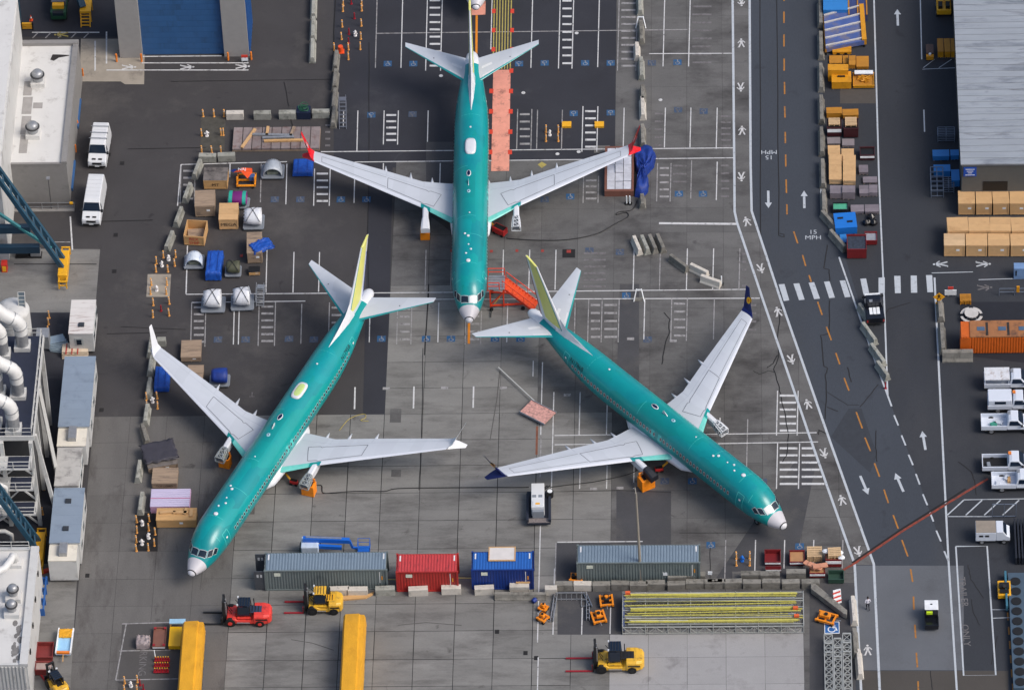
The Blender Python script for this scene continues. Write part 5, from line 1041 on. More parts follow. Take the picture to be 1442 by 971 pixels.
# ================================================================== engine cowls on dollies
mCowl = M('cowl_grey', (178,184,190), .4, var=.1, scale=2, dirt=(140,146,150), damt=.2); mWrap = M('wrap_white', (214,216,220), .5, var=.12, scale=3, bump=.5, dirt=(176,178,184), damt=.25); mDol = M('dolly_grey', (128,134,142), .5, var=.1)
def dolly(t, w_, d_, z=.35):
    for s in (-1,1): MB().box(-w_/2,w_/2,s*d_/2-.07,s*d_/2+.07,z-.12,z).build('frame_rail', mDol, t); MB().box(s*w_/2-.07,s*w_/2+.07,-d_/2+.071,d_/2-.071,z-.12,z).build('frame_rail', mDol, t)
    MB().box(-w_/2+.071,w_/2-.071,-d_/2+.071,d_/2-.071,z-.06,z-.03).build('tray', mDol, t)
    for x in (-1,1):
        for y in (-1,1): MB().cyl((x*w_*.4-.05,y*d_*.4,.14),(x*w_*.4+.05,y*d_*.4,.14),.14,n=10).build('caster', mTyre, t)
def cowl(px, py, label, mat, axis='x', r=1.0, L=1.7, half=False, serr=True, w_=2.3, d_=2.2, straps=True, rz=0, band=None):
    q = g(px,py,.9); t = thing('engine_cowl', label, 'engine cowl', q, rz); dolly(t, w_, d_)
    n = 24; zc_ = .42 if half else r*.78+.36; a0, a1 = (0,PI) if half else (0,2*PI); rings = []
    for k, (u, f) in enumerate(((-.5,.8),(-.3,.93),(0,1.0),(.3,1.0),(.5,.96))):
        ring = []
        for i in range(n+1 if half else n):
            a = a0+(a1-a0)*i/n; uu = u*L-(.16 if (serr and k == 0 and i % 2) else 0)
            y, z = r*f*math.cos(a), r*f*(.78 if not half else 1.05)*math.sin(a); ring.append((uu,y,zc_+z) if axis == 'x' else (y,-uu,zc_+z))
        rings.append(ring)
    c_ = MB().loft(rings, caps=False, closed=not half).build('cowl_skin', mat, t, smooth=True)
    so_ = c_.modifiers.new('thick','SOLIDIFY'); so_.thickness = .07; so_.offset = -1
    if band:
        for u0, m_ in band: MB().loft([[((u0+dd)*L,(r+.03)*math.cos(2*PI*i/n),zc_+(r+.03)*.78*math.sin(2*PI*i/n)) if axis == 'x' else ((r+.03)*math.cos(2*PI*i/n),-(u0+dd)*L,zc_+(r+.03)*.78*math.sin(2*PI*i/n)) for i in range(n)] for dd in (-.1,.1)], caps=False).build('wrap_band', m_, t, smooth=True)
    if not half: MB().cyl((-L*.42,0,zc_),(L*.42,0,zc_),r*.55,n=14).build('core', mBlk, t) if axis == 'x' else None
    if half:
        MB().box(-L*.35,L*.35,-r*.5,r*.35,.36,.75).build('engine_core', M('core_mixed',(120,124,110),.5,var=.5,scale=5), t)
    if straps:
        for sgn in (-1,1):
            MB().tube([((-.45+.9*k/12)*L*sgn, (r+.03)*math.cos(PI*(.06+.88*k/12)), zc_+(r*.8+.03)*math.sin(PI*(.06+.88*k/12))) for k in range(13)], .03, 5).build('strap', mBlk, t)
    return t
cowl(384,236,'grey half cowl with a toothed edge on a dolly beside the blue tarped load',mCowl,'y',1.05,1.7,True,True,2.3,2.0,False)
cowl(357,307,'white toothed cowl strapped to a dolly beside the lettered crate',mWrap,'x',1.05,1.7,False,True,2.1,2.1,True)
cowl(273,363,'half cowl with blue and green stripes on a grey base beside the blue load',M('cowl_striped',(206,214,222),.4,var=.08,dirt=(50,110,170),damt=.34,dscale=.7,stretch=(2.4,.4,1)),'y',.95,1.6,True,False,2.0,1.9,False)
cowl(300,423,'white wrapped cowl with crossed straps on the first of two dollies',mWrap,'x',1.1,1.7,False,True,2.4,2.2,True); cowl(341,420,'white wrapped cowl with a torn flap beside the step stand',mWrap,'x',1.1,1.6,False,True,2.3,2.2,True,.04)
cowl(335,280,'purple wrapped drum with turquoise bands on a grey cradle',M('wrap_purple',(112,30,108),.5,var=.12),'x',.85,1.9,False,False,2.3,1.5,False,-.05,[(-.38,M('wrap_teal',(40,160,140),.5)),(.38,M('wrap_teal',(40,160,140),.5))])
cowl(309,530,'deep blue wrapped cowl with paper tags on a dolly beyond the wing',mTarpBD,'x',.9,1.6,False,False,2.0,1.6,False)
cowl(328,376,'olive drum on a wooden pallet beside the blue tarped load',M('olive',(74,76,58),.6,var=.12),'x',.75,1.4,False,False,1.6,1.5,True)
q = g(345.5,411,1.9); tag(MB().add([(-.35,0,0),(.35,-.1,0),(.1,.1,1.1),(0,.2,.2)], [(0,1,2),(0,2,3),(1,3,2)]).build('torn_flap', mWrap, None, loc=(q[0]+.3,q[1],1.65)), 'torn white wrapping flap standing up from the cowl', 'wrapping')
q = g(347,252,.5); t = thing('engine_stand', 'orange engine stand with an orange and blue cover thrown over it', 'trolley', q)
mEO = M('stand_orange', (240,150,30), .5)
for y in (-.9,0,.9): MB().bar((-1.0,y,.35),(1.0,y,.35),.16).build('cross_member', mEO, t)
for x in (-.95,.95): MB().bar((x,-1.0,.35),(x,1.0,.35),.16).build('side_rail', mEO, t); MB().bar((x,-.6,.35),(x,-.4,1.2),.14).build('upright', mEO, t)
for x in (-.8,.8):
    for y in (-.9,.9): MB().cyl((x-.06,y,.16),(x+.06,y,.16),.16,n=10).build('caster', mTyre, t)
MB().add([(-1.4,.5,1.0),(-.5,.2,1.35),(.2,-.6,1.1),(.7,.1,1.4),(.6,.9,1.2),(-.4,.9,1.3)], [(0,1,5),(1,2,3),(1,3,4,5)]).build('cover', M('cover_orange',(236,84,30),.5), t)
MB().add([(-1.75,.75,1.02),(-1.38,.48,1.02),(-1.0,.72,1.2),(-1.3,.95,1.1)], [(0,1,2,3)]).build('cover_tip', mTarpBD, t); MB().box(.35,.9,-.3,.3,.5,1.0).build('motor', M('motor_blue',(60,90,140),.5), t)
V, F = text_polys('NAJ', .55); MB().add([(-.45+v[0]*.95,.55+v[1],1.4) for v in V], F).build('cover_lettering', mSignW, t)
# loose panel cart and hoses
q = g(757.5,584); t = thing('flat_cart', 'flat cart with a pink mottled bed and a long tow bar', 'cart', q, -.62)
MB().box(-1.55,1.55,-1.0,1.0,.3,.42).build('bed', M('bed_pink',(200,150,140),.7,var=.3,scale=4,dirt=(110,90,90),damt=.34,dscale=3), t); MB().box(-1.62,1.62,-1.07,-1.01,.25,.5).build('side_rail', mDol, t); MB().box(-1.62,1.62,1.01,1.07,.25,.5).build('side_rail', mDol, t)
for x in (-1.2,1.2):
    for y in (-.85,.85): MB().cyl((x,y-.06,.17),(x,y+.06,.17),.17,n=10).build('wheel', mTyre, t)
e = Vector(g(702,520))-Vector(q); co, si = math.cos(.62), math.sin(.62); e = (e.x*co-e.y*si, e.x*si+e.y*co); MB().bar((-.8,1.0,.35),(e[0],e[1],.3),.09).build('tow_bar', mSteelW, t)
def hose(pts, r, mat, label, name='hose', cat='hose'):
    P = [Vector(g(*p)) for p in pts]; S_ = []
    for i in range(len(P)-1):
        p0, p1, p2, p3 = P[max(i-1,0)], P[i], P[i+1], P[min(i+2,len(P)-1)]
        for k in range(6):
            u = k/6; S_.append(.5*((2*p1)+(p2-p0)*u+(2*p0-5*p1+4*p2-p3)*u*u+(3*p1-p0-3*p2+p3)*u**3))
    S_.append(P[-1]); return tag(MB().tube([(p.x,p.y,.03+r) for p in S_], r, 5).build(name, mat, None, smooth=True), label, cat)
mHose = M('hose_black',(32,32,34),.6)
hose([(713,336),(722,337),(760,339),(800,338),(840,330),(866,316),(884,306),(882,300),(868,303),(872,299),(890,296),(897,284)], .05, mHose, 'long black hose curving from the red cart to the blue tarpaulin')
hose([(444,684),(453,684),(455,694),(470,694),(500,692),(540,692),(560,688),(620,687),(680,686.5)], .045, mHose, 'black cable running from the ballast block across the slabs')
hose([(672,686.5),(730,686.5),(745,686)], .045, mHose, 'black cable leading to the ground power unit'); hose([(776,686),(800,683),(840,678),(888,667),(905,655)], .045, mHose, 'black cable running from the power unit to the black covered strut')
hose([(478,606),(492,590),(512,583),(515,588),(508,592),(519,593)], .025, M('hose_yellow',(190,170,70),.5), 'thin yellow hose lying on the slab behind the wing')
for px, py, rz, l in ((704,326,-.6,'red and black air start cart beside the airliner belly'),(414,679,-.3,'small red cart joined to a yellow duct under the wing'),(928,661,.2,'red towed pump beside the large ballast block')):
    q = g(px,py,.3); t = thing('air_cart', l, 'cart', q, rz); k_ = 1.0 if px > 700 and px < 800 else .55
    MB().box(-.75*k_,.75*k_,-.4*k_,.4*k_,.2,.75*k_+.2).build('case', M('cart_red',(190,40,40),.5), t, bevel=.04); MB().box(-.65*k_,.65*k_,-.3*k_,.3*k_,.75*k_+.201,.75*k_+.24).build('top_tray', mBlk, t)
    for s in (-1,1): MB().cyl((s*.5*k_,-.42*k_,.17),(s*.5*k_,.42*k_,.17),.17,n=10).build('wheel_pair', mTyre, t)
    MB().tube([(-.7*k_,.1,.5),(-1.3*k_,.3,.6),(-2.0*k_,.6,.7)] if px < 900 else [(.3,.1,.5),(.9,.4,.7),(1.4,.9,1.1)], .11, 8).build('yellow_duct', mYelM, t, smooth=True)
# ================================================================== containers
def corrugate(b, x0, x1, y, z0, z1, pitch=.28, amp=.035, axis='x', sgn=-1):
    n = int((x1-x0)/pitch); pts = []
    for k in range(n):
        u = x0+(x1-x0)*k/n; p = (x1-x0)/n
        for f, a in ((0,0),(.35,0),(.5,1),(.85,1)): pts.append((u+p*f, y+sgn*amp*a*-1))
    pts.append((x1,y))
    V = [((u,v,z) if axis == 'x' else (v,u,z)) for z in (z0,z1) for u, v in pts]; m_ = len(pts)
    b.add(V, [(i,i+1,m_+i+1,m_+i) for i in range(m_-1)]); return b
def container(px, py, L, top, side, label, rz=0, h=2.9, open_end=False, code=True, top_patch=None):
    q = g(px,py,h); t = thing('shipping_container', label, 'container', q, rz); w_ = 2.44
    MB().box(-L/2+.09,L/2-.09,-w_/2+.09,w_/2-.09,.12,h-.09).build('inner_shell', side, t)
    corrugate(MB(), -L/2+.1, L/2-.1, -w_/2+.01, .16, h-.1).build('side_wall', side, t); corrugate(MB(), -L/2+.1, L/2-.1, w_/2-.01, .16, h-.1, sgn=1).build('side_wall', side, t)
    b = MB(); n = int(L/.3); 
    for k in range(n):
        x0 = -L/2+.08+(L-.16)*k/n; x1 = -L/2+.08+(L-.16)*(k+1)/n; p = x1-x0
        b.add([(x0,-w_/2+.06,h-.05),(x0+p*.3,-w_/2+.06,h-.05),(x0+p*.45,-w_/2+.06,h-.01),(x0+p*.85,-w_/2+.06,h-.01),(x1,-w_/2+.06,h-.05),(x0,w_/2-.06,h-.05),(x0+p*.3,w_/2-.06,h-.05),(x0+p*.45,w_/2-.06,h-.01),(x0+p*.85,w_/2-.06,h-.01),(x1,w_/2-.06,h-.05)], [(0,1,6,5),(1,2,7,6),(2,3,8,7),(3,4,9,8)])
    b.build('roof', top, t)
    for s in (-1,1):
        MB().box(-L/2,L/2,s*w_/2-.06,s*w_/2+.06 if s < 0 else w_/2,h-.11,h).build('top_rail', side, t); MB().box(-L/2,L/2,s*w_/2-.05,s*w_/2+.05,.02,.16).build('bottom_rail', side, t)
        for e in (-1,1):
            MB().box(e*L/2-.09,e*L/2+.09,s*w_/2-.09,s*w_/2+.09,.161,h-.111).build('corner_post', side, t); MB().box(e*L/2-.1,e*L/2+.1,s*w_/2-.1,s*w_/2+.1,h-.02,h+.02).build('corner_casting', side, t)
    for s in (-1,1):
        d_ = MB().box(-L/2-.05,-L/2+.05,s*.58-.56,s*.58+.56,.18,h-.13).build('door', side, t)
        for y in (-.25,.25): MB().cyl((-L/2-.08,s*.58+y,.2),(-L/2-.08,s*.58+y,h-.15),.025,n=6).build('locking_bar', mGalv, d_)
    if code:
        MB().box(-L/2+.9,-L/2+1.55,-w_/2-.04,-w_/2-.032,h*.72,h*.88).build('label_plate', M('plate_pale',(210,215,200),.5), t)
        for e in (-1,1): MB().box(e*(L/2-.32)-.07,e*(L/2-.32)+.07,.25,1.0,h+.001,h+.004).build('roof_code', M('code_white',(215,215,215),.5), t)
        MB().box(L/2-.75,L/2-.68,-w_/2-.04,-w_/2-.032,h*.35,h*.9).build('side_code', M('code_white',(215,215,215),.5), t); MB().box(L/2-.55,L/2-.42,-w_/2-.04,-w_/2-.032,h*.5,h*.68).build('side_mark', M('code_orange',(215,140,40),.5), t)
    return t
mCG = M('container_grey', (104,114,114), .5, var=.07, dirt=(78,88,92), damt=.2); mCGt = M('container_roof', (112,128,142), .5, var=.06, dirt=(96,110,122), damt=.22)
mCR = M('container_red', (164,42,38), .5, var=.08, dirt=(110,40,36), damt=.22, dscale=.9); mCRt = M('container_roof_red', (182,60,62), .55, var=.08, dirt=(80,40,44), damt=.2, dscale=1.4, stretch=(3,.6,1)); mCB = M('container_blue', (16,48,118), .45, var=.08); mCBt = M('container_roof_blue', (34,92,168), .5, var=.06)
tg = container(459,789.8,12.19,mCGt,mCG,'grey shipping container with an open door end beside the blue boom lift',R(.1))
mDk = M('door_dark', (70,74,80), .5)
for s, a in ((1,.1),(-1,-.15)):
    d_ = MB().box(-7.2,-6.16,s*1.18-.04,s*1.18+.04,.18,2.75).build('open_door', mDk, tg)
    for x in (-6.95,-6.6): MB().box(x,x+.2,s*1.18-.05,s*1.18+.05,1.9,2.3).build('placard', M('placard',(180,184,186),.5), d_)
container(899,779.2,12.19,mCGt,mCG,'grey shipping container behind the lamp pole',R(-.3)); container(601.5,792,6.06,mCRt,mCR,'short red shipping container with scuffed roof'); container(707.5,789,6.06,mCBt,mCB,'short blue shipping container under a white board')
q = g(707,780,2.95); o = thing('framed_board', 'white board with a wooden frame lying on the blue container', 'board', (q[0],q[1],2.94)); MB().box(-1.25,1.25,-.85,.85,0,.1).build('panel', M('board_white',(205,200,196),.6,var=.06), o)
for s in (-1,1): MB().box(-1.35,1.35,s*.9-.05,s*.9+.05,0,.14).build('frame_bar', mPly, o); MB().box(s*1.3-.05,s*1.3+.05,-.849,.849,0,.14).build('frame_bar', mPly, o)
# orange container house on the far side
bx = pb(1352,1462,451,474,498); t = thing('shipping_container', 'rusty orange container with roof hatches beside the pickup bays', 'container', bx[:2])
mCO = M('container_orange', (196,92,22), .55, var=.08, dirt=(150,66,20), damt=.2); mCOt = M('container_roof_rust', (150,100,62), .7, var=.15, dirt=(70,52,46), damt=.32, dscale=.8)
w_, d_, h_ = bx[2]/2, bx[3]/2, bx[4]; MB().box(-w_+.08,w_,-d_+.08,d_-.02,.1,h_-.1).build('inner_shell', mCO, t); corrugate(MB(), -w_+.05, w_, -d_+.01, .1, h_-.06).build('side_wall', mCO, t); MB().box(-w_+1.0,w_,-d_,d_,h_-.099,h_).build('roof', mCOt, t); MB().hexa([(-w_-.0,-d_-.02,.1),(-w_+.999,-d_-.02,.1),(-w_+.999,d_*.2,.1),(-w_,d_*.2,.1),(-w_,-d_-.02,h_-.3),(-w_+.999,-d_-.02,h_-.1),(-w_+.999,d_*.2,h_-.1),(-w_,d_*.2,h_-.3)]).build('end_box', mCO, t)
for x in (-1.8,0.4,2.5): MB().box(x-.5,x+.3,-.3,.25,h_+.001,h_+.04).build('roof_hatch', M('hatch_blue',(74,96,120),.4), t); MB().box(x+.4,x+.65,-1.0,.9,h_+.001,h_+.02).build('soot_streak', mStain, t)
# ================================================================== vehicles
mVan = M('van_white', (212,214,216), .3, var=.02, coat=.4); mGlass = M('car_glass', (26,38,54), .06, var=.05); mPick = M('pickup_white', (206,212,222), .3, var=.02, coat=.4); mBlack = M('car_black', (16,18,26), .25, coat=.3); mLamp = M('lamp_lens', (205,208,212), .15); mPlast = M('trim_black', (28,28,30), .6)
def wheels(t, xs, hw, r=.36, wd=.24):
    for x in xs:
        for s in (-1,1):
            w_ = MB().cyl((x,s*(hw-wd),r),(x,s*hw,r),r,n=18).build('wheel', mTyre, t, smooth=2); MB().cyl((x,s*(hw-.02),r),(x,s*(hw+.012),r),r*.58,n=12).build('hub', mHub, w_)
def van(px, py, L, label, rack):
    q = g(px,py,1.1); t = thing('van', label, 'van', q, R(-93)); H_ = 2.45; f = L/2
    hw = lambda z: 1.0 if z < 1.25 else 1.0-.16*(z-1.25)/1.2
    MB().side([(-f,.32),(-f,.9),(-f+.05,H_-.15),(-f+.2,H_),(f-1.95,H_),(f-1.55,H_-.14),(f-.95,1.42),(f-.12,1.08),(f,.85),(f,.32)], hw).build('body', mVan, t, bevel=.09)
    def pan(pts, name, mat, off=.012): # points (x,z) on a side
        for s in (-1,1): MB().add([(x,s*(hw(z)+off),z) for x, z in pts], [tuple(range(len(pts)))]).build(name, mat, t)
    n = Vector((.86,0,.6)).normalized()*.03
    MB().add([Vector(p)+n for p in ((f-1.5,-.78,H_-.2),(f-1.5,.78,H_-.2),(f-1.0,.93,1.48),(f-1.0,-.93,1.48))], [(0,3,2,1)]).build('windscreen', mGlass, t)
    MB().add([Vector(p)+n*1.6 for p in ((f-1.12,-.45,1.6),(f-1.12,-.12,1.6),(f-1.08,-.12,1.53),(f-1.08,-.45,1.53))], [(0,3,2,1)]).build('dash_paper', mPaneC, t)
    pan([(f-1.75,1.4),(f-1.05,1.4),(f-1.5,2.0),(f-1.75,2.05)], 'side_window', mGlass)
    for s in (-1,1):
        MB().box(f-.42,f-.28,s*.34-.2,s*.34+.2,1.14,1.27).build('bonnet_vent', mPlast, t); MB().hexa([(f-.1,s*.7-.16,.85),(f+.03,s*.7-.16,.82),(f+.03,s*.7+.16,.82),(f-.1,s*.7+.16,.85),(f-.16,s*.7-.16,1.1),(f-.03,s*.7-.16,1.08),(f-.03,s*.7+.16,1.08),(f-.16,s*.7+.16,1.1)]).build('headlight', mLamp, t)
        MB().box(f-1.15,f-.95,s*1.08-.1,s*1.08+.1,1.35,1.65).build('mirror', mPlast, t)
    MB().box(f-.02,f+.035,-.5,.5,.72,.98).build('grille', mPlast, t); MB().box(f-.02,f+.03,-.9,.9,.4,.56).build('bumper_slot', mPlast, t); MB().box(f+.031,f+.045,-.24,.24,.45,.56).build('number_plate', mSignW, t)
    for k in range(6): x = -f+.5+k*(L-2.9)/5; MB().box(x-.02,x+.02,-.72,.72,H_+.001,H_+.02).build('roof_rib', M('rib_grey',(196,198,202),.4), t)
    if rack:
        for x in (-1.6,-.6,.3): MB().bar((x,-.98,H_+.12),(x,.98,H_+.12),.06).build('roof_bar', mGalv, t); MB().bar((x,.9,H_-.1),(x,.9,H_+.12),.05).build('bar_foot', mGalv, t)
    wheels(t, (-f+1.0,f-.95), .97, .36)
    return t
van(140,206,5.0,'white van with a roof rack beside the vented building',True); van(132.5,283,5.9,'longer white van with a bare roof below the racked van',False)
def pickup(px, py, rz, label, mat=None, bed='open', cargo=None, L=5.4, group=None):
    q = g(px,py,.8); t = thing('pickup_truck', label, 'truck', q, rz, group); f = L/2; mat = mat or mPick; hw = lambda z: .95 if z < 1.05 else .95-.2*(z-1.05)/.75
    MB().side([(-f+.02,.42),(-f+.02,.6),(f-.05,.6),(f,.75),(f,.45)], lambda z: .93).build('chassis', mPlast, t)
    MB().side([(-.15,.6),(-.15,1.15),(-.05,1.72),(.25,1.82),(.95,1.8),(1.55,1.13),(f-.15,1.02),(f,.85),(f,.6)], hw).build('cab', mat, t, bevel=.07)
    for s in (-1,1):
        MB().box(-f,-.18,s*.91-.05,s*.91+.05,.6,1.12).build('bed_side', mat, t); MB().add([(x,s*(hw(z)+.012),z) for x, z in ((.05,1.2),(1.3,1.2),(.9,1.68),(.12,1.68))], [(0,1,2,3)]).build('side_window', mGlass, t); MB().box(1.25,1.45,s*1.03-.1,s*1.03+.1,1.15,1.33).build('mirror', mPlast, t); MB().box(f-.12,f+.02,s*.72-.16,s*.72+.16,.72,.92).build('headlight', mLamp, t); MB().box(-f-.02,-f+.05,s*.85-.08,s*.85+.08,.7,1.0).build('tail_light', M('tail_red',(150,20,24),.3), t)
    n = Vector((.7,0,.7))*.03; MB().add([Vector(p)+n for p in ((.98,-.72,1.77),(.98,.72,1.77),(1.5,.84,1.18),(1.5,-.84,1.18))], [(0,3,2,1)]).build('windscreen', mGlass, t)
    MB().box(-f,-f+.08,-.859,.859,.6,1.1).build('tailgate', mat, t); MB().box(-f+.081,-.181,-.859,.859,.58,.64).build('bed_floor', mat if bed != 'dark' else mBlk, t); MB().box(-.18,-.151,-.859,.859,.6,1.12).build('bulkhead', mat, t)
    if bed == 'cap': MB().box(-f+.02,-.19,-.88,.88,1.121,1.8).build('bed_cap', mat, t, bevel=.08); MB().box(-f+.7,-.8,-.9,-.881,1.3,1.65).build('cap_window', mGlass, t)
    if bed == 'box': MB().box(-f+.02,-.19,-.9,.9,1.65,1.78).build('cap_roof', M('cap_stained',(206,208,212),.5,dirt=(130,96,60),damt=.25,dscale=2), t); [MB().box(x-.04,x+.04,y-.04,y+.04,1.12,1.65).build('cap_post', mat, t) for x in (-f+.1,-.28) for y in (-.84,.84)]; MB().box(-f+.05,-.2,.86,.9,1.121,1.649).build('cap_side', mat, t)
    if bed == 'cover': MB().box(-f+.05,-.2,-.88,.88,1.121,1.16).build('bed_cover', mBlack, t); [MB().box(-f+.7,-f+1.7,y-.16,y+.16,1.161,1.19).build('load_box', mSignW, t) for y in (-.38,0,.38)]
    rd = random.Random(int(px))
    for k, m_ in enumerate(cargo or ()): MB().cbox((-f+.6+rd.uniform(0,1.3),rd.uniform(-.45,.45),.64+.14),(rd.uniform(.5,.9),rd.uniform(.3,.5),.28),0,rd.uniform(0,3)).build('load', m_, t)
    MB().box(-.1,.2,.15,.5,1.821,1.93).build('beacon', mOrgP if bed in ('cap','dark') else mGalv, t); wheels(t, (-f+1.05,f-.95), .95, .37)
    return t
mLoadW = M('load_white',(190,196,204),.6); mLoadG = M('load_green',(60,140,120),.6)
pickup(1424,535,0,'white pickup with a stained open sided bed cover',None,'box',(),5.6); pickup(1427,565,0,'white pickup with a closed bed cap and orange beacon',None,'cap',(),5.3); pickup(1420,594,0,'white pickup carrying pale bags in its open bed',None,'open',(mLoadW,mLoadG),5.6); pickup(1421,651,0,'white pickup with a dark lined bed',None,'dark',(mDol,),5.5); pickup(1433,676,0,'white pickup with white sheets and a plank in its bed',None,'open',(mLoadW,mLoadW,mPly),5.3)
t = pickup(1230.5,434,PI/2+.08,'black pickup with a white front and white boxes on its bed cover',mBlack,'cover',(),3.9); MB().hexa([(1.5,-.8,1.12),(1.95,-.8,1.06),(1.95,.8,1.06),(1.5,.8,1.12),(1.5,-.8,1.17),(1.95,-.8,1.1),(1.95,.8,1.1),(1.5,.8,1.17)]).build('bonnet_panel', mSignW, t)
q = g(1398,750,.8); t = thing('utility_truck', 'small white utility truck with a tan roof beside the hatched zone', 'truck', q)
MB().box(-1.75,.3,-.85,.85,.5,1.7).build('box_body', mPick, t, bevel=.05); MB().box(-1.72,.28,-.82,.82,1.701,1.75).build('roof', M('tan_roof',(140,130,118),.6), t); MB().side([(.31,.5),(.31,1.75),(1.0,1.75),(1.35,1.2),(1.7,1.0),(1.7,.5)], lambda z: .82).build('cab', mPick, t, bevel=.05); MB().add([(1.03,-.7,1.75),(1.03,.7,1.75),(1.38,.74,1.23),(1.38,-.74,1.23)], [(0,3,2,1)]).build('windscreen', mGlass, t); wheels(t, (-1.1,1.1), .84, .3)
for x in (-1.2,-.6): MB().box(x-.2,x+.2,-.87,-.851,1.1,1.35).build('side_vent', mBlk, t)
q = g(1311.5,867,.7); t = thing('utility_cart', 'white topped utility cart with a black bed driving along the road', 'cart', q, PI/2)
MB().side([(-1.5,.35),(-1.5,.7),(-.1,.7),(1.2,.85),(1.45,.6),(1.45,.35)], lambda z: .68).build('chassis', mBlack, t, bevel=.04); MB().box(-.15,1.15,-.68,.68,1.75,1.82).build('canopy', mSignW, t, bevel=.03); [MB().bar((x,y,.7),(x*.95,y*.95,1.75),.06).build('canopy_post', mBlk, t) for x in (-.1,1.1) for y in (-.62,.62)]
for s in (-1,1): MB().box(-1.5,-.25,s*.66-.04,s*.66+.04,.7,.95).build('bed_side', mBlack, t)
MB().box(-1.5,-1.45,-.61,.61,.7,.95).build('tailgate', mBlack, t); MB().box(.0,.5,-.6,.6,.7,.95).build('seat', mBlk, t); MB().box(-.35,-.16,-.1,.5,1.3,1.6).build('hi_vis_bag', M('hi_vis',(190,220,40),.5), t); MB().box(.5,.62,-.1,.1,1.821,1.87).build('beacon', mBlk, t); wheels(t, (-1.0,1.0), .68, .28, .2)
q = g(1414,830,.5); t = thing('tow_tractor', 'small yellow tow tractor beside the yellow dashed line', 'tractor', q, PI/2); MB().box(-1.0,1.0,-.65,.65,.25,.8).build('body', mYelM, t, bevel=.06); MB().box(-.2,.5,-.5,.5,.801,1.1).build('engine_cover', mBlk, t, bevel=.04); MB().box(-.8,-.35,-.45,.45,.801,1.0).build('seat', mBlk, t); MB().cyl((-.15,0,1.1),(-.25,0,1.35),.18,n=12).build('steering_wheel', mBlk, t); wheels(t, (-.65,.65), .66, .26, .2)
q = g(1329,8,.8); t = thing('yellow_loader', 'yellow loader parked against the warehouse wall', 'loader', q, PI/2); MB().box(-1.1,1.2,-.8,.8,.4,1.1).build('body', mYelM, t, bevel=.08)
for y in (-.4,.4): MB().box(-.9,-.1,y-.22,y+.22,1.101,1.5).build('cab_frame', mBlk, t); MB().box(.1,1.0,y-.3,y+.3,1.101,1.35).build('bonnet', mYelM, t)
wheels(t, (-.7,.7), .85, .4)
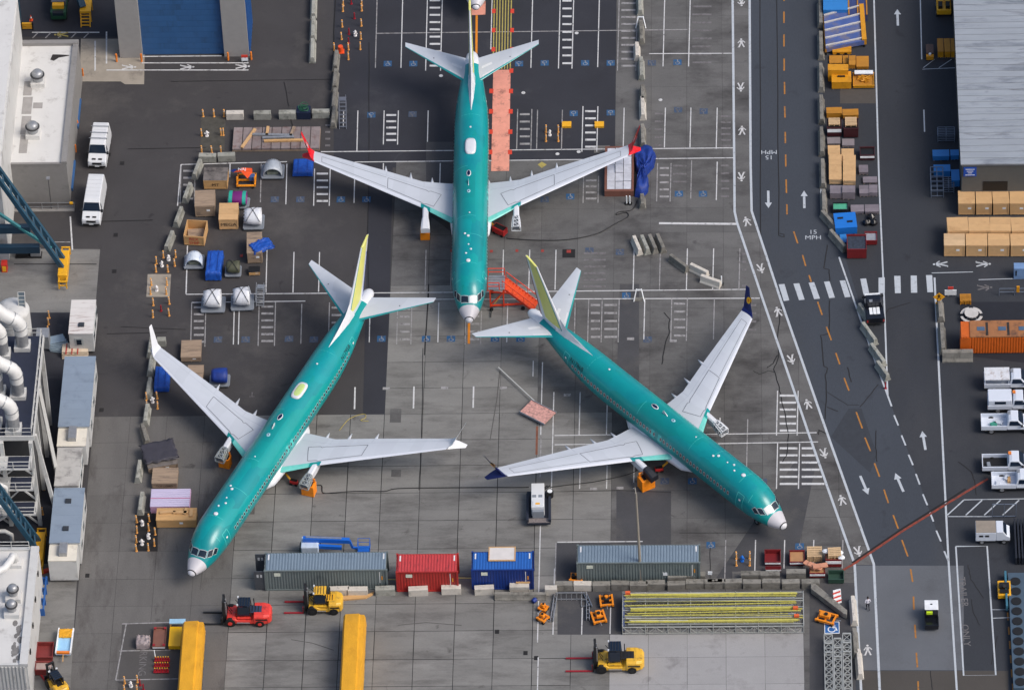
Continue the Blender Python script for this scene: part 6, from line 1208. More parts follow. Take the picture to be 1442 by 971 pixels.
# forklifts (forks towards -X)
def forklift(px, py, label, body, L, w_, H_, fork, rz=0, forkmat=None, cabx=0, hood=None, mast=True):
    q = g(px,py,H_*.3); t = thing('forklift', label, 'forklift', q, rz); h = L/2; c = w_/2; forkmat = forkmat or mPR
    MB().side([(-h+.5,.35),(-h+.5,.95),(-h+1.3,1.0),(-h+1.6,.8),(h*.25,.8),(h*.4,1.3),(h*.85,1.35),(h,1.1),(h,.5),(h-.3,.35)], lambda z: c*.9).build('chassis', body, t, bevel=.08)
    MB().loft([[(x,y*c,z) for y, z in ((-k,.4),(k,.4),(k,1.25*m_),(k*.8,1.45*m_),(-k*.8,1.45*m_),(-k,1.25*m_))] for x, k, m_ in ((h*.38,.97,1.04),(h*.8,.97,1.05),(h*1.03,.82,1.0),(h*1.12,.5,.9))]).build('counterweight', body, t, bevel=.05)
    MB().box(-.05*h,h*.72,-c*.42,c*.42,1.36,1.52).build('engine_hood', hood or mPlast, t, bevel=.04)
    for k in range(5): MB().box(h*.02+k*h*.13,h*.06+k*h*.13,-c*.36,c*.36,1.521,1.54).build('hood_louvre', mBlk, t)
    x0, x1 = -h*.46+cabx, -h*.46+cabx+1.35
    for x in (x0,x1):
        for s in (-1,1): MB().bar((x,s*c*.55,.95),(x+(.12 if x == x0 else -.08),s*c*.5,H_),.09).build('cab_post', mPlast, t)
    MB().box(x0+.08,x1-.03,-c*.55,c*.55,H_,H_+.08).build('cab_roof', mGlass if hood is not mYelM else body, t, bevel=.03)
    MB().hexa([(x0-.04,-c*.5,1.0),(x0-.02,-c*.5,1.0),(x0-.02,c*.5,1.0),(x0-.04,c*.5,1.0),(x0+.07,-c*.45,H_-.05),(x0+.09,-c*.45,H_-.05),(x0+.09,c*.45,H_-.05),(x0+.07,c*.45,H_-.05)]).build('windscreen', mGlass, t)
    for s in (-1,1): MB().box(x0+.12,x1-.12,s*c*.56-.01,s*c*.56+.01,1.15,H_-.1).build('cab_window', mGlass, t); MB().box(x0,x1,s*c*.7-.12,s*c*.7+.12,.96,1.04).build('mudguard', body, t)
    MB().box(x0+.5,x0+.95,-.28,.28,1.0,1.5).build('seat', mBlk, t); MB().box(x0+.85,x0+1.0,-.26,.26,1.5,1.9).build('seat_back', mBlk, t)
    MB().bar((x1+.3,c*.45,1.5),(x1+.3,c*.45,2.5),.09).build('exhaust', mBlk, t)
    for s in (-1,1): MB().box(-h+.12,-h+.36,s*c*.42-.1,s*c*.42+.1,.12,H_+.55).build('mast_rail', mPlast, t); MB().cyl((-h+.42,s*c*.2,.4),(-h+.42,s*c*.2,H_+.2),.07,n=8).build('lift_cylinder', mGalv, t)
    for z in (.7,1.7,H_+.45): MB().box(-h+.14,-h+.34,-c*.32,c*.32,z-.08,z+.08).build('mast_cross', mPlast, t)
    MB().box(-h-.02,-h+.11,-c*.85,c*.85,.15,1.0).build('carriage', mPlast, t)
    for s in (-1,1):
        fk = MB(); fk.box(-h-fork,-h-.03,s*c*.72-.09,s*c*.72+.09,.06,.14); fk.box(-h-.1,-h-.021,s*c*.72-.09,s*c*.72+.09,.141,.95); fk.build('fork', forkmat, t)
        for x, r_ in ((-h+.85,.52),(h*.62,.44)):
            wq = MB().cyl((x,s*(c-.34),r_),(x,s*(c+.02),r_),r_,n=20).build('wheel', mTyre, t, smooth=2); MB().cyl((x,s*(c-.02),r_),(x,s*(c+.05),r_),r_*.45,n=12).build('hub', body if body is mFR else mPlast, wq)
        MB().box(-h*.35,h*.2,s*c*.93-.05,s*c*.93+.05,.5,.58).build('step', mGalv, t)
        MB().bar((x0,s*c*.6,1.7),(x0-.25,s*c*.8,1.9),.05).build('mirror_arm', mBlk, t)
    MB().box(h*1.02,h*1.1,-c*.5,c*.5,.75,1.05).build('rear_grille', mBlk, t)
    for s in (-1,1):
        MB().box(x0+.02,x0+.16,s*c*.5-.1,s*c*.5+.1,H_+.081,H_+.2).build('work_light', mLamp, t); MB().tube([(-h+.4,s*c*.1,H_),(-h+.75,s*c*.15,1.5),(-h+1.0,s*c*.2,1.0)], .035, 5).build('hose', mBlk, t)
        MB().box(h*.45,h*.95,s*c*.975-.012,s*c*.975+.012,.95,1.12).build('side_decal', mPlast, t)
    for k in range(4): MB().box(x0+.2+.28*k,x0+.26+.28*k,-c*.5,c*.5,H_+.082,H_+.11).build('guard_bar', mPlast, t)
    return t
mFR = M('forklift_red', (216,60,50), .42, var=.06, coat=.2, dirt=(130,44,40), damt=.24, dscale=1.6); mFY = M('forklift_yellow', (222,172,48), .4, var=.05, coat=.3, dirt=(128,100,48), damt=.28, dscale=1.6)
forklift(346,864,'red forklift with dark forks facing the yellow covered trailer', mFR, 4.7, 2.2, 2.5, 2.0, R(-1), mPlast, .3, M('hood_navy',(50,62,84),.3)); forklift(454,848,'yellow forklift with red forks below the grey container', mFY, 3.7, 2.1, 2.5, 2.0, 0, None, 0, mYelM); forklift(869,928,'large yellow forklift with a tall black mast and red forks', mFY, 4.8, 2.4, 2.7, 2.7, 0, None, .2, mPlast)
forklift(80,964,'yellow forklift with an open guard beside the maroon skip', mFY, 2.9, 1.6, 2.2, 1.1, R(-60), None, 0, mPlast)
# blue boom lift behind the grey container
q = g(462,769,1.2); t = thing('boom_lift', 'blue boom lift folded behind the grey container', 'boom lift', q); mBL = M('lift_blue',(24,96,190),.4,var=.05)
MB().box(-2.9,-.9,-.95,.95,.35,.9).build('chassis', mPlast, t, bevel=.05); MB().box(-2.7,-.9,-.8,.8,.91,1.9).build('turret', M('lift_white',(190,204,220),.4), t, bevel=.12); MB().bar((-2.5,.1,2.2),(2.2,.1,1.9),.4,.5).build('boom', mBL, t); MB().bar((-1.0,-.35,1.6),(1.4,-.35,1.4),.3,.4).build('lower_boom', mBL, t); MB().bar((-2.2,.1,2.48),(1.4,.1,2.25),.15,.1).build('hose_track', mGalv, t)
MB().bar((2.2,.1,1.9),(2.45,.1,.9),.22).build('jib', mBL, t)
b = MB(); railing(b, [(3.0,-.6),(4.2,-.6),(4.2,.7),(3.0,.7),(3.0,-.6)], 1.1, .035, .5); b.box(3.0,4.2,-.6,.7,.44,.5); b.build('basket', mBL, t); MB().bar((2.45,.1,.9),(3.0,.1,.8),.2).build('basket_arm', mBL, t)
for x in (-2.5,-1.2):
    for s in (-1,1): MB().cyl((x,s*.75,.42),(x,s*1.05,.42),.42,n=16).build('wheel', mTyre, t, smooth=2)
# ground power unit
q = g(758.5,710,.9); t = thing('ground_power_unit', 'white ground power unit on a dark trailer below the navy winglet', 'power unit', q, R(1)); mSk = M('skid_navy',(34,40,54),.6)
MB().box(-1.2,1.2,-2.3,2.2,.35,.55).build('trailer_bed', mSk, t); MB().box(-1.25,-1.0,-2.2,1.6,.551,.95).build('side_box', mSk, t); MB().box(1.0,1.25,-2.2,1.2,.551,.95).build('side_box', mSk, t); MB().box(-.72,.6,-1.25,2.1,.551,1.85).build('cabinet', mVan, t, bevel=.05); MB().box(-.62,.55,-1.6,-1.26,.551,1.5).build('front_panel', mDol, t)
MB().box(-.55,.5,-1.1,-.4,1.851,1.9).build('rear_hatch', mVan, t, bevel=.02); MB().box(-.3,.15,-.95,-.7,1.901,1.91).build('warning_label', mYelM, t)
for x in (-.42,.2): MB().box(x-.2,x+.2,.1,.45,1.851,1.87).build('roof_vent', mDol, t)
MB().box(-1.1,1.1,-2.25,-1.65,.551,.62).build('drip_tray', M('tray_mixed',(120,112,110),.7,var=.4,scale=6), t); MB().cyl((1.15,1.45,.56),(1.15,1.45,1.3),.36,n=16).build('cable_reel', mBlk, t); MB().cyl((1.15,1.45,1.301),(1.15,1.45,1.34),.26,n=16).build('reel_plate', mSignW, t); wheels(t, (), 1, .3)
for s in (-1,1):
    for y in (-1.4,1.2): MB().cyl((s*1.0,y,.3),(s*1.2,y,.3),.3,n=14).build('wheel', mTyre, t)
for x in (-.2,.3): MB().bar((x,2.2,.5),(x*.5+1.0,3.1,.4),.08).build('tow_bar', mBlk, t)
# red boarding stairs beside the nose
q = g(702,425,0); t = thing('boarding_stairs', 'red boarding stairs with an upper platform beside the airliner nose', 'stairs', q); mSt = M('stairs_red',(214,62,28),.45,var=.06)
PH_ = 2.75
for k in range(6): MB().box(-1.0,.75,-.95+.36*k,-.95+.36*k+.3,PH_-.06,PH_).build('platform_plank', mGalv, t)
for x in (-1.0,.75): MB().box(x-.06,x+.06,-1.0,1.2,PH_-.22,PH_-.061).build('platform_beam', mSt, t)
b = MB(); railing(b, [(-1.0,1.15),(.7,1.15)], 1.0, .05, PH_); railing(b, [(-1.0,-1.0),(.2,-1.0)], 1.0, .05, PH_); b.build('platform_railing', mSt, t)
for x in (-.8,.6):
    for y in (-.9,1.1): MB().bar((x,y,.2),(x,y,PH_-.2),.14).build('support_leg', mSt, t)
for y in (-.9,1.1): MB().bar((-.8,y,.5),(.6,y,PH_-.5),.1).build('brace', mSt, t); MB().bar((-.8,y,.35),(3.0,y*.7,.35),.16).build('base_rail', mSt, t)
SX, SY = 3.3, -1.2; n = 10
for k in range(n):
    u = k/n; MB().cbox((.85+SX*u,.1+SY*u,PH_-.14-(PH_-.35)*u),(.42,1.3,.05),0,-.35).build('tread', M('tread_red',(226,84,40),.5), t)
for s in (-1,1): MB().bar((.7+s*.2,.1+s*.68,PH_-.1),(.7+SX+s*.2,.1+SY+s*.68,.25),.1,.26).build('stringer', mSt, t); MB().bar((.7+s*.2,.1+s*.68,PH_+.85),(.7+SX+s*.2,.1+SY+s*.68,1.2),.07).build('handrail', mSt, t)
for k in range(4):
    for s in (-1,1): u = k/3; MB().bar((.7+SX*u+s*.2,.1+SY*u+s*.68,PH_-.1-(PH_-.35)*u),(.7+SX*u+s*.2,.1+SY*u+s*.68,PH_+.85-(PH_-.35)*u),.05).build('baluster', mSt, t)
for x, y in ((-.7,-1.3),(2.6,-1.2),(-.7,1.3),(2.6,1.2)): MB().cyl((x,y-.1,.2),(x,y+.1,.2),.2,n=12).build('wheel', mTyre, t)
MB().bar((-.7,-1.35,.2),(-.75,-2.4,.15),.08).build('tow_bar', mBlk, t); MB().bar((-.4,-.9,.6),(.2,-.95,1.6),.06).build('yellow_strut', mYelM, t)
# lamp pole before the container
q = g(902.5,818); t = thing('lamp_pole', 'tall grey lamp pole rising in front of the grey container', 'lamp', q); MB().cyl((0,0,0),(0,0,.3),.3,n=12).build('base', mBarD, t); e = Vector(g(895.5,694,12.4))-Vector(q)
MB().cyl((0,0,.3),(e.x,e.y,12.4),.17,.1,n=12).build('pole', M('pole_tan',(140,134,124),.6,var=.06), t, smooth=2); MB().bar((e.x,e.y,12.35),(e.x-.1,e.y+.7,12.6),.08).build('arm', M('pole_tan',(140,134,124),.6,var=.06), t); MB().box(e.x-.3,e.x+.1,e.y+.6,e.y+1.2,12.55,12.68).build('lamp_head', mPlast, t)
# ================================================================== skips, crates and stores
mMar = M('skip_maroon', (112,24,28), .55, var=.12, dirt=(70,20,24), damt=.25); mMarD = M('skip_dark_maroon', (62,20,26), .6, var=.12); mCard = M('cardboard', (170,126,86), .8, var=.08)
mYc = M('store_yellow', (206,142,24), .5, var=.08, dirt=(160,104,18), damt=.25); mYc2 = M('store_ochre', (176,120,34), .6, var=.1, rnd=.08); mLat2 = M('pallet_wood', (196,166,128), .8, var=.1, rnd=.08); mGry = M('lid_grey', (128,120,122), .6, var=.1, rnd=.1); mBlueS = M('store_blue', (46,122,190), .5, var=.06); mFrm = M('rack_steel', (110,120,135), .5, metal=.3)
def skip(box, label, mat, fill=None, stripe=None, rz=0, name='skip', cat='bin', group=None):
    cx, cy, w_, d_, h_ = box; t = thing(name, label, cat, (cx,cy), rz, group); a, b_ = w_/2, d_/2
    for nm, bb in (('side_wall',(-a,-a+.06,-b_,b_,.12,h_)),('side_wall',(a-.06,a,-b_,b_,.12,h_)),('front_wall',(-a+.061,a-.061,-b_,-b_+.06,.12,h_)),('back_wall',(-a+.061,a-.061,b_-.06,b_,.12,h_)),('floor',(-a+.061,a-.061,-b_+.061,b_-.061,.12,.18))): MB().box(*bb).build(nm, mat, t)
    for s in (-1,1): MB().box(s*a*.7-.08,s*a*.7+.08,-b_*.9,b_*.9,0,.119).build('skid', mBlk, t); MB().box(-a-.03,a+.03,s*b_-.05,s*b_+.05,h_+.001,h_+.06).build('rim', mat, t)
    if stripe: MB().box(-a+.02,a-.02,-b_-.06,-b_-.002,h_*.55,h_*.85).build('stripe', stripe, t)
    if fill: MB().box(-a+.062,a-.062,-b_+.062,b_-.062,.2,h_-.12).build('fill', fill, t)
    return t
def pallets(cx, cy, z, w_, d_, n, label, group, rz=0, mat=None):
    t = thing('wooden_pallet', label, 'pallet', (cx,cy,z), rz, group)
    for k in range(n):
        for i in range(5): MB().box(-w_/2,w_/2,-d_/2+d_*i/5+.02,-d_/2+d_*(i+1)/5-.04,k*.14+.1,k*.14+.13).build('slat', mat or mLat2, t)
        for x in (-w_/2+.05,0,w_/2-.05): MB().box(x-.05,x+.05,-d_/2,d_/2,k*.14,k*.14+.099).build('bearer', mat or mLat2, t)
skip(pb(1077,1099.5,774,791,797), 'empty maroon skip with a white stripe beside the parking line', mMar, None, mSignW); skip(pb(1078,1100,798,801,806), 'low red and white skip in front of the empty one', mMar, None, mSignW)
bx = pb(1112,1133,775,791,797); skip(bx, 'maroon skip filled with flattened cardboard', mMar, mCard, mSignW)
q = g(1147,782); pallets(q[0],q[1]-.2,.02,1.5,1.5,6,'stack of pallets beside the cardboard skip','',0)
bx = pb(1140,1162,796,807,814); skip(bx, 'maroon skip heaped with salmon coloured board scraps', mMar, mCard, mSignW)
for k, (x, y, r_) in enumerate(((-.7,.5,.7),(-.2,.2,.5),(.3,.1,-.2))): tag(MB().cbox((0,0,.08),(1.5,.55,.14)).build('board_scrap', M('scrap_salmon',(200,140,112),.7,rnd=.1), None, loc=(bx[0]+x,bx[1]+y,bx[4]+.05+.16*k), rz=-r_), ('long salmon board scrap sticking out of the heaped skip','salmon board scrap lying across the heaped skip','short pale board scrap on top of the heaped skip')[k], 'board')
bx = pb(1162.5,1185,776,788,799); skip(bx, 'red and white skip loaded with pallets and white sheeting', mMar, mCard, mSignW); pallets(bx[0]+.1,bx[1]+.2,bx[4]+.03,1.3,1.2,3,'pallet stack lying on the loaded skip','',.05)
for k, (x, y) in enumerate(((-.75,.5),(.8,-.35),(.6,.3))): q = random.Random(k); tag(MB().loft([[(r_*.35*math.cos(i*PI/4)+q.uniform(-.06,.06), r_*.28*math.sin(i*PI/4), z) for i in range(8)] for r_, z in ((1,0),(1.1,.12),(.6,.24))]).build('white_sheeting', mSignW, None, loc=(bx[0]+x,bx[1]+y,bx[4]+.06)), 'crumpled white sheeting on the loaded skip', 'sheeting', 'sheeting on the skip')
skip(pb(1166.5,1188.5,803,816,822), 'dark green skip at the end of the block wall', M('skip_green',(40,68,56),.6), None, None)
# bottom left: maroon skips, tip cart
skip(pb(51,74.5,904,925,931), 'open maroon skip beside the white workshop wall', M('skip_rust',(120,46,44),.6,var=.15), None, None); skip(pb(50,75,931,943,951), 'maroon skip with a pale lid beside the open one', M('skip_rust',(120,46,44),.6,var=.15), M('lid_pale',(160,142,136),.7), None)
bx = pb(80,100.5,886,921,926); t = thing('tip_cart', 'white framed cart with a pale blue bed and yellow sheet', 'cart', bx[:2], -.03); a, b_ = bx[2]/2, bx[3]/2
MB().box(-a,a,-b_,b_,.45,.55).build('bed', M('bed_sky',(150,196,230),.5), t)
for s in (-1,1): MB().box(s*a-.07,s*a+.07,-b_,b_,.551,.8).build('side', mSignW, t); [MB().cyl((s*a*.8-.07,y,.22),(s*a*.8+.07,y,.22),.22,n=12).build('wheel', mTyre, t) for y in (-b_*.6,b_*.6)]
MB().box(-a+.08,a-.08,-b_,-b_+.25,.551,.8).build('end_board', mOrgP, t); MB().bar((0,-b_,.5),(.05,-b_-.9,.45),.09).build('tow_bar', mPly, t); o = tarp(0,0,a*1.8,b_*.62,.25,mTarpY,'',wob=.2,seed=9); o.parent = t; o.location = (0,b_*.62,.56); o.name = 'yellow_sheet'
q = g(58,866); o = thing('blue_rack', 'narrow blue steel rack along the workshop wall', 'rack', (q[0],q[1])); [MB().box(x-.08,x+.08,-.1,4.4,.9,1.05).build('rail', mCorr, o) for x in (-.3,.3)]; [MB().box(-.4,.4,y-.08,y+.08,0,.899).build('post_frame', mCorr, o) for y in (0,1.45,2.9,4.3)]
q = g(67,804); tag(MB().cbox((0,0,.15),(1.3,.35,.3)).build('red_chock', M('chock_red',(200,60,40),.5), None, loc=(q[0],q[1],.02), rz=.5), 'red wheel chock bar below the blue edged trailer', 'chock')
# yellow covered trailers
def covered_trailer(x0, x1, ytop, h, label, seed):
    A = g(x0,ytop,h); B = g(x1,ytop,h); Lz = 13.5; t = thing('covered_trailer', label, 'trailer', ((A[0]+B[0])/2,A[1]-Lz/2), 0); w_ = B[0]-A[0]; rd = random.Random(seed); rows = []
    n = 26
    for k in range(n+1):
        y = Lz/2-Lz*k/n; z = h+(-.3 if k < 2 else 0)*(2-k)/2+rd.uniform(-.02,.02); j = rd.uniform(-.015,.015)
        rows.append([(-w_/2-.06+j,y,.75),(-w_/2+j*.5,y,z-.35),(-w_/2+.18,y,z-.06),(-w_*.1,y,z+rd.uniform(-.025,.025)),(w_*.22,y,z+.03),(w_*.26,y,z-.12),(w_/2-.1,y,z-.16),(w_/2+j,y,z-.5),(w_/2+.06+j,y,.75)])
    c_ = MB().loft(rows, caps=False, closed=False).build('tarpaulin', mTarpY, t, smooth=2)
    MB().add(rows[0], [tuple(range(9))]).build('end_flap', mTarpY, t)
    MB().box(-w_/2,w_/2,-Lz/2,Lz/2-.1,.55,.749).build('trailer_bed', mTar, t); MB().box(-w_/2+.15,w_/2-.15,-Lz/2+.1,Lz/2-.2,.75,h-.45).build('load', mPlyG, t)
    for s in (-1,1):
        for k in range(5): MB().cyl((s*(w_/2-.3),Lz/2-3.2-k*1.1,.42),(s*(w_/2+.02),Lz/2-3.2-k*1.1,.42),.42,n=14).build('wheel', mTyre, t, smooth=2)
        MB().bar((s*w_*.3,Lz/2-.8,0),(s*w_*.3,Lz/2-.8,.55),.14).build('landing_leg', mDol, t)
covered_trailer(257,287,871,2.6,'long trailer under a yellow tarpaulin beside the yellow box',4); covered_trailer(483.5,514,861,2.7,'long trailer under a yellow tarpaulin below the yellow forklift',6)
crate(pb(238,254.5,882,909,914.5), 'smooth bright yellow box beside the covered trailer', M('box_yellow',(228,176,24),.4,var=.04), None, 0, battens=False, name='yellow_box', cat='box', planks=1)
bx = pb(215,233,883,910,914); t = skip(bx, 'brown steel bin with red corners beside the yellow box', M('bin_brown',(122,80,66),.6,var=.08), M('bin_lid',(126,84,70),.6), mSignW); [MB().box(x-.12,x+.12,y-.12,y+.12,bx[4]+.061,bx[4]+.1).build('red_corner', mPR, t) for x in (-bx[2]/2+.15,bx[2]/2-.15) for y in (-bx[3]/2+.2,bx[3]/2-.15)]
q = g(202,907); o = thing('shrouded_machine', 'small machine shrouded in grey plastic beside the brown bin', 'machine', q); oo = tarp(0,0,1.3,1.2,.75,M('plastic_grey',(158,146,146),.35,var=.2,scale=3,bump=.4),'',wob=.16,seed=12); oo.parent = o; oo.location = (0,0,.02); oo.name = 'shroud'; MB().box(-.5,.5,-.45,.45,0,.6).build('machine', mDol, o)
q = g(250,876,.8); t = thing('work_table', 'pale blue topped table behind the yellow box', 'table', (q[0],q[1])); MB().box(-.8,.8,-.3,.3,.9,1.02).build('table_top', M('top_sky',(150,190,215),.5), t); [MB().box(x-.06,x+.06,y-.06,y+.06,0,.899).build('leg', mPly, t) for x in (-.7,.7) for y in (-.22,.22)]
q = g(227,945); t = thing('jack_rack', 'rack of small red jacks with yellow feet beside the yellow tarpaulin', 'rack', q)
for r_ in range(3):
    MB().box(-.75,.8,-.3+r_*.75,.1+r_*.75,.1,.2).build('shelf', mPR, t)
    for k in range(6): MB().cyl((-.6+k*.25,-.1+r_*.75,.2),(-.6+k*.25,-.1+r_*.75,.6),.08,n=8).build('jack', M('jack_red',(190,36,40),.5), t); MB().cyl((-.6+k*.25,-.1+r_*.75,.601),(-.6+k*.25,-.1+r_*.75,.66),.06,n=8).build('jack_cap', mYelP, t)
MB().bar((-.6,1.4,.2),(-.75,2.0,1.0),.07).build('handle', mSignW, t)
# ----- long wooden boxes before the warehouse
def boxrow(xs, yb0, yf0, yg0, label, group, wd, rz=0):
    for k, (x0, x1) in enumerate(xs): crate(pb(x0,x1,yb0,yf0,yg0), olab(label), mPlyT, mLat2 if k == 0 and yb0 > 320 else mPlyT, rz, battens=True, group=group, name='shipping_crate', planks=2)
boxrow(((1349.5,1372.5),(1374.3,1396.5),(1398,1420.5),(1422,1446)), 268.5, 286.5, 303, 'upright tan crate against the warehouse, {} from the blue stillage boxes', 'upright crates against the warehouse', 1)
boxrow(((1334,1363),(1364,1393.5),(1394.3,1423),(1424,1454)), 306, 325, 344, 'tan crate in the middle row, {} from the yard road', 'middle row of tan crates', 1)
boxrow(((1329.5,1358.5),(1360.2,1390),(1391.5,1421.3),(1423,1452)), 329, 345.5, 361.5, 'tan crate in the row along the walking figures, {} from the yard road', 'front row of tan crates', 1)
# ----- store strip between the roads (zoom frames A: 1040,0 x3.884  B: 1060,230 x4.855)
def ZA(x0,x1,a,b_,c_): return pb(1040+x0/3.884,1040+x1/3.884,a/3.884,b_/3.884,c_/3.884)
def ZB(x0,x1,a,b_,c_): return pb(1060+x0/4.855,1060+x1/4.855,230+a/4.855,230+b_/4.855,230+c_/4.855)
crate(ZA(465,597,-40,55,105), 'blue box with a dark front at the head of the store strip', mBlueS, mBlueS, battens=False, planks=2, cat='box', name='blue_box')
bx = ZA(600,705,-60,80,118); t = thing('sheet_rack', 'wooden rack with navy sheets beside the blue box', 'rack', bx[:2]); MB().box(-bx[2]/2,bx[2]/2,-bx[3]/2,bx[3]/2,0,bx[4]-.1).build('sheet', M('sheet_navy',(52,64,110),.5,var=.15), t); [MB().box(x-.07,x+.07,-bx[3]/2,bx[3]/2,bx[4]-.099,bx[4]).build('batten', mYc2, t) for x in (-bx[2]/2+.07,0,bx[2]/2-.07)]
t = thing('slatted_rack', 'yellow ended rack of white beams over navy sheets', 'rack', g(1190,55)); q0 = Vector(g(1190,55)); P = [Vector(g(*p))-q0 for p in ((1160,30),(1213,16),(1217,66),(1163,77))]
MB().prism([tuple(p) for p in P], .3, .9).build('sheet', M('sheet_mixed',(70,92,150),.5,var=.2,scale=.8,dirt=(120,112,112),damt=.4,dscale=.5), t)
for k in range(5): u = (k+.1)/4.4; a = P[0].lerp(P[3],u); b_ = P[1].lerp(P[2],u); MB().bar((a.x,a.y,.98),(b_.x,b_.y,.98),.16).build('beam', M('beam_white',(190,186,182),.6), t)
MB().bar((P[1].x,P[1].y,.7),(P[2].x,P[2].y,.7),.5,.8).build('end_beam', mYc, t); MB().bar((P[0].x,P[0].y,.5),(P[3].x,P[3].y,.5),.2,.5).build('side_beam', mYc2, t); [MB().box(P[k].x-.1,P[k].x+.1,P[k].y-.1,P[k].y+.1,0,.3).build('foot', mBlk, t) for k in range(4)]
for a_, l in (((515,616,252,285,303),'yellow box with two dark ports under the slatted rack'),((498,566,305,345,352),'ochre box beside the yellow ported box'),((572,600,305,345,352),'narrow ochre box between two larger ones'),((605,640,305,355,380),'tall narrow ochre box in the yellow cluster'),((646,712,308,365,382),'paired ochre box next to the white board'),((490,600,352,385,450),'curved yellow box in the yellow cluster'),((510,616,392,450,490),'square yellow box with a black handle'),((482,565,588,620,648),'split ochre box at the head of the pallet bins'),((570,655,597,630,655),'plain ochre box beside the split one')):
    bx = ZA(*a_); t = crate(bx, l, mYc if 'yellow box' in l else mYc2, None, 0, battens=False, planks=2, cat='box', name='store_box'); 
    if 'port' in l and 'two' in l: [MB().box(x-.16,x+.16,-bx[3]/2-.03,-bx[3]/2-.002,bx[4]*.3,bx[4]*.7).build('port', mBlk, t) for x in (-.4,.4)]
    if 'handle' in l: MB().box(-.4,.4,-.1,.1,bx[4]+.02,bx[4]+.12).build('handle', mBlk, t)
bx = ZA(627,742,400,470,486); t = skip(bx, 'yellow bin heaped with bent yellow fittings', mYc, mYc2); rd = random.Random(2)
for k in range(12): MB().tube([(rd.uniform(-.7,.7),rd.uniform(-.5,.5),bx[4]+rd.uniform(0,.2)) for _ in range(3)], .06, 5).build('fitting', mYc, t)
q = g(1216.5,102,.9); o = thing('white_board', 'white board lying on the yellow bin', 'board', (q[0],q[1]+.2,bx[4]+.25)); MB().box(-1.0,1.0,-.3,.3,0,.08).build('panel', mSignW, o); MB().box(-1.0,1.0,-.35,-.301,-.02,.1).build('edge', mGry, o)
for a_, l in (((485,563,655,700,750),'dark maroon bin holding a pallet on end'),((575,655,650,705,756),'maroon bin with a pallet and white wrap')):
    bx = ZA(*a_); skip(bx, l, mMarD, mBlk, mSignW if '563' in str(a_) else None); pallets(bx[0],bx[1]+.15,bx[4]+.03,bx[2]*.8,bx[3]*.8,2,'small pallet lying on the '+l.split(' ')[0]+(' maroon' if l[0]=='d' else '')+' bin by the ochre boxes','',0)
for a_, l in (((487,556,752,785,796),'grey lidded crate above the first slatted crate'),((568,633,760,795,808),'grey lidded crate above the second slatted crate')): crate(ZA(*a_), l, mGry, mGry, planks=1, battens=False, cat='crate', name='lidded_crate')
for b_, l in ((ZA(491,556,796,868,892),'slatted pale crate under the first grey lidded crate'),(ZA(565,631,814,880,902),'slatted pale crate under the second grey lidded crate'),(ZB(524,608,-60,110,145),'long slatted pale crate before the white lidded crate'),(ZB(620,705,-55,118,152),'long slatted pale crate with a white tag')): crate(b_, l, mLat2, mPlyT, planks=5, name='slatted_crate')
skip(ZA(664,744,805,850,880), 'small maroon bin with a white edge beside the road line', mMarD, mBlk, mSignW); crate(ZA(659,707,905,940,955), 'small grey carton with a white label beside the slatted crates', mGry, None, planks=1, battens=False, name='carton', cat='box')
for a_, l in (((530,610,152,205,246),'grey crate with a white sheet under the slatted crates'),((614,700,152,200,250),'broken grey crate with a splintered board'),((728,788,12,60,80),'grey carton beside the long slatted crate'),((755,850,92,130,142),'flat lilac crate with a white tag'),((730,792,150,205,230),'lilac crate holding a brown disc'),((796,852,148,200,228),'lilac crate with two white tags'),((672,760,284,330,350),'grey lidded bin next to the green bin'),((768,862,282,330,350),'grey lidded bin by the road line')): crate(ZB(*a_), l, M('crate_lilac',(120,112,118),.6,var=.12,rnd=.12), None, planks=2, battens=False, name='carton', cat='crate'); 
bx = ZB(548,652,268,318,345); skip(bx, 'dark bin with mint green lids', M('bin_dk',(30,34,40),.6), M('lid_mint',(76,160,128),.5))
bx = ZB(560,708,338,440,490); t = crate(bx, 'large bright blue bin with two dark ports in its lid', M('bin_blue',(26,110,196),.45,var=.05), M('bin_blue',(26,110,196),.45,var=.05), .08, battens=False, planks=2, cat='bin', name='recycling_bin'); [MB().box(x-.3,x+.3,y-.14,y+.14,bx[4]+.02,bx[4]+.04).build('port', mBlk, t) for x, y in ((-.5,.35),(.45,-.25))]
crate(ZB(600,642,485,540,572), 'small pale blue bin below the large blue one', mBlueS, None, .1, battens=False, planks=1, cat='bin', name='small_bin'); skip(ZB(645,778,490,590,655), 'red skip with dark rubbish at the tip of the store strip', mMar, M('rubbish',(44,52,66),.8,var=.6,scale=4)); skip(ZB(766,850,470,530,562), 'dark red skip under a grey sheet', mMar, M('sheet_grey',(140,144,152),.5,var=.2))
q = g(1225,311); o = thing('bag_heap', 'heap of shiny black bags beside the blue bin', 'bags', q); rd = random.Random(4)
for k in range(5): x, y = rd.uniform(-.7,.6), rd.uniform(-.6,.5); r_ = rd.uniform(.35,.5); MB().loft([[(x+r_*f*math.cos(i*PI/5)*rd.uniform(.85,1.1), y+r_*f*math.sin(i*PI/5)*rd.uniform(.85,1.1), z*r_*1.4) for i in range(10)] for f, z in ((.7,0),(1,.3),(.95,.65),(.5,.95),(.15,1.1))]).build('bag', M('bag_black',(16,16,18),.25,var=.2), o)
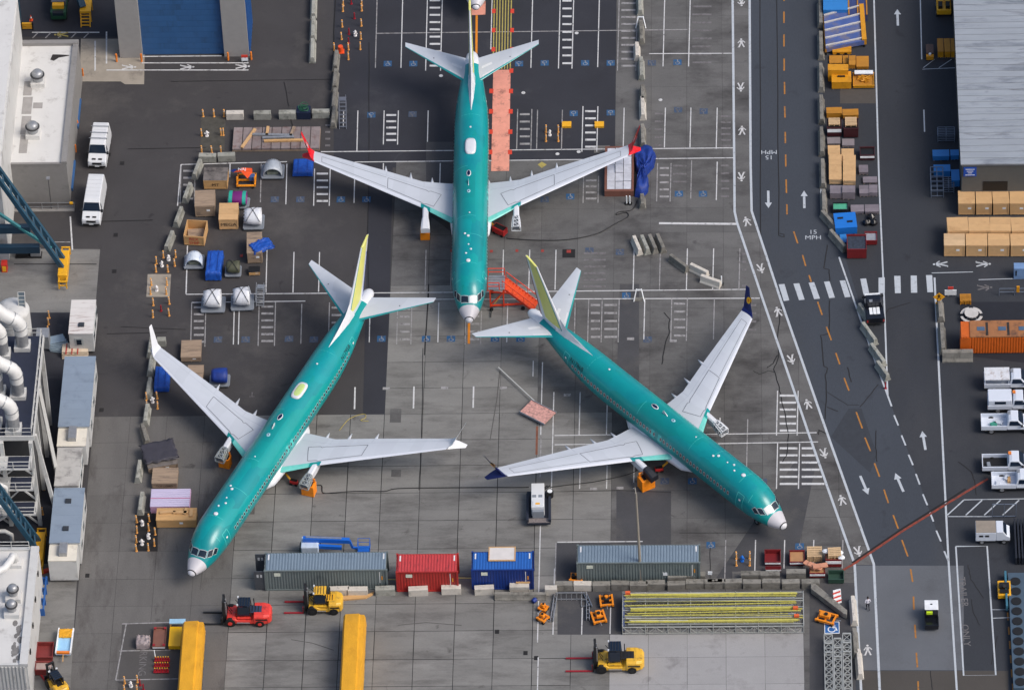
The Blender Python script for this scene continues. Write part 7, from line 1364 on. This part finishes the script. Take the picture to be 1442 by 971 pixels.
# warehouse side: yellow tubs, carts, blue crates, racks
for k, (x0, x1) in enumerate(((1320.5,1328.5),(1330,1338),(1339.3,1344))): crate(pb(x0,x1,54.5,73,82), olab('tall yellow tub against the warehouse, {} from the small hand cart'), mYc, mYc2, planks=1, battens=False, group='yellow tubs', name='yellow_tub', cat='tub')
q = g(1309.5,84); o = thing('hand_cart', 'small brown topped cart with a yellow foot beside the yellow tubs', 'cart', q); MB().box(-.4,.4,.2,1.6,.3,.8).build('box', M('cart_brown',(84,66,60),.7), o); MB().box(-.4,.4,-.2,.19,.1,.6).build('step', mYc, o); MB().cyl((0,.1,.61),(0,.1,.8),.15,n=10).build('cap', mSignW, o); [MB().cyl((s*.35-.04,1.3,.15),(s*.35+.04,1.3,.15),.15,n=10).build('wheel', mTyre, o) for s in (-1,1)]
for (x0,x1,a,b_,c_), l in (((1313.5,1336.5,211,220,227),'blue stillage box below the empty steel frame'),((1338.5,1350,211,219,226),'narrow blue box against the warehouse corner'),((1315,1338,232,241,250),'blue stillage box above the steel rack'),((1340,1351,239,254,264),'tall blue box beside the steel rack')): crate(pb(x0,x1,a,b_,c_), l, mBlueS, None, planks=1, battens=False, name='stillage_box', cat='box')
for px, py, w_, d_, h_, l in ((1332.5,200,1.8,1.3,.9,'empty navy steel frame above the blue stillage boxes'),(1320,278,1.3,3.6,1.0,'low grey steel rack in front of the blue stillage box'),(1336,272,1.1,1.6,.8,'small grey steel rack beside the tall blue box')):
    q = g(px,py); o = thing('steel_rack', l, 'rack', q)
    for x in (-w_/2,w_/2):
        for y in (0,d_/2,d_): MB().bar((x,y,0),(x,y,h_),.09).build('post', mFrm, o)
    for z in (.15,h_):
        for x in (-w_/2,0,w_/2): MB().bar((x,0,z),(x,d_,z),.08).build('side_rail', mFrm, o)
        for k in range(6): MB().bar((-w_/2,d_*k/5,z+.05),(w_/2,d_*k/5,z+.05),.06).build('cross_rail', mFrm, o)
# around the orange container: signs, pallets, round table
q = g(1322,432); t = thing('warning_sign', 'yellow diamond pedestrian warning sign at the crossing', 'sign', q); MB().cyl((0,0,0),(0,0,1.9),.05,n=8).build('post', mGalv, t); s_ = .62
MB().add([(0,-.05,1.5-s_),(s_,-.05,1.5),(0,-.05,1.5+s_),(-s_,-.05,1.5),(0,-.08,1.5-s_),(s_,-.08,1.5),(0,-.08,1.5+s_),(-s_,-.08,1.5)], [(0,1,2,3),(7,6,5,4),(0,4,5,1),(1,5,6,2),(2,6,7,3),(3,7,4,0)]).build('sign_plate', M('sign_amber',(235,165,25),.5), t)
MB().add([(u*.45,-.085,1.5+v*.42) for p in WALK for u, v in p], [tuple(range(sum(len(WALK[j]) for j in range(i)), sum(len(WALK[j]) for j in range(i+1)))) for i in range(len(WALK))]).build('walking_figure', mBlk, t); MB().box(-.35,.35,-.08,-.05,.5,.75).build('lower_plate', M('sign_amber',(235,165,25),.5), t)
q = g(1338.5,418); t = thing('notice_board', 'white notice board with red lettering next to the diamond sign', 'sign', q); MB().box(-.62,.62,-.05,.05,.3,1.0).build('board', mSignW, t); MB().box(-.28,.28,-.06,.04,1.15,1.45).build('red_plate', M('sign_red',(205,60,45),.5), t); [MB().box(x-.04,x+.04,.051,.1,0,1.45).build('post', mGalv, t) for x in (-.25,.25)]
q = g(1359.5,424); pallets(q[0],q[1],.03,1.15,1.1,4,'stack of brown pallets above the round table','',0,mYc2)
q = g(1368,441,.7); t = thing('picnic_table', 'round white picnic table with curved benches beside the orange container', 'table', q); MB().cyl((0,0,.7),(0,0,.78),.72,n=28).build('table_top', M('table_white',(190,186,182),.6), t, smooth=2); MB().cyl((0,0,0),(0,0,.7),.18,n=10).build('pedestal', mDol, t)
for k in range(4):
    a0 = PI/4+k*PI/2; pts = [(r_*math.cos(a0+.58*u), r_*math.sin(a0+.58*u)) for r_, us in ((.9,(-1,-.5,0,.5,1)),(1.18,(1,.5,0,-.5,-1))) for u in us]; MB().prism(pts, .42, .48).build('bench', M('table_white',(190,186,182),.6), t); MB().bar((.15*math.cos(a0),.15*math.sin(a0),.3),(1.0*math.cos(a0),1.0*math.sin(a0),.41),.08).build('bench_arm', mDol, t)
q = g(1407,416); t = thing('handrail', 'grey handrail with a yellow bracket beside the faded walking figure', 'railing', q); railing(MB(), [(0,0),(3.2,0)], 1.0, .04).build('rail', mFrm, t); MB().box(1.8,2.1,-.08,.08,.5,1.3).build('bracket', mYc, t)
q = g(1437,392); t = thing('utility_cabinet', 'pale blue cabinet with a dark slot beside the front crates', 'cabinet', q); MB().box(-.7,.8,-.1,.8,0,1.5).build('case', M('cab_sky',(110,140,180),.5), t); MB().box(-.55,-.4,-.12,-.101,.5,1.2).build('slot', mBlk, t)
q = g(1434,700); 
t = thing('fan_rack', 'blue grey rack of round black fans along the yard edge', 'rack', g(1440,975)); MB().box(-.9,2.5,0,15.5,0,.7).build('body', M('rack_slate',(66,84,100),.6,var=.1), t)
for k in range(11): MB().cyl((-.2,.8+k*1.35,.701),(-.2,.8+k*1.35,.78),.52,n=16).build('fan', mBlk, t)
MB().box(-1.25,-1.05,10.8,15.6,.2,.9).build('side_plate', M('plate_teal',(60,110,130),.5), t)
q = g(1414,728); t = thing('mesh_gate', 'pale steel gate frame standing by the hatched zone', 'gate', q); [MB().bar((-1.2,0,z),(1.2,0,z),.07).build('rail', mFrm, t) for z in (.15,1.9)]; [MB().bar((x,0,0),(x,0,1.95),.07).build('post', mFrm, t) for x in (-1.2,0,1.2)]
t = thing('slat_fence', 'dark slatted fence panels along the yard edge by the pickups', 'fence', g(1441,795)); [MB().box(-.8+k*.32,-.62+k*.32,0,5.5,0,1.0).build('slat', M('fence_dark',(26,30,40),.6), t) for k in range(12)]
# ================================================================== rail stack, trusses, odd equipment
x0, y0 = g(877,893); x1 = g(1132,893)[0]; t = thing('rail_stack', 'long rack of yellow and grey rails on lattice frames', 'rack', (x0,y0)); Lr = x1-x0; Dr = g(1000,832)[1]-y0-1.2
mRY = M('rail_yellow',(190,182,88),.5,var=.1,dirt=(128,126,96),damt=.34,dscale=2.5); mRG = M('rail_grey',(172,174,170),.45,metal=.3,var=.1)
for r_ in range(5):
    yy = Dr*r_/4
    for z in (.15,1.05): MB().bar((0,yy,z),(Lr,yy,z),.1).build('truss_chord', mRG, t)
    b = MB(); n = 22
    for k in range(n): xa, xb = Lr*k/n, Lr*(k+1)/n; b.bar((xa,yy,.15 if k % 2 else 1.05),(xb,yy,1.05 if k % 2 else .15),.06); b.bar((xb,yy,.15),(xb,yy,1.05),.05)
    b.build('truss_lacing', mRG, t)
for k in range(9): xx = Lr*k/8; b = MB(); b.bar((xx,0,.15),(xx,Dr,.15),.09).bar((xx,0,1.05),(xx,Dr,1.05),.09).bar((xx,0,0),(xx,0,1.2),.08).bar((xx,Dr,0),(xx,Dr,1.2),.08); b.build('cross_frame', mRG, t)
rd = random.Random(21)
for k in range(12):
    yy = .25+(Dr-.5)*k/11; z = 1.18+rd.uniform(0,.12); a0 = rd.uniform(0,.8); sl = rd.uniform(-.12,.12); c_ = mRY if k % 3 else mRG
    MB().bar((a0,yy+sl,z),(Lr-rd.uniform(0,.8),yy-sl,z+rd.uniform(-.04,.08)),.09 if c_ is mRG else .1).build('rail', c_, t)
for k in range(10):
    yy = rd.uniform(.2,Dr-.2); MB().bar((rd.uniform(0,2),yy+rd.uniform(-.2,.2),1.3+rd.uniform(0,.1)),(Lr-rd.uniform(0,2),yy+rd.uniform(-.2,.2),1.34),.06).build('thin_rail', (mRY,mRG,mSteelW)[k % 3], t)
for yy in (.5,2.2,4.1): MB().bar((.8,yy,1.32),(Lr-.6,yy+.05,1.34),.2,.16).build('wide_rail', mRY, t)
for x, y in ((.5,Dr-.3),(Lr-.8,Dr*.45),(Lr-.7,1.0)): MB().box(x-.25,x+.25,y-.15,y+.15,1.35,1.6).build('red_tag', M('tag_red',(215,95,50),.5), t)
MB().box(-.05,.2,.3,Dr-.3,.2,1.0).build('end_board', M('end_blue',(70,84,120),.6), t)
for k, (xa, xb, ya) in enumerate(((1160.5,1172,893),(1174,1184.5,899),(1186.5,1198,892))):
    A = g(xa,ya,1.0); B = g(xb,ya,1.0); w_ = B[0]-A[0]; t = thing('lattice_truss', ('silver lattice truss nearest the orange trolley','silver lattice truss between two others','silver lattice truss beside the walkway barriers')[k], 'truss', ((A[0]+B[0])/2,A[1])); Lt = 11
    for x in (-w_/2,w_/2):
        for z in (.1,1.0): MB().bar((x,0,z),(x,-Lt,z),.09).build('chord', mRG, t)
    b = MB(); n = 12
    for i in range(n):
        ya_, yb2 = -Lt*i/n, -Lt*(i+1)/n
        for z in (.1,1.0): b.bar((-w_/2,ya_,z),(w_/2,yb2,z),.05); b.bar((w_/2,ya_,z),(-w_/2,yb2,z),.05); b.bar((-w_/2,ya_,z),(w_/2,ya_,z),.06)
        for x in (-w_/2,w_/2): b.bar((x,ya_,.1),(x,yb2,1.0),.05)
    b.build('lacing', mRG, t)
    for y in (0,-1.2,-2.4): MB().box(-w_/2,w_/2,y-.12,y+.06,1.05,1.12).build('end_plate', mRG, t)
P = [g(*p) for p in ((1141,826),(1145,826),(1193,866),(1192,872),(1188,871),(1142,836))]; c0 = P[0]; tag(MB().prism([(p[0]-c0[0],p[1]-c0[1]) for p in P], .1, .8).build('concrete_ramp', mBarD, None, loc=(c0[0],c0[1],.014), bevel=.05), 'long dark wedge of concrete lying below the skips', 'ramp')
q = g(1180,851); t = thing('barricade_sign', 'tilted red and white striped barricade board leaning on the concrete wedge', 'sign', q, .3); MB().hexa([(-.45,-.1,.3),(.35,-.1,.3),(.35,0,.3),(-.45,0,.3),(-.35,.5,1.6),(.45,.5,1.6),(.45,.6,1.6),(-.35,.6,1.6)]).build('board', mSignW, t)
for k in range(3): z = .42+k*.42; y = -.11+(z-.3)/1.3*.6; MB().hexa([(-.42,y,z),(.36,y-.0,z+.12),(.36,y+.01,z+.12),(-.42,y+.01,z),(-.42,y+.06,z+.16),(.36,y+.06,z+.28),(.36,y+.07,z+.28),(-.42,y+.07,z+.16)]).build('red_stripe', M('sign_red',(205,60,45),.5), t)
[MB().bar((x,.1,0),(x,.55,1.5),.06).build('leg', mGalv, t) for x in (-.3,.3)]
q = g(1171.5,883,.02); t = thing('access_sign_plate', 'blue wheelchair symbol plate with a white border above the trusses', 'sign', q); MB().box(-.75,.75,-.8,.8,0,.02).build('plate', mSignW, t); MB().box(-.68,.68,-.72,.72,.0205,.026).build('blue_face', M('sign_access_blue',(40,96,160),.5), t); b = MB(); [b.flat([(u*1.0,v*1.0) for u, v in p], .03) for p in CHAIR]; b.build('wheelchair_symbol', mSignW, t)
mEq = M('equip_orange',(226,134,24),.5,var=.08)
def gadget(px, py, rz, label, w_, d_, dark=False):
    q = g(px,py,.4); t = thing('tow_dolly', label, 'dolly', q, rz)
    for s in (-1,1): MB().box(s*w_/2-.09,s*w_/2+.09,-d_/2,d_/2,.25,.5).build('side_frame', mEq, t); [MB().cyl((s*w_*.5-.1,y,.18),(s*w_*.5+.1,y,.18),.18,n=10).build('wheel', mTyre, t) for y in (-d_*.35,d_*.35)]
    for y in (-d_*.4,0,d_*.4): MB().box(-w_/2+.091,w_/2-.091,y-.08,y+.08,.28,.46).build('cross_member', mEq, t)
    MB().box(-w_*.22,w_*.22,-d_*.2,d_*.35,.461,.85).build('housing', mBlk if dark else mEq, t, bevel=.06); MB().cyl((0,.05,.851),(0,.05,1.0),w_*.15,n=12).build('cap', mBlk if not dark else mEq, t); MB().bar((0,-d_/2,.4),(0,-d_/2-.5,.5),.07).build('handle', mGalv, t)
gadget(854,845,.1,'orange dolly with a black housing behind the open frames',1.2,1.5,True); gadget(843,868,.25,'orange tow dolly with an orange hub beside the open frames',1.2,1.6); gadget(765,855,-.5,'small orange frame dolly beside the blue canister',.7,.8); gadget(764.5,869,.9,'small bright orange dolly beside the leaning rails',.8,1.0); gadget(1164,869,1.2,'orange dolly under the concrete wedge',1.2,2.0); gadget(812,813,1.4,'rusty orange dolly in front of the grey container',.9,1.4,True)
q = g(750.5,849); t = thing('canister', 'small blue canister lying near the low kerb', 'canister', q); MB().cyl((0,0,.25),(.3,.3,.3),.24,n=12).build('body', mTarpBD, t); MB().cyl((.32,.32,.3),(.42,.42,.32),.09,n=8).build('neck', mBlk, t)
for k, (pa, pb2, l) in enumerate((((783,838),(777,876),'grey lattice rail leaning towards the orange dollies'),((824,837),(832,856),'short dark rail beside the open frames'),((828,852),(828,874),'upright silver rail below the open frames'))):
    A, B = Vector(g(*pa)), Vector(g(*pb2)); t = thing('lattice_rail', l, 'rail', tuple(A)); d = B-A; nn = Vector((-d.y,d.x)).normalized()*.14; [MB().bar((s*nn.x,s*nn.y,.2),(d.x+s*nn.x,d.y+s*nn.y,.2),.08,.2).build('chord', mGalv if k != 1 else mFrm, t) for s in (-1,1)]; [MB().bar((d.x*u-nn.x,d.y*u-nn.y,.2),(d.x*u+nn.x,d.y*u+nn.y,.2),.06).build('rung', mGalv, t) for u in (.1,.35,.6,.85)]
q = g(783,845); t = thing('open_frame', 'row of open galvanised frames behind the orange dollies', 'frame', q); 
for k in range(6): xx = k*.52; MB().bar((xx,0,0),(xx,.2,.9),.06).build('upright', mGalv, t); MB().bar((xx,.2,.9),(xx,.9,.1),.05).build('stay', mPly if k % 2 else mGalv, t)
[MB().bar((0,y,z),(2.9,y,z),.07).build('long_rail', mGalv, t) for y, z in ((.03,.15),(.2,.9),(.85,.12))]
q = g(819,855); t = thing('open_frame', 'small square galvanised frame with three rungs', 'frame', q); [MB().bar((x,0,.1),(x,1.7,.5),.06).build('side', mGalv, t) for x in (0,.5)]; [MB().bar((0,y,.1+y*.24),(.5,y,.1+y*.24),.05).build('rung', mGalv, t) for y in (.1,.8,1.6)]
A = [g(*p) for p in ((482,846),(515,843),(525,838),(527,834),(518,838),(483,840))]; c0 = A[0]; tag(MB().prism([(p[0]-c0[0],p[1]-c0[1]) for p in A], .02, .2).build('plank', mPly, None, loc=(c0[0],c0[1],.01)), 'bent timber plank lying at the foot of the pale blocks', 'plank')
q = g(741,832); tag(MB().box(-.7,.7,-.12,.12,0,.14).build('plank', mPly, None, loc=(q[0]-.3,q[1]+.3,.98)), 'short orange plank lying on a pale block', 'plank')
rp = MB().tube([(g(520,824)[0],g(520,824)[1],.95),(g(560,823)[0],g(560,823)[1],.8),(g(589,823)[0],g(589,823)[1],.96),(g(635,822)[0],g(635,822)[1],.97),(g(682,823)[0],g(682,823)[1],.96),(g(725,822)[0],g(725,822)[1],.95)], .03, 5).build('caution_rope', M('rope_yellow',(206,190,90),.6), None); tag(rp, 'yellow caution rope strung along the spaced pale blocks', 'rope')
for px, py, l in ((937,819,'small white notice on a post above the doubled blocks'),(1000,818,'small white notice beside the blue access square')): q = g(px,py); t = thing('notice_post', l, 'sign', q); MB().bar((0,0,0),(0,0,1.2),.06).build('post', mGalv, t); MB().box(-.22,.22,-.04,.04,1.0,1.4).build('plate', mSignW, t)
# steel bin of ingots under the red winglet
x0, y0 = g(853,277); x1 = g(891,277)[0]; t = thing('ingot_bin', 'rust framed bin of silver tubs under the red winglet', 'bin', ((x0+x1)/2,y0)); w_ = (x1-x0)/2; d_ = g(872,206,.8)[1]-y0; mRust = M('rust_frame',(112,72,60),.8,var=.15)
for s in (-1,1): MB().box(s*w_-.12,s*w_+.12,0,d_,0,.8).build('side_wall', mRust, t)
MB().box(-w_+.121,w_-.121,0,.3,0,.8).build('front_wall', mRust, t); MB().box(-w_+.121,w_-.121,d_-.25,d_,0,.8).build('back_wall', mRust, t); MB().box(-w_+.121,w_-.121,.301,d_-.251,0,.2).build('floor', mTar, t)
for i in range(3):
    for j in range(5): cx, cy = -w_+.12+(2*w_-.24)*(i+.5)/3, .3+(d_-.55)*(j+.5)/5; sx, sy = (2*w_-.24)/6-.03, (d_-.55)/10-.03; MB().box(cx-sx,cx+sx,cy-sy,cy+sy,.201,.7+random.uniform(-.05,.15)).build('silver_tub', M('tub_silver',(194,196,204),.4,var=.15,rnd=.1), t)
# ================================================================== person on the walkway
def person():
    q = g(1222,858); t = thing('person', 'person in a white shirt and dark trousers walking along the marked walkway', 'person', (q[0],q[1],.032), R(8))
    J = dict(pel=(0,0,.92,.15,.11), wai=(0,0,1.08,.14,.1), che=(0,.03,1.3,.17,.115), nek=(0,.04,1.48,.06,.06), nk2=(0,.05,1.54,.055,.055), hea=(0,.07,1.64,.085,.1), top=(0,.06,1.75,.06,.07),
             hl=(-.1,0,.88,.095,.1), kl=(-.11,.14,.5,.062,.065), al=(-.11,-.02,.1,.042,.05), fl=(-.11,.16,.04,.04,.035), hr=(.1,0,.88,.095,.1), kr=(.1,.03,.5,.062,.065), ar=(.11,-.27,.14,.042,.05), fr=(.11,-.16,.04,.04,.035),
             sl=(-.2,.03,1.41,.06,.06), el=(-.27,-.08,1.14,.045,.045), wl=(-.27,.06,.9,.032,.032), gl=(-.26,.11,.8,.035,.02), sr=(.2,.03,1.41,.06,.06), er=(.28,-.03,1.14,.045,.045), wr=(.26,.17,.95,.032,.032), gr=(.25,.24,.87,.035,.02))
    K = list(J); E_ = [('pel','wai'),('wai','che'),('che','nek'),('nek','nk2'),('nk2','hea'),('hea','top'),('pel','hl'),('hl','kl'),('kl','al'),('al','fl'),('pel','hr'),('hr','kr'),('kr','ar'),('ar','fr'),('che','sl'),('sl','el'),('el','wl'),('wl','gl'),('che','sr'),('sr','er'),('er','wr'),('wr','gr')]
    for h in 'lr':
        s = -1 if h == 'l' else 1; bx, by, bz = J['g'+h][:3]
        for i, (dx, dy, dz, L_) in enumerate(((-.03,.02,-.02,.075),(-.012,.03,-.03,.085),(.008,.03,-.03,.08),(.026,.02,-.03,.065),(-s*.045,.02,.02,.05))):
            nm = f'f{h}{i}'; nt_ = nm+'t'; J[nm] = (bx+dx,by+dy,bz+dz,.011,.011); v = Vector((dx*.5,.5,-.8)).normalized()*L_ if i < 4 else Vector((-s*.6,.6,-.5)).normalized()*L_
            J[nt_] = (bx+dx+v.x,by+dy+v.y,bz+dz+v.z,.008,.008); E_ += [('g'+h,nm),(nm,nt_)]
    K = list(J); me = bpy.data.meshes.new('body'); me.from_pydata([J[k][:3] for k in K], [(K.index(a),K.index(b)) for a, b in E_], []); o = bpy.data.objects.new('body', me); COL.objects.link(o); o.parent = t
    m_ = o.modifiers.new('skin','SKIN'); sv = me.skin_vertices[0].data
    for i, k in enumerate(K): sv[i].radius = J[k][3:]; sv[i].use_root = (k == 'pel')
    m_.use_smooth_shade = True; ss = o.modifiers.new('sub','SUBSURF'); ss.levels = ss.render_levels = 2
    dg = bpy.context.evaluated_depsgraph_get(); me2 = bpy.data.meshes.new_from_object(o.evaluated_get(dg)); o.modifiers.clear(); o.data = me2
    me2.materials.clear(); [me2.materials.append(x) for x in (M('skin',(176,126,100),.6), M('shirt',(206,204,212),.7), M('trousers',(24,24,34),.8), M('shoes',(14,14,14),.5))]
    for p in me2.polygons:
        c_ = p.center; p.material_index = 3 if c_.z < .1 else 2 if c_.z < .99 and abs(c_.x) < .235 else 0 if (c_.z > 1.5 or (c_.z < .93)) else 1
        p.use_smooth = True
    n = 12; MB().loft([[(.098*f*math.cos(2*PI*k/n), .055+.112*f*math.sin(2*PI*k/n), z) for k in range(n)] for f, z in ((.9,1.63),(1.04,1.7),(.95,1.77),(.5,1.82),(.1,1.83))]).build('hair', M('hair',(28,22,20),.7), t, smooth=True)
    fz = MB(); fz.add([(-.015,.155,1.63),(.015,.155,1.63),(0,.185,1.625),(0,.16,1.67)], [(0,1,2),(0,2,3),(1,3,2)]); fz.build('nose', M('skin',(176,126,100),.6), t)
    for s in (-1,1): MB().cyl((s*.035,.15,1.665),(s*.035,.165,1.665),.012,n=8).build('eye', mBlk, t); MB().cyl((s*.088,.06,1.65),(s*.105,.055,1.655),.028,.02,n=8).build('ear', M('skin',(176,126,100),.6), t)
    MB().box(-.028,.028,.15,.163,1.585,1.595).build('mouth', M('lip',(140,80,74),.6), t)
person()
